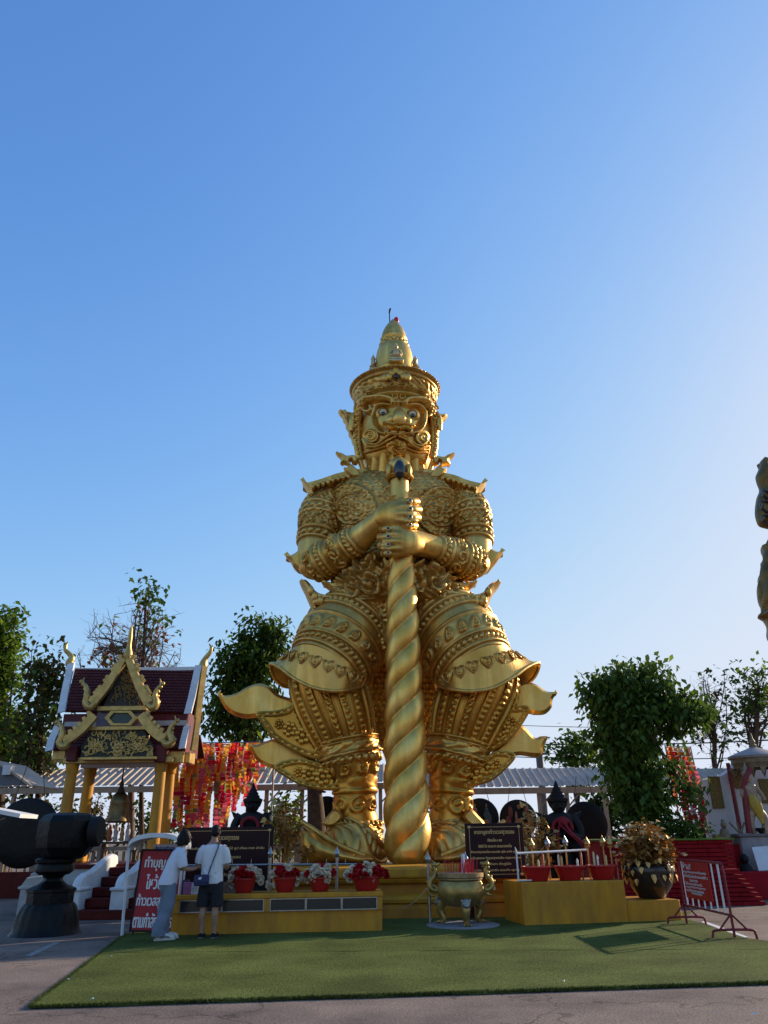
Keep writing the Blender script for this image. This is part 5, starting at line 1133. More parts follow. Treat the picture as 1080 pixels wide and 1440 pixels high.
# sunlit gold edge of the right gable end with hooked roof finials
for u0, u1 in ((285, 0), ):
    strip('gold_bargeboard', crom([P(286, 938, 21.9), P(280, 980, 21.5), P(276, 1012, 21.2)], 4), .16, .12, GGAB, (.6, -.8, 0)); strip('gold_bargeboard', crom([P(277, 1010, 21.2), P(273, 1040, 21.0), P(270, 1056, 20.9)], 4), .14, .12, GGAB, (.6, -.8, 0))
def chofa(pts, Y, r0, name='roof_finial', m=GGAB):
    q = crom(np.array([P(u, v, Y) for u, v in pts]), 6); b = MB(); b.tube(q, np.interp(np.linspace(0, 1, len(q)), [0, .15, .4, .8, 1], [r0, r0 * 1.5, r0 * .9, r0 * .55, .01]), 9); return b.build(name, m, pv, smooth=60)
chofa([(285, 945), (286, 934), (289, 926), (295, 918), (297, 911), (294, 905)], 21.9, .085); chofa([(99, 940), (98, 932), (101, 925), (97, 919), (92, 914), (93, 907), (96, 902)], 21.9, .085)
# front gable
YG = 20.25
b = MB(); b.plate(pl([(177, 926), (183, 926), (199, 992), (203, 1002), (143, 1002), (147, 992)], YG + .12), (0, -1, 0), .12); b.build('tympanum', mat('tympanum', (.05, .04, .03), .5, noise=.5, nscale=8), pv, smooth=0)
r = random.Random(12); b = MB()
for k in range(44):
    v = 935 + 55 * math.sqrt(r.random()); hw = (v - 926) / 66 * 22; u = 178 + r.uniform(-hw, hw); c = P(u, v, YG + .02); t = np.linspace(0, 5.5, 10); b.tube(np.stack([c[0] + .09 * (1 - t / 7) * np.cos(t), np.full(10, c[1]), c[2] + .09 * (1 - t / 7) * np.sin(t)], -1), .016, 5)
b.build('gable_carving', mat('carving_dull', (.22, .14, .05), .5, .4), pv)
pbox('gable_sill', 136, 206, 992.5, 999, YG, .2, GGAB, .01)
pbox('niche_wall', 134, 207, 1000, 1026, YG + .15, .12, mat('lavender', (.20, .16, .22), .6))
hexo = [(148, 1010), (157, 1000), (185, 1000), (194, 1010), (185, 1020.5), (157, 1020.5)]
q = pl(hexo, YG + .02); b = MB(); qi = q.mean(0) + (q - q.mean(0)) * .72
N = 6; b.add(np.r_[q + (0, -.06, 0), qi + (0, -.06, 0), q + (0, .12, 0), qi + (0, .12, 0)], [[i, (i + 1) % N, N + (i + 1) % N, N + i] for i in range(N)] + [[2 * N + i, 3 * N + i, 3 * N + (i + 1) % N, 2 * N + (i + 1) % N] for i in range(N)] + [[i, 2 * N + i, 2 * N + (i + 1) % N, (i + 1) % N] for i in range(N)] + [[N + i, N + (i + 1) % N, 3 * N + (i + 1) % N, 3 * N + i] for i in range(N)])
b.build('hexagon_frame', GGAB, pv, smooth=0); b = MB(); b.plate(qi + (0, .03, 0), (0, -1, 0), .03); b.build('hexagon_panel', mat('green_glass', (.035, .06, .055), .2), pv, smooth=0)
pbox('pediment_moulding', 120, 212, 1021, 1026.5, YG - .02, .16, GGAB, .01)
b = MB(); b.plate(pl([(132, 1026), (202, 1026), (217, 1050), (217, 1065), (115, 1065), (115, 1050)], YG + .12), (0, -1, 0), .1); b.build('pediment', GDARK, pv, smooth=0)
b = MB(); r = random.Random(2)
def rosette(b, c, R, n=8):
    b.ball(c, (R * .35, R * .3, R * .35), 9, 6)
    for k in range(n): a = k * 2 * PI / n; b.ball(c + np.array([R * .62 * math.cos(a), .01, R * .62 * math.sin(a)]), (R * .34, R * .18, R * .34), 7, 5)
cc = P(166, 1052, YG + .02); 
for u, v, R in ((166, 1052, .16), (137, 1050, .12), (195, 1050, .12), (152, 1036, .08), (180, 1036, .08), (122, 1060, .07), (210, 1060, .07)): rosette(b, P(u, v, YG + .04), R)
for k in range(80):
    u, v = r.uniform(118, 214), r.uniform(1029, 1063)
    if abs(u - 166) > 50 - (1065 - v) * .4: continue
    c = P(u, v, YG + .05); t = np.linspace(0, 6, 12); s = r.choice((-1, 1)); a0_ = r.uniform(0, 6); R = r.uniform(.08, .13); b.tube(np.stack([c[0] + R * (1 - t / 7.5) * np.cos(s * t + a0_), np.full(12, c[1]), c[2] + R * (1 - t / 7.5) * np.sin(s * t + a0_)], -1), .019, 5)
b.build('pediment_scrolls', GGAB, pv)
pbox('pediment_base', 112, 219, 1064, 1068, YG - .02, .3, GGAB, .01)
# bargeboards of the gable: serrated, ending in hooked finials
def barge(p0, p1, Y, w0, w1, hook, sgn, teeth):
    t = np.linspace(0, 1, 14); q = np.array([P(p0[0] + (p1[0] - p0[0]) * k, p0[1] + (p1[1] - p0[1]) * (k ** 1.0) + 5 * math.sin(k * PI) , Y) for k in t])
    strip('gable_bargeboard', q, np.linspace(w0, w1, 14), .16, GGAB)
    b = MB(); n = q[-1] - q[0]; n /= np.linalg.norm(n); up = np.cross(n, (0, -1, 0)); up *= np.sign(up[2])
    for k in range(teeth):
        c = q[0] + (q[-1] - q[0]) * ((k + .6) / teeth); i = int((k + .6) / teeth * 13); c = q[i] + up * (w0 * .45); b.plate(np.array([c - n * .07 , c + n * .07, c + n * .02 + up * .12, c - n * .05 + up * .10]) + (0, -.08, 0), (0, -1, 0), .09)
    b.build('bargeboard_teeth', GGAB, pv, smooth=0, kind='stuff')
    q = crom(np.array([P(u, v, Y - .1) for u, v in hook]), 6); b = MB(); b.tube(q, np.interp(np.linspace(0, 1, len(q)), [0, .2, .45, .75, 1], [.10, .15, .12, .07, .008]), 9, flat=.7)
    for k in range(5): i = int(len(q) * (.35 + .12 * k)); c = q[min(i, len(q) - 1)]; b.ball(c + np.array([sgn * .06, 0, .03]), (.05, .04, .06), 7, 5)
    b.build('gable_finial', GGAB, pv, smooth=60)
barge((175.5, 928), (131, 990), YG - .04, .17, .24, [(134, 988), (127, 995), (121, 988), (123, 976), (121, 966), (117, 960), (119, 952)], -1, 9)
barge((183, 928), (211, 990), YG - .04, .17, .24, [(208, 990), (214, 996), (220, 989), (218, 979), (221, 970), (226, 963), (225, 954)], 1, 9)
barge((135, 1006), (92, 1043), YG - .06, .22, .22, [(97, 1042), (91, 1050), (84, 1045), (88, 1033), (87, 1023), (83, 1017), (84, 1009)], -1, 6)
barge((200, 1006), (233, 1040), YG - .06, .22, .22, [(228, 1040), (235, 1047), (242, 1042), (238, 1031), (241, 1022), (247, 1015), (246, 1006)], 1, 6)
sp_ = P(179.5, 925, YG); m_ = MPP(sp_); b = MB(); b.lathe([(x * m_, y * m_) for x, y in ((3.5, -8), (5, -2), (6.2, 4), (5.4, 9), (3.6, 14), (3.0, 20), (3.2, 30), (2.2, 40), (.3, 48))], sp_, 16); b.build('spire', GGAB, pv, smooth=60)
strip('gable_roof', [P(178, 932, 20.8), P(140, 1000, 20.8)], .9, .05, TILE, (-.8, 0, .55)); strip('gable_roof', [P(181, 932, 20.8), P(208, 1000, 20.8)], .9, .05, TILE, (.8, 0, .55))
# bell
bt = P(174, 1081, 21.4); bell = thing('bronze_bell', (bt[0], 21.4, P(174, 1158, 21.4)[2]), 'old bronze temple bell hanging in the pavilion doorway', 'bell')
BEL = mat('bell_bronze', (.20, .135, .06), .45, .85, noise=.5, nscale=6)
zb2 = P(174, 1157, 21.4)[2]; m_ = .0178
b = MB(); b.lathe([(x * m_, y * m_) for x, y in ((15, 0), (17.5, 2), (17, 5), (15, 9), (14.2, 18), (13.6, 26), (14, 28), (13.2, 31), (11, 38), (6, 43), (.5, 44))], (bt[0], 21.4, zb2), 32); b.build('bell_body', BEL, bell, smooth=35)
b = MB(); b.lathe([(x * m_, y * m_) for x, y in ((5, 42), (5.5, 46), (3, 50), (3.6, 54), (1.8, 58), (1.0, 66))], (bt[0], 21.4, zb2), 12); b.build('crown_loop', mat('bell_crown', (.05, .03, .02), .6, .4), bell)
b = MB(); b.tube(np.array([(bt[0], 21.4, zb2 + 66 * m_), (bt[0], 21.4, bt[2] + .1)]), .018, 6); b.build('hanger', BLKM, bell)
bs = thing('wooden_stand', (bt[0] - .1, 21.8, 1.0), 'brown wooden bench frame standing below the bell', 'stand')
BRW = mat('brown_wood', (.13, .075, .04), .7, noise=.5, nscale=5)
for dx in (-.42, .42): b = MB(); b.box((bt[0] + dx, 21.8, 1.22), (.09, .09, .44)); b.build('leg', BRW, bs, smooth=0)
b = MB(); b.box((bt[0], 21.8, 1.47), (1.1, .4, .06)); b.build('seat', BRW, bs, smooth=0)
for k, (dx, cc, hh) in enumerate(((-.28, (.45, .12, .06), .42), (-.12, (.6, .55, .5), .5), (.05, (.55, .30, .12), .34), (.2, (.6, .6, .6), .46))):
    b = MB(); c = np.array([bt[0] + dx, 21.75, 1.505]); b.lathe([(.05, 0), (.065, .03), (.05, .12), (.07, hh * .5), (.045, hh * .7), (.05, hh * .82), (.02, hh * .95), (.004, hh)], c, 12); o = b.build('figurine', mat('figurine_%d' % k, cc, .5, noise=.4, nscale=20), smooth=50); tag(o, ['small rust red figurine under the bell', 'pale figurine under the bell, tallest of the group', 'small orange figurine under the bell', 'white figurine right of the others under the bell'][k], 'figurine')

# ================================================================ long shed roof on posts, fences, gongs
SHR = mat('roof_sheet', (.50, .40, .31), .6, .05, noise=.25, nscale=2)
SHP = mat('post_cream', (.40, .29, .19), .6, noise=.3, nscale=4)
def shed(u0, u1, vt, vb, Yt, Yb, label, posts):
    a, c = P(u0, vt, Yt), P(u1, vt, Yt); zt = (a[2] + c[2]) / 2; e, f = P(u0, vb, Yb), P(u1, vb, Yb); zb = (e[2] + f[2]) / 2; x0, x1 = min(a[0], e[0]), max(c[0], f[0])
    t = thing('shed_roof', ((x0 + x1) / 2, (Yt + Yb) / 2, 0), label, 'shed'); n = max(2, int(round((x1 - x0) / 1.05))); w_ = (x1 - x0) / n
    dv = np.array([0, Yb - Yt, zb - zt]); nr = np.cross((1, 0, 0), dv); nr /= np.linalg.norm(nr); nr *= np.sign(nr[2])
    prof = []
    for i in range(4): prof += [(i * .25, 0), (i * .25 + .17, 0), (i * .25 + .19, .035), (i * .25 + .23, .035)]
    prof.append((1.0, 0))
    for k in range(n):
        x = x0 + k * w_; top = np.array([np.array([x + q * w_ * .998, Yt, zt]) + nr * h for q, h in prof]); b = MB(); bot = top + dv; m2 = len(prof)
        b.add(np.r_[top, bot, top - nr * .012, bot - nr * .012], [[i, i + m2, i + m2 + 1, i + 1] for i in range(m2 - 1)] + [[2 * m2 + i, 2 * m2 + i + 1, 3 * m2 + i + 1, 3 * m2 + i] for i in range(m2 - 1)] + [[m2 + i, 3 * m2 + i, 3 * m2 + i + 1, m2 + i + 1] for i in range(m2 - 1)])
        b.build('roof_sheet', SHR, t, smooth=0)
    b = MB(); b.box(((x0 + x1) / 2, Yb + .06, zb - .14), (x1 - x0, .10, .2)); b.build('fascia', SHP, t, smooth=0)
    b = MB(); b.box(((x0 + x1) / 2, Yt, zt - .1), (x1 - x0, .12, .14)); b.build('purlin', SHP, t, smooth=0)
    for u in posts:
        p = P(u, 1120, Yb + .18); b = MB(); b.box((p[0], p[1], (zb - .2) / 2), (.13, .13, zb - .2)); b.build('post', SHP, t, smooth=0)
        b = MB(); b.tube(np.array([(p[0], p[1], zb - .7), (p[0] + .45, p[1], zb - .24)]), .03, 6); b.build('brace', SHP, t)
    return zb
zs = shed(-60, 560, 1079, 1103, 29.5, 27.6, 'long ribbed metal shed roof behind the pavilion and streamers', (20, 425, 320, 375, 535))
shed(575, 860, 1081, 1106, 29.5, 27.6, 'ribbed metal shed roof on cream posts right of the statue', (758, 797, 640, 850))
shed(900, 1046, 1081, 1098, 30.5, 28.9, 'short stretch of ribbed metal roof behind the white shrine wall', (1040,))
def fence(u0, u1, Y, h, label, m, every=2.0):
    x0, x1 = P(u0, 1200, Y)[0], P(u1, 1200, Y)[0]; t = thing('balustrade', ((x0 + x1) / 2, Y, 0), label, 'fence')
    n = int((x1 - x0) / every)
    for k in range(n + 1): b = MB(); x = x0 + (x1 - x0) * k / n; b.box((x, Y, h / 2 + .03), (.26, .26, h + .06), bev=.02); b.build('post', m, t, smooth=0)
    b = MB(); b.box(((x0 + x1) / 2, Y, h - .06), (x1 - x0, .16, .12)); b.build('top_rail', m, t, smooth=0); b = MB(); b.box(((x0 + x1) / 2, Y, .1), (x1 - x0, .2, .2)); b.build('plinth', m, t, smooth=0)
    b = MB(); q = int((x1 - x0) / .24)
    for k in range(q): b.lathe([(.045, .2), (.06, .35), (.04, .6), (.05, h - .14)], (x0 + .12 + k * .24, Y, 0), 6, caps=False)
    b.build('balusters', m, t, kind='stuff')
CON = mat('concrete_fence', (.30, .23, .17), .8, noise=.35, nscale=3)
fence(-40, 420, 26.4, 1.35, 'brown concrete balustrade running behind the bell pavilion', CON)
fence(690, 1010, 26.4, 1.25, 'pale concrete balustrade behind the right-hand gongs', CON)
b = MB(); gx0, gx1 = P(-30, 1200, 24.8)[0], P(120, 1200, 24.8)[0]; b.box(((gx0 + gx1) / 2, 24.8, .35), (gx1 - gx0, .3, .7)); tag(b.build('planter_wall', REDD, smooth=0), 'low dark red wall in the shade at the far left', 'wall')
def gong(u, v, r, Y, label, art, zb=zs):
    c = P(u, v, Y); R = r * MPP(c); t = thing('gong', (c[0], Y, c[2] - R), label, 'gong', None); M = np.array(Matrix.Rotation(PI / 2, 3, 'X'))
    b = MB(); b.lathe([(.01, .012), (R * .5, .012), (R * .93, .0), (R, -.03), (R, -.12), (R * .96, -.12), (R * .95, -.04), (.01, -.03)], c, 44, M=M); g = b.build('gong_disc', BLK, t, smooth=35)
    for s in (-1, 1): b = MB(); q = c + np.array([s * R * .5, 0, R * .85]); b.tube(np.array([q, (c[0] + s * R * .25, Y, max(zb - .1, q[2] + .3))]), .01, 5); b.build('cord', BRW, t)
    for (du, dv, ru, rv, m) in art: b = MB(); q = c + np.array([du * R, -.065, dv * R]); b.ball(q, (ru * R, .02, rv * R), 14, 6); b.build('painted_figure', m, g, smooth=60)
    return t
PR = mat('paint_brick', (.22, .05, .04), .5, noise=.4, nscale=14); PT = mat('paint_teal', (.05, .10, .10), .5, noise=.4, nscale=14); PG_ = mat('paint_gold', (.30, .17, .05), .5, noise=.4, nscale=14); PF = mat('paint_flesh', (.36, .17, .11), .5, noise=.4, nscale=14)
art1 = [(-.3, .38, .13, .14, PF), (-.3, .08, .2, .24, PR), (-.45, -.2, .12, .2, PR), (.32, .40, .10, .12, PT), (.32, .12, .17, .24, PT), (.3, -.28, .2, .22, PG_), (-.18, -.38, .26, .2, PG_), (-.3, .6, .06, .12, PG_), (.32, .6, .05, .1, PG_), (.05, -.3, .2, .24, PG_), (.5, -.1, .07, .3, PT)]
art2 = [(-.42, .35, .12, .3, PR), (-.55, -.1, .15, .28, PR), (-.3, -.42, .28, .16, PF), (.45, .4, .14, .22, PR), (.05, .62, .1, .12, PG_), (.02, -.22, .27, .26, PG_), (.55, .05, .12, .25, PG_), (-.12, .1, .07, .3, PF)]
gong(676, 1150, 26, 26.2, 'black gong painted with two standing figures beside the statue shin', art1); gong(729, 1152, 26, 26.2, 'black gong painted with a red serpent, hanging right of the maroon board', art2)
gong(825, 1159, 30, 25.0, 'plain black gong hanging right of the dark standing figure', []); gong(459, 1145, 24, 26.2, 'dark painted gong behind the curled toe of the statue', [(-.3, .2, .2, .35, PR), (.3, -.3, .25, .2, PR), (-.2, -.4, .2, .2, PF)]); gong(34, 1171, 46, 17.9, 'huge plain black gong at the far left behind the black pedestal', [], zb=3.2)

# ================================================================ black pedestal vessel at the left
vc = G(60, 1318); vc = np.array([vc[0] - .17, vc[1] + .5, 0]); m_ = MPP(vc + (0, 0, .6)) ; K = m_ / math.cos(PITCH) * .985
ves = thing('pedestal_bowl', vc, 'big black eight-sided bowl on a moulded black pedestal with a round stub at its side', 'pedestal bowl')
def z_of(v): return P(69, v, vc[1] - .3)[2]
prof_base = [(47, 1323), (48, 1316), (44, 1311), (43, 1300), (41, 1288), (38, 1278), (34, 1272)]
b = MB(); b.lathe([(r * m_, max(z_of(v), 0)) for r, v in prof_base] + [(.01, z_of(1272))], vc, 64, mod=lambda R, Z, ph: R * (1 - .05 * np.abs(np.sin(ph * 9)) * (Z > .12))); b.build('skirt', BLK, ves, smooth=40)
b = MB(); b.lathe([(31, 1273), (31, 1256), (33, 1255), (33, 1251), (29, 1249), (22, 1245), (15, 1240), (13, 1236), (15, 1232), (23, 1228)] and [(r * m_, z_of(v)) for r, v in [(31, 1273), (31, 1256), (33, 1255), (33, 1251), (29, 1249), (20, 1245), (14, 1240), (12.5, 1236), (15, 1232), (23, 1228)]], vc, 8, M=Matrix.Rotation(PI / 8, 3, 'Z')); b.build('stem', BLK, ves, smooth=25)
b = MB(); b.lathe([(r * m_, z_of(v)) for r, v in [(20, 1231), (26, 1226), (26.5, 1219), (24, 1215), (27, 1213), (27.5, 1209), (25, 1207)]], vc, 32); b.build('collar', BLK, ves, smooth=40)
b = MB(); b.lathe([(r * m_, z_of(v)) for r, v in [(22, 1209), (30, 1205), (39, 1192), (41.5, 1178), (41, 1155), (36, 1147), (28, 1143.5), (.5, 1142)]], vc + (.14, 0, 0), 8, M=Matrix.Rotation(PI / 8 + .12, 3, 'Z')); b.build('bowl', BLK, ves, smooth=20)
b = MB(); c = vc + np.array([.14 + 38 * m_, -.1, z_of(1170)]); b.lathe([(.01, 0), (20 * m_, 0), (20.5 * m_, .04), (20 * m_, .15), (18 * m_, .18), (.01, .18)], c, 30, M=Matrix.Rotation(PI / 2, 3, 'Y')); b.build('side_stub', BLKM, ves, smooth=30)
# white canopy tip and grey-roofed booth at the far left
ca = P(-40, 1138, 11.6); cb_ = P(27, 1151, 11.6); cn = thing('white_board', (ca[0] - .3, 11.6, 0), 'white board edge jutting in from the far left of the picture', 'board')
b = MB(); dd = cb_ - ca; dd /= np.linalg.norm(dd); b.box((ca + cb_) / 2 - np.array([.5, -.3, -.13]) * (1, 1, 1), (1.75, .6, .055), R=np.stack([dd, (0, 1, 0), np.cross(dd, (0, 1, 0))], 1)); b.build('board_top', WHT, cn, smooth=0)
b = MB(); b.tube(np.array([(ca[0] - .3, 11.9, 0), (ca[0] - .3, 11.9, ca[2] + .1)]), .03, 8); b.build('post', STEEL, cn); b = MB(); b.tube(np.array([(ca[0] - .3, 11.9, ca[2] - .35), (cb_[0] - .35, 11.9, cb_[2] + .02)]), .012, 6); b.build('brace', STEEL, cn)
bo = thing('booth_roof', P(-20, 1240, 24) * (1, 1, 0), 'grey sloped booth roof with a white end block at the far left', 'booth')
a, c, e = P(-70, 1076, 24), P(2, 1077, 24), P(40, 1104, 24)
b = MB(); b.plate(np.array([a, c, e, (a[0], 24, e[2])]), (0, -1, 0), .12); b.build('gable', mat('booth_grey', (.14, .14, .15), .7), bo, smooth=0)
b = MB(); dd = e - c; L = np.linalg.norm(dd); dd /= L; b.box((c + e) / 2 + np.array([0, .9, .05]), (L + .3, 2.1, .06), R=np.stack([dd, (0, 1, 0), np.cross(dd, (0, 1, 0))], 1)); b.build('roof_slope', SHR, bo, smooth=0)
b = MB(); q = P(12, 1083, 23.9); b.box(q, (.22, .3, .28)); b.build('end_block', WHT, bo, smooth=0)
b = MB(); b.box((c[0] - .4, 24.3, e[2] / 2), (.14, .14, e[2])); b.build('post', SHP, bo, smooth=0)

# ================================================================ paper streamers
SC_ = [mat('paper_' + n, c, .7, trans=.5) for n, c in (('red', (.62, .03, .03)), ('orange', (.75, .16, .03)), ('yellow', (.75, .42, .05)), ('pink', (.65, .13, .20)), ('green', (.20, .30, .12)), ('white', (.66, .62, .60)), ('blue', (.22, .36, .42)), ('crimson', (.45, .01, .05)))]
def streamer(p0, p1, wdt, seed, label, group, pal):
    r = random.Random(seed); d = p1 - p0; L = np.linalg.norm(d); n = max(3, int(L / .125)); b = MB(); y0 = 0; a = r.uniform(-.5, .5); ph = r.uniform(0, 6); col = r.choice(pal)
    for k in range(n):
        t0, t1 = k / n, (k + 1) / n - .006 / L; sw = lambda t: np.array([.05 * math.sin(t * 4 + ph), .06 * math.sin(t * 3 + ph * 2), 0]) * t
        if r.random() < .6: col = r.choice(pal)
        b.cur = col; wd = wdt * r.uniform(.8, 1.08); a2 = a + .9 * math.sin(t0 * 7 + ph); x = np.array([math.cos(a2), math.sin(a2), 0]) * wd / 2; o = np.array([-math.sin(a2), math.cos(a2), 0]) * r.uniform(.01, .06)
        q0, q1 = p0 + d * t0 + sw(t0), p0 + d * t1 + sw(t1); qm = (q0 + q1) / 2 + o
        b.add([q0 - x, q0 + x, qm + x, qm - x, q1 + x, q1 - x], [[0, 1, 2, 3], [3, 2, 4, 5]])
    o = b.build('paper_streamer', SC_, smooth=0); tag(o, label, 'streamer', group); return o
r = random.Random(31); YS = 24.6
zl = P(300, 1046, YS)[2]
sr = thing('streamer_line', (P(310, 1046, YS)[0], YS, 0), 'thin metal frame carrying the paper streamers right of the pavilion', 'frame')
for yy in (0, .5, 1.0): b = MB(); b.tube(np.array([(P(238, 1046, YS)[0], YS + yy, zl + .03), (P(384, 1046, YS)[0], YS + yy, zl + .03)]), .012, 6); b.build('wire', STEEL, sr)
for u in (240, 383):
    b = MB(); x = P(u, 1046, YS)[0]; b.tube(np.array([(x, YS + .5, 0), (x, YS + .5, zl + .2)]), .03, 8); b.build('post', STEEL, sr)
    b = MB(); b.tube(np.array([(x, YS, zl + .03), (x, YS + 1.0, zl + .03)]), .015, 6); b.build('crossbar', STEEL, sr)
GRS = 'paper streamers hanging from the wires'
for k in range(66):
    row = k % 3; u = 242 + (k / 65) * 126 + r.uniform(-2, 2)
    vb = 1172 - r.uniform(0, 14)
    if u > 318: vb = 1165 - (u - 318) * 1.1 - r.uniform(0, 26)
    if u > 352: vb = 1082 + r.uniform(0, 14)
    if row == 0 and u < 345 and k % 2: vb = 1085 + r.uniform(0, 50)
    p0 = np.array([P(u, 1046, YS)[0], YS + .5 * row, zl + .02]); p1 = np.array([p0[0] + r.uniform(-.08, .08), p0[1], max(P(u, vb, YS)[2], .4)])
    streamer(p0, p1, r.uniform(.13, .21), 100 + k, 'patchwork paper streamer in red, orange and yellow hanging beside the pavilion', GRS, [0, 0, 1, 1, 2, 2, 2, 3, 3, 7, 4] if row == 0 or k % 2 else [0, 1, 2, 2, 3, 3, 4, 5, 6, 7])
# second curtain right of the bodhi tree
a, c = P(936, 1050, 22.6), P(972, 1052, 22.6); sr = thing('streamer_stand', (P(985, 1180, 22.6)[0], 22.6, 0), 'slanting metal frame of the streamers right of the leafy tree', 'frame')
e, f = P(962, 1172, 22.2), P(1000, 1174, 22.2); zt = .9
for p, q in ((a, e), (c, f)): b = MB(); b.tube(np.array([p + (0, .04, .05), (q[0], q[1] + .04, .85)]), .018, 6); b.build('pole', STEEL, sr)
b = MB(); b.tube(np.array([a + (0, .04, .03), c + (0, .04, .03)]), .015, 6); b.build('crossbar', STEEL, sr)
for k in range(11):
    t = (k + .3) / 11; streamer(a + (c - a) * t, e + (f - e) * t + np.array([0, 0, r.uniform(0, .25)]), .145, 300 + k, 'bright red and orange paper streamer on the slanting frame', 'paper streamers on the slanting frame', [0, 0, 1, 1, 2, 3, 7, 7, 4, 5])

# ================================================================ small dark giants
SASH = mat('red_sash', (.26, .012, .022), .75, noise=.4, nscale=8)
def dark_giant(c, H, label, seated, sash_full):
    t = thing('dark_guardian', c, label, 'statue'); s = H / 2.0; c = np.array(c, float); Q = lambda x, y, z: c + np.array([x, y, z]) * s
    b = MB()
    b.rings(loft([(*Q(0, 0, .0), .34 * s, .8), (*Q(0, 0, .12), .30 * s, .8), (*Q(0, 0, .5), .30 * s, .75), (*Q(0, 0, .85), .24 * s, .7), (*Q(0, -.02, 1.15), .31 * s, .62), (*Q(0, 0, 1.28), .27 * s, .6), (*Q(0, 0, 1.36), .10 * s, .9)], 36, 40, px=False, A0=(0, -1, 0)))
    b.build('body', BLKM, t, smooth=60)
    for k in (-1, 1):
        b = MB(); b.tube(crom(np.array([Q(k * .27, 0, 1.27), Q(k * .40, -.04, 1.05), Q(k * .40, -.10, .84), Q(k * .22, -.30, .86), Q(k * .05, -.36, .9)]), 5), np.linspace(.115, .06, 21) * s, 10); b.build('arm', BLKM, t)
        b = MB(); b.tube(crom(np.array([Q(k * .12, -.05, .75), Q(k * .34, -.2, .52), Q(k * .30, -.12, .25), Q(k * .30, -.18, .03)]), 5), np.linspace(.17, .08, 16) * s, 10); b.build('leg', BLKM, t)
        b = MB(); b.plate(np.array([Q(k * .30, 0, 1.28), Q(k * .50, 0, 1.36), Q(k * .44, 0, 1.22), Q(k * .36, 0, 1.18)]), (0, -1, 0), .1 * s); b.build('shoulder_flange', BLKM, t, smooth=0)
        b = MB(); b.plate(np.array([Q(k * .13, 0, 1.40), Q(k * .19, 0, 1.48), Q(k * .24, 0, 1.62), Q(k * .16, 0, 1.60)]), (0, -1, 0), .06 * s); b.build('ear_guard', BLKM, t, smooth=0)
    b = MB(); b.ball(Q(0, -.02, 1.48), (.165 * s, .16 * s, .17 * s), 20, 12); b.ball(Q(0, -.18, 1.46), (.05 * s, .05 * s, .05 * s), 8, 6); b.ball(Q(-.07, -.16, 1.51), .03 * s, 8, 6); b.ball(Q(.07, -.16, 1.51), .03 * s, 8, 6); b.build('head', BLKM, t, smooth=60)
    b = MB(); b.lathe([(r * s, z * s) for r, z in ((.17, 1.55), (.215, 1.57), (.225, 1.63), (.19, 1.65), (.16, 1.66), (.165, 1.70), (.125, 1.73), (.13, 1.77), (.09, 1.80), (.095, 1.83), (.06, 1.88), (.03, 1.96), (.003, 2.02))], c, 24); b.build('crown', BLKM, t, smooth=35)
    b = MB(); b.tube(np.array([Q(0, -.38, .0), Q(0, -.38, .95)]), np.array([.07, .045]) * s, 10); b.build('club', BLKM, t)
    b = MB(); tt = np.linspace(-.2, PI + .2, 18); b.tube(np.stack([c[0] + .20 * s * np.cos(tt), np.full(18, c[1] - .26 * s), c[2] + (1.02 + .18 * np.sin(tt)) * s], -1), .045 * s, 8); b.build('red_garland', SASH, t)
    if sash_full:
        for pts, w_ in (([(-.05, -.36, 1.18), (-.14, -.40, .9), (-.15, -.42, .5), (-.14, -.42, .12)], .05), ([(.0, -.36, 1.18), (.12, -.42, .95), (.34, -.46, .74), (.46, -.4, .62), (.44, -.4, .30)], .06), ([(-.1, -.38, 1.10), (.1, -.44, .9), (.3, -.47, .7), (.40, -.42, .55), (.38, -.42, .2)], .05)):
            q = crom(np.array([Q(*p) for p in pts]), 6); b = MB(); b.tube(q, w_ * s, 8, flat=.5); b.build('red_sash', SASH, t)
        b = MB(); b.ball(Q(.0, -.36, 1.16), (.12 * s, .06 * s, .10 * s), 12, 8); b.build('sash_knot', SASH, t)
    return t
q = P(357, 1100, 20.2); h = q[2]; zb_ = .75
pd = thing('dark_pedestal', (q[0], 20.2, 0), 'dark block under the black giant on the left', 'pedestal'); b = MB(); b.box((q[0], 20.2, zb_ / 2), (1.3, 1.0, zb_), bev=.04); b.build('pedestal', BLKM, pd, smooth=0)
dark_giant((q[0], 20.2, zb_), (h - zb_) * .99, 'black giant statue with a red collar behind the maroon board at the left', True, False)
q = P(781, 1097, 19.4); h = q[2]; zb_ = .55
pd = thing('dark_pedestal', (q[0], 19.4, 0), 'dark block under the black giant wearing a red sash', 'pedestal'); b = MB(); b.box((q[0], 19.4, zb_ / 2), (1.1, 1.0, zb_), bev=.04); b.build('pedestal', BLKM, pd, smooth=0)
dark_giant((q[0], 19.4, zb_), (h - zb_) * .99, 'black giant statue draped in a red sash right of the maroon board', False, True)

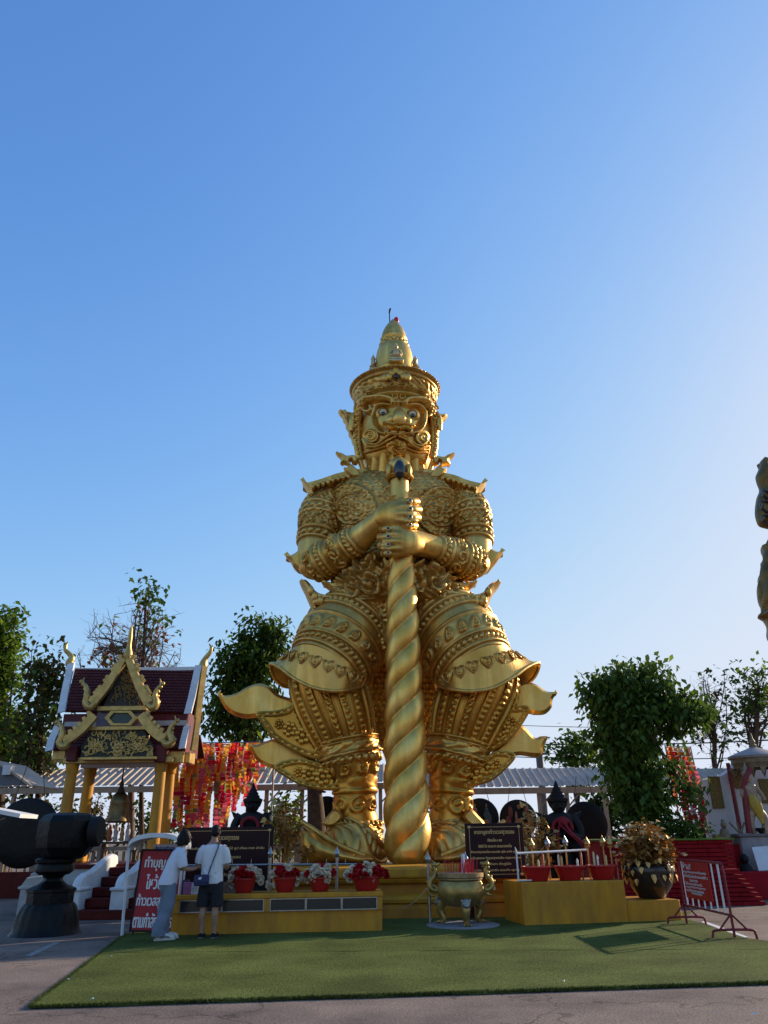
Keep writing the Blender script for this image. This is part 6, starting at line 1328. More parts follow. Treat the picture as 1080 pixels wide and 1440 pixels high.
# gilt trees in pots beside the plinth
for (u, vb, vt, Y, lab, sd) in ((402, 1222, 1112, 18.6, 'tall dull gold metal leaf tree left of the statue foot', 41), (752, 1230, 1128, 18.2, 'dull gold metal leaf tree between the maroon board and the sashed giant', 42)):
    c = P(u, vb, Y); c = np.array([c[0], Y, 0]); zt = P(u, vt, Y)[2]; zp_ = P(u, vb - 8, Y)[2]
    t = thing('gilt_pot', c, 'gold round pot of the ' + ('left' if u < 500 else 'right') + ' metal leaf tree', 'pot'); b = MB(); b.lathe(crom(np.array([(.16, 0), (.24, .05), (.34, zp_ * .6), (.30, zp_ * .92), (.32, zp_), (.28, zp_), (.02, zp_ - .04)]), 3), c, 24); b.build('pot', GOLDD, t)
    gilt_tree('gilt_tree', c + (0, 0, zp_ - .03), lab, .62, zt - zp_, 34, 10, .13, seed=sd)
    tr_ = MB(); r = random.Random(sd + 5); lv = MB()
    top = bpy.data.objects[-1] if False else None

# ================================================================ trees
def leafmat(name, c1, c2, tr=.35): return mat(name, c1, .55, noise=.0, col2=c2, nscale=1.3, trans=tr, spec=.22)
LG = leafmat('leaf_bodhi', (.095, .16, .024), (.045, .085, .014), .4); LB = leafmat('leaf_bright', (.17, .25, .025), (.09, .15, .016), .5); LD = leafmat('leaf_dark', (.075, .13, .02), (.036, .066, .012), .4); LBR = leafmat('leaf_brown', (.13, .095, .03), (.06, .06, .018), .4); LRU = mat('leaf_rust', (.30, .09, .03), .6, trans=.4)
def tree(name, base, label, cat, blobs, nleaf, lsize, lm, trunk_r, seed, limbs=14, lean=0.0, twigs=0, wm=None, droop=.6, long=1.5, alt=None, trunk_top=None):
    """blobs: (centre xyz, radii) crown volumes; limbs reach into them, leaves hang in clumps on the limb ends"""
    r = random.Random(seed); base = np.array(base, float); t = thing(name, base, label, cat); wm = wm or WOODY
    cs = np.array([b_[0] for b_ in blobs]); top = trunk_top if trunk_top is not None else cs.mean(0); b = MB()
    mid = base + (top - base) * .5 + np.array([r.uniform(-.15, .15), r.uniform(-.1, .1), 0]); tp = crom(np.array([base, mid, top]), 7); b.tube(tp, np.linspace(trunk_r * 1.15, trunk_r * .5, len(tp)), 10)
    b.build('trunk', wm, t)
    b = MB(); ends = []; w_ = np.array([np.prod(b_[1]) ** .67 for b_ in blobs]); w_ = w_ / w_.sum()
    for k in range(limbs):
        bi = r.choices(range(len(blobs)), w_)[0]; c, R = np.array(blobs[bi][0], float), np.array(blobs[bi][1], float); d = np.array([r.gauss(0, 1) for _ in range(3)]); d /= np.linalg.norm(d); e = c + d * R * r.uniform(.55, .95)
        i = r.randrange(len(tp) // 2, len(tp)); s_ = tp[i]; m_ = (s_ + e) / 2 + np.array([r.gauss(0, .1), r.gauss(0, .1), r.uniform(-.05, .25)]) * np.linalg.norm(e - s_) * .5
        q = crom(np.array([s_, m_, e]), 5); b.tube(q, np.linspace(trunk_r * .38, trunk_r * .08, len(q)), 6); ends.append(q)
        for j in range(3 + twigs):
            s2 = q[r.randrange(3, len(q))]; e2 = s2 + np.array([r.gauss(0, 1), r.gauss(0, 1), r.gauss(.35 if twigs else .1, .8)]) * R.mean() * (.32 if not twigs else .42); m2 = (s2 + e2) / 2 + np.array([r.gauss(0, .05), r.gauss(0, .05), r.gauss(0, .05)]); q2 = crom(np.array([s2, m2, e2]), 3); b.tube(q2, np.linspace(trunk_r * .13, trunk_r * .03, len(q2)), 4); ends.append(q2)
            if twigs:
                for _ in range(3):
                    s3 = q2[r.randrange(1, len(q2))]; e3 = s3 + np.array([r.gauss(0, 1), r.gauss(0, 1), r.gauss(.5, .7)]) * R.mean() * .2; b.tube(np.array([s3, (s3 + e3) / 2 + r.gauss(0, .02), e3]), [trunk_r * .055, trunk_r * .04, trunk_r * .02], 3); ends.append(np.array([s3, e3]))
    b.build('limbs', wm, t, kind='stuff')
    if nleaf:
        V = []; F = []; mi = []; b = MB()
        ncl = max(8, nleaf // 16); cl = []
        for k in range(ncl):
            if r.random() < .45: q = r.choice(ends); c = q[r.randrange(len(q) // 2, len(q))]; cl.append((np.array(c), .30))
            else:
                bi = r.choices(range(len(blobs)), w_)[0]; c, R = np.array(blobs[bi][0], float), np.array(blobs[bi][1], float); d = np.array([r.gauss(0, 1) for _ in range(3)]); d /= np.linalg.norm(d); cl.append((c + d * R * r.random() ** .33, .30))
        for k in range(nleaf):
            c, sp = cl[k % ncl]; p = c + np.array([max(-1.8, min(1.8, r.gauss(0, 1))) for _ in range(3)]) * (1, 1, .8) * sp * lsize / .22
            a = r.uniform(0, 2 * PI); d = np.array([math.cos(a), math.sin(a), -droop + r.gauss(0, .55)]); d /= np.linalg.norm(d); x = np.cross(d, (r.gauss(0, .4), r.gauss(0, .4), 1)); x /= np.linalg.norm(x) + 1e-9; n = np.cross(x, d); s = lsize * r.uniform(.65, 1.25); k0 = len(V)
            V += [p, p + d * s * .45 * long / 1.5 + x * s * .36 + n * s * .08, p + d * s * long * .8 - n * s * .05, p + d * s * .45 * long / 1.5 - x * s * .36 + n * s * .08, p + d * s * .4]; F += [[k0, k0 + 1, k0 + 4], [k0 + 1, k0 + 2, k0 + 4], [k0 + 4, k0 + 2, k0 + 3], [k0, k0 + 4, k0 + 3]]; ai = 1 if alt and r.random() < alt[1] else 0; mi += [ai] * 4
        b.add(V, F); b.mi = mi; b.build('crown', [lm, alt[0]] if alt else lm, t, smooth=0, kind='stuff')
    return t
def blob(u, v, Y, ru, rv, ry=None):
    c = P(u, v, Y); m_ = MPP(c); return (c, (ru * m_, ry if ry else ru * m_ * .8, rv * m_))
# bodhi tree on the brick terrace
YB = 21.0
bt0 = P(893, 1150, YB); bt0 = np.array([bt0[0], YB, 1.42])
tree('bodhi_tree', bt0, 'broad dark green bodhi tree with drooping leaves on the red brick terrace', 'tree', [blob(880, 985, YB, 50, 46), blob(846, 968, YB, 26, 28), blob(912, 958, YB, 32, 26), blob(955, 1000, YB - .2, 32, 30), blob(985, 1000, YB, 14, 22), blob(884, 1060, YB, 36, 60), blob(890, 1095, YB - .2, 36, 50), blob(908, 1130, YB - .4, 26, 36), blob(862, 1030, YB, 26, 46), blob(978, 1120, YB - .6, 7, 22)], 12500, .158, LG, .22, 5, limbs=34, droop=1.1, long=1.7, alt=(LB, .09), trunk_top=P(890, 990, YB))
tree('shrub', P(905, 1178, 20.2) * (1, 1, 0) + (0, 0, 1.40), 'low dark shrub at the foot of the bodhi tree', 'shrub', [blob(925, 1165, 20.2, 34, 14), blob(975, 1168, 20.0, 22, 10)], 900, .13, LD, .04, 6, limbs=10)
# back row
tree('leafy_tree', P(8, 1200, 31) * (1, 1, 0), 'bright green leafy tree cut by the left edge of the picture', 'tree', [blob(-6, 920, 31, 34, 60), blob(0, 880, 31, 24, 26), blob(8, 960, 31, 26, 36), blob(-12, 1020, 31, 40, 60), blob(10, 1045, 31, 26, 40)], 6500, .22, LB, .22, 11, limbs=26, droop=.5, alt=(LG, .25))
tree('sparse_tree', P(55, 1200, 29) * (1, 1, 0), 'thin tree with sparse brownish leaves left of the pavilion', 'tree', [blob(62, 920, 29, 22, 26), blob(60, 970, 29, 28, 40), blob(55, 1030, 29, 34, 44), blob(82, 960, 29, 12, 40), blob(40, 1080, 29, 36, 30)], 2100, .24, LBR, .13, 12, limbs=30, droop=.9, alt=(LG, .4))
tree('bare_tree', P(190, 1200, 30) * (1, 1, 0), 'nearly bare twiggy tree with a few orange leaves behind the pavilion roof', 'tree', [blob(140, 900, 30, 34, 46), blob(205, 890, 30, 30, 60), blob(240, 920, 30, 24, 34), blob(170, 930, 30, 50, 24)], 260, .24, LRU, .13, 13, limbs=40, twigs=7, wm=TWIG, alt=(LB, .25))
tree('slim_tree', P(205, 1200, 29.5) * (1, 1, 0), 'slim upright tree with a tuft of green leaves at its tip above the pavilion', 'tree', [blob(208, 830, 29.5, 16, 22), blob(216, 860, 29.5, 14, 20)], 170, .24, LG, .09, 14, limbs=9, droop=.9, trunk_top=P(205, 840, 29.5))
tree('dark_tree', P(350, 1200, 29) * (1, 1, 0), 'dense dark green tree behind the left flame wings of the statue', 'tree', [blob(362, 885, 29, 26, 34), blob(350, 930, 29, 44, 40), blob(325, 960, 29, 30, 34), blob(345, 1000, 29, 52, 40), blob(385, 900, 29, 20, 30), blob(310, 1005, 29, 20, 26)], 6000, .20, LD, .2, 15, limbs=30, droop=.9, alt=(LB, .22), long=1.8, trunk_top=P(352, 930, 29))
tree('small_tree', P(815, 1200, 33) * (1, 1, 0), 'small leafy tree rising over the shed roof left of the bodhi tree', 'tree', [blob(815, 1045, 33, 20, 20), blob(785, 1060, 33, 14, 12), blob(830, 1065, 33, 20, 14)], 1100, .22, LG, .1, 16, limbs=16, alt=(LB, .3))
tree('sparse_tree', P(1010, 1200, 31) * (1, 1, 0), 'thin half-bare tree just right of the bodhi tree', 'tree', [blob(1000, 960, 31, 26, 30), blob(985, 1010, 31, 26, 40), blob(1018, 1000, 31, 20, 40)], 330, .20, LBR, .10, 17, limbs=24, twigs=4, wm=WOODY, alt=(LB, .3))
tree('sparse_tree', P(1056, 1200, 30.5) * (1, 1, 0), 'taller thin tree with sparse leaves at the right edge', 'tree', [blob(1050, 950, 30.5, 26, 22), blob(1060, 1000, 30.5, 34, 50), blob(1090, 980, 30.5, 30, 50)], 620, .22, LG, .14, 18, limbs=28, twigs=2, alt=(LB, .4))
tree('dark_tree', P(830, 1200, 29.8) * (1, 1, 0), 'dark shaded tree behind the plain gong and bodhi tree', 'tree', [blob(845, 1150, 29.8, 30, 30), blob(880, 1130, 29.8, 40, 50)], 1500, .2, LD, .16, 19, limbs=18, trunk_top=P(838, 1120, 29.8))
tree('thick_tree', P(440, 1200, 24.5) * (1, 1, 0), 'thick brown tree trunk seen between the statue leg and the flame wings', 'tree', [blob(432, 1080, 24.5, 30, 12), blob(452, 1070, 24.5, 26, 12)], 120, .2, LD, .36, 20, limbs=10, trunk_top=P(440, 1085, 24.5))
for k, (u, Y, ru, v0, n, lm_) in enumerate(((20, 31, 40, 1142, 900, LBR), (75, 30, 30, 1140, 700, LD), (128, 31, 24, 1135, 500, LBR), (200, 31, 30, 1150, 700, LD), (255, 33, 26, 1150, 500, LG), (400, 28, 30, 1140, 1000, LB), (590, 31, 20, 1165, 300, LD), (640, 33, 26, 1185, 300, LG), (770, 30, 26, 1185, 400, LD), (985, 31, 40, 1150, 700, LD))):
    lab = ['brown leafed bush under the booth roof at the far left', 'dark bush behind the fence left of the pavilion', 'brownish bush seen between the two left pavilion pillars', 'dark bush behind the hanging bell', 'green bush behind the streamers', 'yellow green bush beside the thick trunk left of the statue shin', 'small dark bush behind the club', 'low green bush behind the statue right foot', 'dark bush behind the two painted gongs fence', 'dark bush behind the slanting streamers'][k]
    tree('bush', P(u, 1200, Y) * (1, 1, 0), lab, 'bush', [blob(u, v0, Y, ru, 22), blob(u + 8, v0 + 40, Y, ru, 24)], n, .2, lm_, .06, 50 + k, limbs=14, droop=.6)
tag(flat('far_scrub', [(-120, 60, 0), (120, 60, 0), (160, 110, 0), (-160, 110, 0)], .0, .02, mat('dry_ground', (.16, .13, .09), .95, noise=.3, nscale=.3)), kind='structure')

# power lines and pole
UP = mat('pole_grey', (.16, .14, .13), .8)
ppx = P(758, 1060, 36); pole = thing('utility_pole', (ppx[0], 36, 0), 'grey utility pole showing above the shed roof right of the statue', 'pole'); b = MB(); b.tube(np.array([(ppx[0], 36, 0), (ppx[0], 36, ppx[2] + .3)]), .16, 8); b.build('shaft', UP, pole)
b = MB(); b.box((ppx[0], 36, ppx[2]), (.9, .1, .1)); b.build('crossarm', UP, pole)
for k, (a, c, rr, lab) in enumerate((((-40, 1038, 36), (560, 1036, 36), .022, 'thin power line passing behind the dark tree'), ((-40, 1041, 38), (560, 1039, 38), .03, 'thick black cable just under the thin power line at left'), ((690, 1018, 36), (1120, 1012, 36), .014, 'topmost thin wire right of the statue'), ((600, 1041, 36), (1130, 1038, 36), .03, 'thick cable crossing behind the bodhi tree'), ((600, 1058, 37), (1130, 1062, 37), .022, 'lowest cable right of the statue just above the shed roof'))):
    b = MB(); t = np.linspace(0, 1, 30); p0_, p1_ = P(*a), P(*c); q = p0_ + (p1_ - p0_) * t[:, None]; q[:, 2] -= .6 * 4 * t * (1 - t) * .4; b.tube(q, rr, 5); tag(b.build('power_line', BLKM), lab, 'cable')

# ================================================================ red brick terrace with turf on top
YT = 19.6
zt_ = P(930, 1180, YT)[2]; x0, x1 = P(846, 1200, YT)[0], P(1033, 1200, YT)[0]
tc = thing('brick_terrace', ((x0 + x1) / 2, YT + 1.6, 0), 'red painted stepped brick terrace topped with green turf under the bodhi tree', 'terrace')
def courses(x0, x1, y0, y1, z0, z1, n, step=0.0, seed=0):
    r = random.Random(seed); h = (z1 - z0) / n; meshes = {}
    for k in range(n):
        o = step * (n - 1 - k); xs = x0; L = x1 + o - x0; xx = xs - r.uniform(0, .3)
        while xx < x1 + o:
            w_ = .52; a, c = max(xx, x0), min(xx + w_, x1 + o)
            if c - a > .05:
                b = MB(); b.box(((a + c) / 2, y0 - o * .6 + .14 + r.uniform(-.008, .008), z0 + h * (k + .5)), (c - a - .010, .28, h - .016)); b.build('brick', REDB, tc, smooth=0)
            xx += w_
        # the right-hand return
        yy = y0 - o * .6 + .3
        b = MB(); b.box((x1 + o - .14, (yy + y1) / 2, z0 + h * (k + .5)), (.28, y1 - yy, h - .016)); b.build('brick', REDB, tc, smooth=0)
    b = MB(); b.box(((x0 + x1) / 2 - .0, (y0 + y1) / 2 + .12, (z0 + z1) / 2), (x1 - x0 - .2, y1 - y0 - .2, z1 - z0)); b.build('core', REDB, tc, smooth=0)
zm = P(1000, 1224, YT - .5)[2]
courses(x0, x1, YT, YT + 3.2, zm, zt_ - .03, 7, .0, 1)
x2 = P(1047, 1260, YT - .5)[0]
courses(x0, x2, YT - .5, YT + 3.4, 0, zm, 8, .055, 2)
b = MB(); b.box(((x0 + x1) / 2, YT + 1.58, zt_ - .012), (x1 - x0 + .06, 3.28, .036)); b.build('turf_top', mat('turf_top', (.12, .20, .03), .9, noise=.4, nscale=30, bump=.01, bscale=90), tc, smooth=0)
b = MB(); b.box(((x0 + x2) / 2, YT - .36, zm + .006), (x2 - x0, .3, .03)); b.build('ledge', REDB, tc, smooth=0)

# ================================================================ white shrine wall, figure and small roof at the right
YW = 23.2
ww = thing('shrine_wall', (P(1030, 1250, YW)[0], YW, 0), 'white curved-top wall with gold panels behind the shrine figure', 'wall')
PLW = mat('wall_white', (.66, .63, .60), .75, noise=.16, nscale=1.2)
out = [P(982, 1096, YW), P(1000, 1094, YW), P(1012, 1090, YW), P(1022, 1083, YW), P(1030, 1074, YW), P(1042, 1066, YW), P(1130, 1064, YW)]
out = list(crom(np.array(out), 4)) + [np.array([P(1130, 1064, YW)[0], YW, 0]), np.array([P(983, 1096, YW)[0], YW, 0])]
b = MB(); b.plate(np.array(out), (0, -1, 0), .4, .02); b.build('wall_panel', PLW, ww, smooth=25)
def gold_panel(pts, name='gold_panel', circ=None):
    b = MB(); b.plate(np.array(pts), (0, -1, 0), .06); o = b.build(name, mat('panel_dark', (.16, .11, .03), .5, .3), ww, smooth=0); q = np.array(pts); lo, hi = q.min(0), q.max(0); r = random.Random(int(abs(lo[0] * 100))); s = MB()
    for i in range(int((hi[0] - lo[0]) / .11)):
        for j in range(int((hi[2] - lo[2]) / .11)):
            c = np.array([lo[0] + .07 + i * .11, YW - .24, lo[2] + .07 + j * .11])
            if circ is not None and math.hypot(c[0] - circ[0], c[2] - circ[2]) > circ[3] - .06: continue
            t = np.linspace(0, 5.5, 9); a0_ = r.uniform(0, 6); s.tube(np.stack([c[0] + .05 * (1 - t / 8) * np.cos(t + a0_), np.full(9, c[1]), c[2] + .05 * (1 - t / 8) * np.sin(t + a0_)], -1), .014, 4)
    s.build('relief', mat('panel_gold', (.42, .30, .08), .5, .4), o, kind='stuff')
zA, zB = P(1000, 1092, YW - .2)[2], P(1008, 1137, YW - .2)[2]; xA = P(995, 1094, YW - .2)[0]; xB = P(1011, 1094, YW - .2)[0]
gold_panel([(xA, YW - .22, zA), (xB, YW - .22, zA), (xB, YW - .22, zB), (xA, YW - .22, zB)])
cc = P(1038, 1095, YW - .22); R = 13.5 * MPP(cc); gold_panel([cc + np.array([R * math.cos(a), 0, R * math.sin(a)]) for a in np.linspace(0, 2 * PI, 32, endpoint=False)], 'gold_medallion', (cc[0], cc[1], cc[2], R))
xA, xB, zA, zB = P(1062, 1100, YW)[0], P(1110, 1100, YW)[0], P(1068, 1096, YW)[2], P(1068, 1130, YW)[2]; gold_panel([(xA, YW - .22, zA), (xB, YW - .22, zA), (xB, YW - .22, zB), (xA, YW - .22, zB)])
# shrine roof
sr_ = thing('shrine_roof', (P(1062, 1260, 22)[0], 22.0, 0), 'small scalloped shrine roof with a finial on red posts at the right edge', 'shrine roof')
c = P(1062, 1064, 22.0); m_ = MPP(c); OCH = mat('shrine_trim', (.30, .22, .13), .6, .2, noise=.5, nscale=9)
b = MB(); b.lathe([(x * m_, y * m_) for x, y in ((36, -3), (37, 0), (33, 2), (20, 7), (8, 11), (3, 13))], c, 20, caps=True); b.build('roof', mat('shrine_roof_grey', (.34, .30, .29), .6, noise=.3, nscale=6), sr_, smooth=30)
b = MB(); b.lathe([(x * m_, y * m_) for x, y in ((30, -16), (31, -12), (33, -9), (33, -3), (30, -3), (29, -16))], c, 20, caps=False); b.build('frieze', OCH, sr_, smooth=30)
b = MB(); b.lathe([(x * m_, y * m_) for x, y in ((4, 11), (5, 15), (3, 17), (4, 20), (2, 24), (.3, 33))], c, 12); b.build('finial', OCH, sr_)
for a in range(14): b = MB(); a_ = a * 2 * PI / 14; q = c + np.array([32 * m_ * math.cos(a_), 32 * m_ * math.sin(a_), -.36]); b.plate(np.array([q + (-.09, 0, .06), q + (.09, 0, .06), q + (0, 0, -.16)]), (math.cos(a_), math.sin(a_), 0) if True else 0, .03); b.build('scallop', OCH, sr_, smooth=0)
REDP = mat('red_post', (.24, .03, .03), .5, noise=.3, nscale=4)
for dx, dy in ((34, -.5), (-24, .75), (34, .55)): b = MB(); x = c[0] + dx * m_; b.tube(np.array([(x, 22 + dy, 1.0), (x, 22 + dy, c[2] - .1)]), .06, 8); b.build('post', REDP, sr_)
al = thing('shrine_altar', (P(1070, 1255, 21.9)[0], 21.9, 0), 'grey streaked altar block under the shrine figure', 'altar'); za = P(1060, 1176, 21.4)[2]
b = MB(); xq = P(1044, 1200, 21.3)[0]; b.box((xq + 1.5, 22.1, za / 2), (3.0, 1.7, za), bev=.03); b.build('block', mat('altar_grey', (.34, .31, .31), .7, noise=.4, nscale=4, stretch=(1, 1, .3)), al, smooth=0); b = MB(); b.box((xq + 1.5, 22.1, za + .03), (3.1, 1.8, .06)); b.build('slab', mat('altar_slab', (.16, .13, .13), .6), al, smooth=0)
# red curving serpent column beside the figure
b = MB(); q = crom(np.array([P(1054, 1172, 21.45), P(1050, 1140, 21.45), P(1047, 1118, 21.45), P(1045.5, 1105, 21.45), P(1048, 1094, 21.4), P(1053, 1085, 21.4), P(1055, 1079, 21.4)]), 5); b.tube(q, np.linspace(.085, .06, len(q)), 9); tag(b.build('serpent_column', REDP), 'dark red bent column at the left of the shrine figure', 'column')
fg = thing('shrine_figure', P(1067, 1168, 21.5), 'cream shrine figure with a crown and yellow sash standing on the altar', 'statue'); F0 = P(1067, 1172, 21.5); m_ = MPP(F0); CRM = mat('figure_cream', (.42, .30, .20), .55, noise=.45, nscale=9); YSH = mat('yellow_cloth', (.50, .33, .05), .7, noise=.3, nscale=12)
Z = lambda dx, dz, dy=0: F0 + np.array([dx * m_, dy, dz * m_ * 1.04])
b = MB(); b.rings(loft([(*Z(0, 28), .17, .8), (*Z(0, 36), .20, .75), (*Z(-1, 46), .17, .7), (*Z(-1, 56), .21, .65), (*Z(-1, 62), .16, .7), (*Z(-1, 65), .06, .9)], 22, 24, px=False)); b.build('torso', CRM, fg, smooth=60)
b = MB(); b.ball(Z(-1, 71), (.11, .11, .13), 14, 9); b.ball(Z(-1, 70.5, -.11), .025, 6, 5); b.build('head', mat('figure_face', (.40, .26, .17), .5), fg, smooth=60); b = MB(); b.lathe([(.12, 0), (.125, .05), (.08, .1), (.085, .13), (.04, .2), (.005, .32)], Z(-1, 75), 14); b.build('crown', CRM, fg)
for k, pts in ((0, [(-5, 28), (-9, 14), (-6, 0)]), (1, [(5, 28), (12, 18), (9, 0)])): b = MB(); b.tube(crom(np.array([Z(*p) for p in pts]), 5), np.linspace(.14, .07, 11), 9); b.build('leg', CRM, fg)
for pts in ([(-8, 60), (-14, 50), (-10, 42)], [(7, 60), (13, 50), (17, 42)]): b = MB(); b.tube(crom(np.array([Z(*p, -.05) for p in pts]), 5), np.linspace(.07, .045, 11), 8); b.build('arm', CRM, fg)
b = MB(); b.rings(loft([(*Z(-2, 48, -.10), .08, .7), (*Z(-1, 40, -.12), .14, .6), (*Z(2, 32, -.12), .15, .55), (*Z(5, 20, -.10), .09, .5), (*Z(6, 12, -.1), .04, .5)], 18, 14, px=False)); b.build('yellow_sash', YSH, fg, smooth=60)
# smaller pieces round the altar
sf = thing('small_figure', P(1022, 1187, 21.6) * (1, 1, 0) + (0, 0, 0), 'little brown seated figure before the white shrine wall', 'figurine'); q = P(1022, 1187, 21.6); b = MB(); b.box((q[0], 21.6, q[2] / 2), (.5, .4, q[2])); b.build('stand', REDB, sf, smooth=0); b = MB(); b.lathe([(.19, 0), (.2, .06), (.14, .16), (.12, .3), (.1, .36), (.04, .4)], q, 16); b.build('body', OCH, sf); b = MB(); b.ball(q + (0, -.02, .47), (.08, .08, .09), 12, 8); b.ball(q + (0, 0, .56), (.05, .05, .05), 8, 6); b.build('head', OCH, sf)
wb = thing('white_slab', P(1070, 1228, 20.9) * (1, 1, 0), 'blank white board leaning against the altar at the right edge', 'board'); a, c, e, f = P(1057, 1192, 21.0), P(1079, 1190, 21.0), P(1088, 1224, 20.7), P(1067, 1225, 20.7); b = MB(); b.plate(np.array([a, c, e, f]), np.cross(c - a, f - a) * -1, .04); b.build('board', WHT, wb, smooth=0)
b = MB(); b.tube(np.array([(a + c) / 2 + (0, .05, -.1), np.array([(a + c)[0] / 2, 21.3, .05])]), .02, 6); b.tube(np.array([(e + f) / 2 + (0, .04, 0), np.array([(e + f)[0] / 2, 20.75, .0])]), .02, 6); b.build('prop', BRW, wb)
for u, v, Y, lab, kk in ((1046, 1205, 20.9, 'dark crouching figure in front of the altar', 0), (1042, 1175, 21.5, 'small branching ornament at the corner of the altar', 1), (1071, 1172, 21.4, 'small black bowl on the altar by the feet of the figure', 2)):
    q = P(u, v, Y); b = MB()
    if kk == 0: t = thing('dark_figure', (q[0], Y, 0), lab, 'figurine'); b.lathe([(.22, 0), (.25, .2), (.16, .45), (.2, q[2] * .55), (.12, q[2] * .8), (.05, q[2] * .86)], (q[0], Y, 0), 14); b.build('body', BLKM, t); b = MB(); b.ball((q[0], Y, q[2] * .95), (.11, .11, .12), 12, 8); b.build('head', BLKM, t)
    elif kk == 1: 
        for a in (-.5, -.1, .3): b.tube(crom(np.array([q + (0, 0, za + .06 - q[2]), q + (a * .2, 0, .15), q + (a * .5, 0, .32)]), 4), .025, 6)
        tag(b.build('ornament', OCH), lab, 'ornament')
    else: b.lathe([(.05, 0), (.11, .08), (.12, .14), (.1, .14), (.02, .03)], (q[0], Y, za + .06), 16); tag(b.build('bowl', BLKM), lab, 'bowl')
a, c = P(1034, 1226, 20.6), P(1110, 1226, 20.6); b = MB(); b.box(((a[0] + c[0]) / 2, 21.0, a[2] / 2), (c[0] - a[0], .9, a[2]), bev=.02); tag(b.build('low_wall', mat('red_wall', (.36, .010, .018), .7, spec=.12, noise=.3, nscale=2), smooth=0), 'low bright red wall at the right edge in front of the altar', 'wall')

# ================================================================ flame ornament and flank of a second gold giant, cut by the right edge
YN = 36.0
GOLD2 = mat('gold_shade_tone', (.27, .155, .04), .45, .8, col2=(.13, .075, .025), nscale=.8, bump=.03, bscale=4)  # darker gold: the shade on this statue is put into its colour
ng = thing('second_statue', P(1150, 1260, YN) * (1, 1, 0), 'flank and flame ornament of another gold giant, cut off by the right edge', 'statue')
b = MB(); b.rings(loft([(1150, 1290, YN, 60), (1138, 1180, YN, 48), (1132, 1020, YN, 34), (1124, 920, YN, 36), (1112, 870, YN, 33), (1102, 838, YN, 31), (1103, 812, YN, 31), (1112, 780, YN, 32), (1126, 740, YN, 26)], 120, 160, lambda g: .10 * sm(.5 + .9 * np.sin(g.s * 3.2 + 2 * np.sin(g.l * 2)) * np.sin(g.l * 3.6)) + ridge(np.mod(g.l, 3.0), 1.5, .16, .2))); b.build('flank', GOLD2, ng, smooth=60)
q = crom(np.array([P(u, v, YN) for u, v in ((1072, 646), (1077, 655), (1082, 662), (1090, 700), (1090, 738), (1078, 741), (1068, 735), (1064, 720), (1066, 700), (1070, 688), (1066, 676), (1065, 668), (1069, 658))]), 4, True)
b = MB(); b.plate(q, (0, -1, 0), 1.0, .16); b.build('flame', GOLD2, ng, smooth=35)
for v, R in ((695, .2), (712, .3), (730, .22)):
    b = MB(); c = P(1078, v, YN - .55); t = np.linspace(0, 2 * PI, 17); b.tube(np.stack([c[0] + R * np.cos(t), np.full(17, c[1]), c[2] + R * np.sin(t)], -1), .07, 6, False); b.build('curl', BLACKG, ng)
b = MB(); b.tube(np.array([P(1098, 715, YN), P(1124, 760, YN)]), .4, 10); b.build('arm', GOLD2, ng)

# ================================================================ the two visitors
SKIN = mat('skin', (.36, .20, .13), .55, noise=.12, nscale=9)
HAIR = mat('black_hair', (.008, .006, .006), .55, spec=.2, bump=.003, bscale=120, stretch=(1, 1, .2))
TEE = mat('white_tee', (.66, .67, .70), .85, noise=.08, nscale=5, bump=.035, bscale=7)
TEEB = mat('pale_tee', (.58, .60, .66), .85, noise=.08, nscale=5, bump=.035, bscale=7)
JEAN = mat('pale_jeans', (.16, .20, .26), .85, noise=.25, nscale=6, bump=.03, bscale=7)
SHORT = mat('dark_shorts', (.018, .019, .024), .85, noise=.3, nscale=6, bump=.01, bscale=10)
NAVY = mat('navy_bag', (.016, .024, .07), .6, noise=.2, nscale=6)
def person(root, yaw, parts_):
    R = np.array(Matrix.Rotation(yaw, 3, 'Z')); o = ORG[root]
    X = lambda p: o + R @ np.asarray(p, float)
    for name, m, vox, sm_, fn in parts_:
        b = MB(); fn(b, X, R); ob = b.build(name, m, root, smooth=180)
        if vox: remeshed(ob, vox, sm_)
def limb(b, X, pts, rr, n=10, sub=6, flat=1.0):
    q = crom(np.array([X(p) for p in pts]), sub); b.tube(q, np.interp(np.linspace(0, 1, len(q)), np.linspace(0, 1, len(rr)), rr), n, flat=flat)
def torso_rings(b, X, secs, n=22):
    """secs: (x, y, z, half width, half depth)"""
    ph = np.arange(n) * 2 * PI / n; c = crom(np.array(secs), 5); b.rings([np.array([X((s[0] + s[3] * math.cos(a), s[1] + s[4] * math.sin(a), s[2])) for a in ph]) for s in c])
def hand(b, X, w_, d, side, s=1.0):
    """palm at the wrist w_ pointing along d, thumb on the given side, fingers slightly curled and of unequal length"""
    w_ = np.array(w_, float); d = np.array(d, float); d /= np.linalg.norm(d); sd = np.array(side, float); sd -= d * sd.dot(d); sd /= np.linalg.norm(sd); n = np.cross(d, sd)
    limb(b, X, [w_, w_ + d * .045, w_ + d * .085], [.022 * s, .032 * s, .028 * s], 10, 4, .6)
    for k, (o, L) in enumerate(((.028, .062), (.010, .072), (-.009, .067), (-.027, .05))):
        p0 = w_ + d * .078 + sd * o; limb(b, X, [p0, p0 + d * L * .45, p0 + d * L * .8 + n * L * .35, p0 + d * L * .85 + n * L * .7], [.0095, .009, .0082, .006], 7, 3)
    p0 = w_ + d * .03 + sd * .026; limb(b, X, [p0, p0 + d * .02 + sd * .026, p0 + d * .05 + sd * .032 + n * .01], [.013, .011, .008], 7, 3)
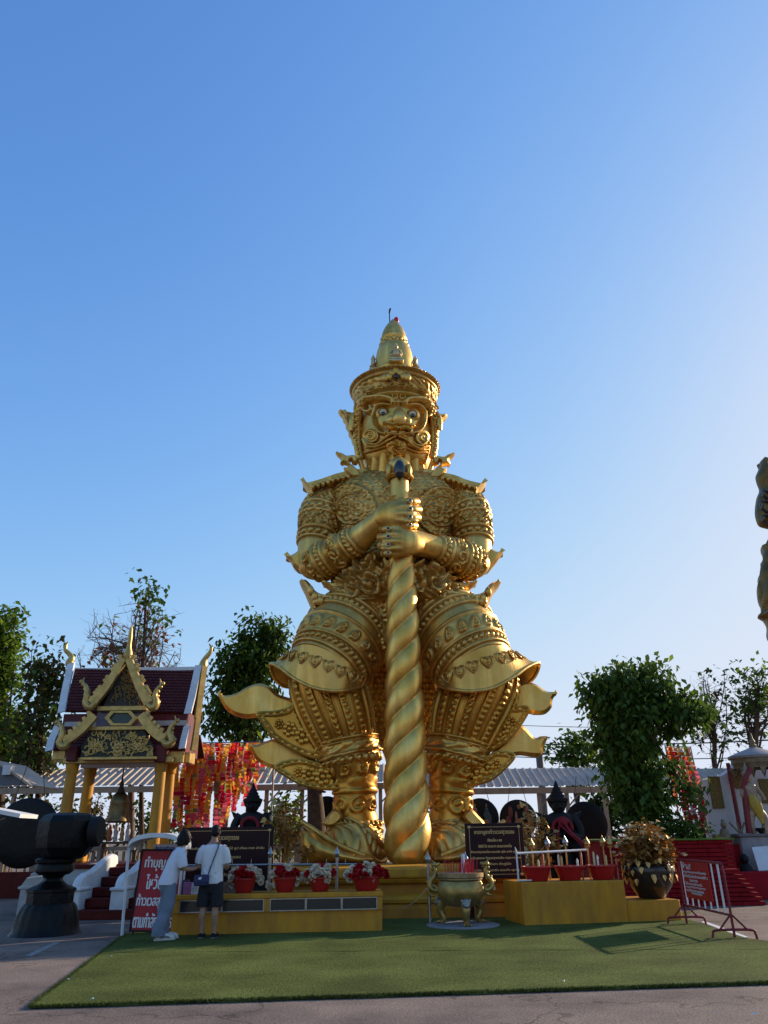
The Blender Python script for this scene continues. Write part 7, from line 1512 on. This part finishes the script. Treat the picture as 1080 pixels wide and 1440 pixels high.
# man: seen from behind, both forearms forward; local +y = away from the camera
gm = G(291, 1322.5); MH = 1.0
man = thing('person', (gm[0], gm[1] + .02, .031), 'person seen from behind in white T-shirt and dark shorts with a navy bag slung across', 'person')
def man_body(b, X, R):
    torso_rings(b, X, [(0, 0, .74, .13, .10), (0, 0, .9, .165, .115), (0, 0, 1.05, .15, .11), (0, 0, 1.25, .18, .12), (0, -.01, 1.36, .175, .10), (0, 0, 1.43, .09, .075), (0, .01, 1.48, .058, .06), (0, .02, 1.53, .054, .058)])
    for s in (-1, 1):
        limb(b, X, [(s * .085, 0, .86), (s * .10, .0, .62), (s * .10, -.005, .47), (s * .105, -.035, .34), (s * .105, -.005, .18), (s * .105, 0, .085)], [.095, .082, .056, .058, .042, .034])
        limb(b, X, [(s * .105, -.035, .055), (s * .107, .04, .045), (s * .112, .12, .03), (s * .115, .17, .022)], [.038, .04, .038, .024])
        limb(b, X, [(s * .18, 0, 1.355), (s * .235, .0, 1.22), (s * .25, .02, 1.08), (s * .20, .15, 1.03), (s * .13, .26, 1.05)], [.06, .05, .041, .036, .026])
        hand(b, X, (s * .13, .26, 1.05), (-s * .35, 1, .1), (-s * 1, 0, .6))
    b.ball(X((.012, .025, 1.60)), (.073, .09, .105), 18, 12, R=R); b.ball(X((.012, .05, 1.545)), (.055, .06, .05), 12, 8, R=R)
    b.ball(X((.012, .118, 1.585)), (.014, .018, .016), 8, 6)
    for s in (-1, 1): b.ball(X((.012 + s * .075, .02, 1.585)), (.012, .022, .032), 8, 6, R=R)
def man_hair(b, X, R):
    b.ball(X((.012, .012, 1.635)), (.083, .094, .082), 20, 12, R=R); b.ball(X((.012, -.03, 1.585)), (.076, .062, .065), 16, 10, R=R); b.ball(X((.012, .07, 1.68)), (.06, .05, .03), 12, 8, R=R)
def man_shirt(b, X, R):
    torso_rings(b, X, [(0, 0, .80, .195, .135), (0, 0, .86, .195, .14), (0, 0, 1.0, .185, .135), (0, 0, 1.2, .20, .14), (0, -.01, 1.34, .195, .118), (0, 0, 1.405, .125, .09), (0, .005, 1.425, .07, .07)])
    for s in (-1, 1): limb(b, X, [(s * .14, 0, 1.355), (s * .195, 0, 1.30), (s * .235, .005, 1.20), (s * .25, .02, 1.11)], [.070, .074, .070, .069])
    r = random.Random(3)
    for k in range(7): limb(b, X, [(r.uniform(-.15, .15), -.128, r.uniform(.86, 1.2)), (r.uniform(-.12, .12), -.137, r.uniform(.9, 1.1)), (r.uniform(-.16, .16), -.125, r.uniform(.84, 1.2))], [.004, .012, .004], 6, 4)
def man_shorts(b, X, R):
    torso_rings(b, X, [(0, 0, .66, .12, .10), (0, 0, .74, .175, .125), (0, 0, .84, .18, .128), (0, 0, .90, .165, .12)])
    for s in (-1, 1): limb(b, X, [(s * .09, 0, .84), (s * .11, 0, .62), (s * .117, -.005, .455)], [.105, .108, .106], 14)
person(man, rad(-4), [('body', SKIN, .0075, 2, man_body), ('hair', HAIR, .010, 1, man_hair), ('shirt', TEE, .011, 3, man_shirt), ('shorts', SHORT, .011, 2, man_shorts)])
Rm = np.array(Matrix.Rotation(rad(-4), 3, 'Z')); Xm = lambda p: ORG[man] + Rm @ np.asarray(p, float)
for s in (-1, 1):
    b = MB(); limb(b, Xm, [(s * .105, -.05, .035), (s * .107, .03, .035), (s * .112, .11, .028), (s * .115, .185, .022)], [.044, .046, .048, .03], 12); sh = b.build('shoe', BLKM, man, smooth=60); b = MB(); limb(b, Xm, [(s * .105, -.06, .008), (s * .11, .06, .006), (s * .115, .19, .006)], [.045, .05, .032], 12, 5, .25); b.build('sole', mat('grey_sole', (.12, .12, .12), .7), sh)
bag = thing('shoulder_bag', Xm((-.12, -.19, .86)), 'navy crossbody bag hanging at the left hip of the standing visitor', 'bag')
b = MB(); b.box(Xm((-.115, -.185, .86)), (.24, .07, .17), R=Rm, bev=.02); b.build('pouch', NAVY, bag, smooth=40); b = MB(); b.box(Xm((-.115, -.2245, .885)), (.235, .012, .10), R=Rm, bev=.005); b.build('flap', mat('navy_flap', (.02, .03, .10), .5), bag, smooth=0)
b = MB(); b.plate(np.array([Xm((-.16, -.2325, .875)), Xm((-.11, -.2325, .875)), Xm((-.10, -.2325, .915)), Xm((-.15, -.2325, .905))]), (0, -1, 0), .003); b.build('pale_mark', WHT, bag, smooth=0)
b = MB(); q = crom(np.array([Xm(p) for p in ((-.02, -.17, .93), (.02, -.152, 1.08), (.08, -.148, 1.25), (.115, -.12, 1.37), (.11, -.02, 1.44), (.06, .09, 1.36), (-.05, .16, 1.2))]), 6); b.tube(q, .024, 8, flat=.25); b.build('strap', NAVY, bag)
# woman: bending forward a little, facing right, arms held out over the bench
gw = G(234, 1325); 
wom = thing('person', (gw[0], gw[1] + .05, .031), 'person in pale T-shirt, loose light jeans and white sneakers leaning over the bench', 'person')
WY = rad(-62)
def w_body(b, X, R):
    torso_rings(b, X, [(0, -.06, .78, .14, .11), (0, -.05, .9, .15, .115), (0, -.01, 1.05, .125, .10), (0, .05, 1.22, .15, .11), (0, .07, 1.31, .15, .09), (0, .09, 1.37, .07, .065), (0, .115, 1.42, .047, .05), (0, .135, 1.46, .045, .05)])
    for s in (-1, 1):
        limb(b, X, [(s * .075, -.06, .84), (s * .085, -.05, .6), (s * .085, -.09, .42), (s * .085, -.12 - .05 * s, .10)], [.09, .075, .055, .036])
        limb(b, X, [(s * .085, -.13 - .05 * s, .05), (s * .088, -.03 - .05 * s, .045), (s * .09, .06 - .05 * s, .03)], [.035, .038, .024])
        limb(b, X, [(s * .155, .06, 1.29), (s * .19, .08, 1.17), (s * .195, .12, 1.05), (s * .16, .27, 1.03), (s * .10, .37, 1.05)], [.052, .045, .037, .032, .023])
        hand(b, X, (s * .10, .37, 1.05), (-s * .35, 1, .15), (-s * .6, 0, 1), .9)
    b.ball(X((0, .16, 1.525)), (.07, .085, .10), 18, 12, R=R); b.ball(X((0, .19, 1.475)), (.05, .052, .048), 12, 8, R=R)
    b.ball(X((0, .252, 1.515)), (.013, .018, .016), 8, 6, R=R); b.ball(X((0, .236, 1.478)), (.022, .012, .008), 8, 6, R=R); b.ball(X((0, .226, 1.45)), (.025, .02, .02), 8, 6, R=R)
    for s in (-1, 1): b.ball(X((s * .03, .232, 1.545)), (.02, .01, .008), 8, 6, R=R)
def w_hair(b, X, R):
    b.ball(X((0, .135, 1.565)), (.085, .095, .088), 20, 12, R=R); b.ball(X((0, .085, 1.49)), (.088, .075, .105), 20, 12, R=R); b.ball(X((0, .08, 1.425)), (.085, .06, .06), 16, 10, R=R)
    for s in (-1, 1): b.ball(X((s * .065, .155, 1.49)), (.026, .062, .105), 12, 9, R=R)
def w_shirt(b, X, R):
    torso_rings(b, X, [(0, -.085, .80, .19, .155), (0, -.07, .88, .185, .15), (0, -.03, 1.02, .17, .135), (0, .035, 1.2, .172, .13), (0, .065, 1.30, .165, .105), (0, .085, 1.355, .095, .08), (0, .095, 1.375, .06, .058)])
    for s in (-1, 1): limb(b, X, [(s * .12, .06, 1.30), (s * .175, .07, 1.24), (s * .21, .085, 1.14), (s * .218, .10, 1.06)], [.065, .078, .08, .078])
def w_jeans(b, X, R):
    torso_rings(b, X, [(0, -.06, .66, .12, .11), (0, -.07, .76, .168, .14), (0, -.065, .86, .16, .13), (0, -.06, .9, .15, .12)])
    for s in (-1, 1): limb(b, X, [(s * .08, -.065, .84), (s * .092, -.05, .60), (s * .095, -.085, .40), (s * .095, -.12 - .05 * s, .20), (s * .095, -.125 - .05 * s, .065)], [.105, .102, .098, .105, .112], 14)
person(wom, WY, [('body', SKIN, .0075, 2, w_body), ('hair', HAIR, .010, 2, w_hair), ('shirt', TEEB, .011, 3, w_shirt), ('trousers', JEAN, .011, 3, w_jeans)])
Rw = np.array(Matrix.Rotation(WY, 3, 'Z')); Xw = lambda p: ORG[wom] + Rw @ np.asarray(p, float)
SNK = mat('sneaker_white', (.60, .58, .55), .7, noise=.2, nscale=20)
for s in (-1, 1):
    o_ = -.05 * s; b = MB(); limb(b, Xw, [(s * .088, -.165 + o_, .05), (s * .088, -.12 + o_, .06), (s * .09, -.02 + o_, .055), (s * .092, .08 + o_, .042), (s * .094, .13 + o_, .035)], [.035, .052, .052, .046, .028], 12); sh = b.build('sneaker', SNK, wom, smooth=60)
    b = MB(); limb(b, Xw, [(s * .088, -.18 + o_, .012), (s * .09, -.02 + o_, .012), (s * .094, .145 + o_, .012)], [.05, .056, .04], 14, 5, .36); b.build('sole', mat('sole_cream', (.50, .48, .44), .7), sh)
    b = MB(); limb(b, Xw, [(s * .14, -.1 + o_, .05), (s * .145, -.02 + o_, .06), (s * .138, .05 + o_, .045)], [.010, .014, .008], 7); b.build('stripe', mat('sneaker_grey', (.16, .16, .18), .7), sh)
b = MB(); q = crom(np.array([Xw(p) for p in ((.09, .09, 1.36), (.0, -.05, 1.32), (-.05, -.105, 1.2), (-.1, -.15, 1.02))]), 6); b.tube(q, .006, 6); b.build('strap', BLKM, wom)
pbn = thing('gold_bowl', Xw((.02, .50, .98)), 'small gold offering bowl with a pale lid in front of the bending visitor', 'bowl'); c = Xw((.05, .62, .0)); c[2] = BZ
b = MB(); b.lathe([(.05, 0), (.06, .02), (.03, .05), (.03, .12), (.09, .2), (.1, .27), (.08, .27), (.02, .22)], c, 18); b.build('bowl', GLEAF, pbn); b = MB(); b.lathe([(.09, .275), (.07, .31), (.02, .33), (.025, .36), (.004, .4)], c, 16); b.build('lid', PALEG, pbn)
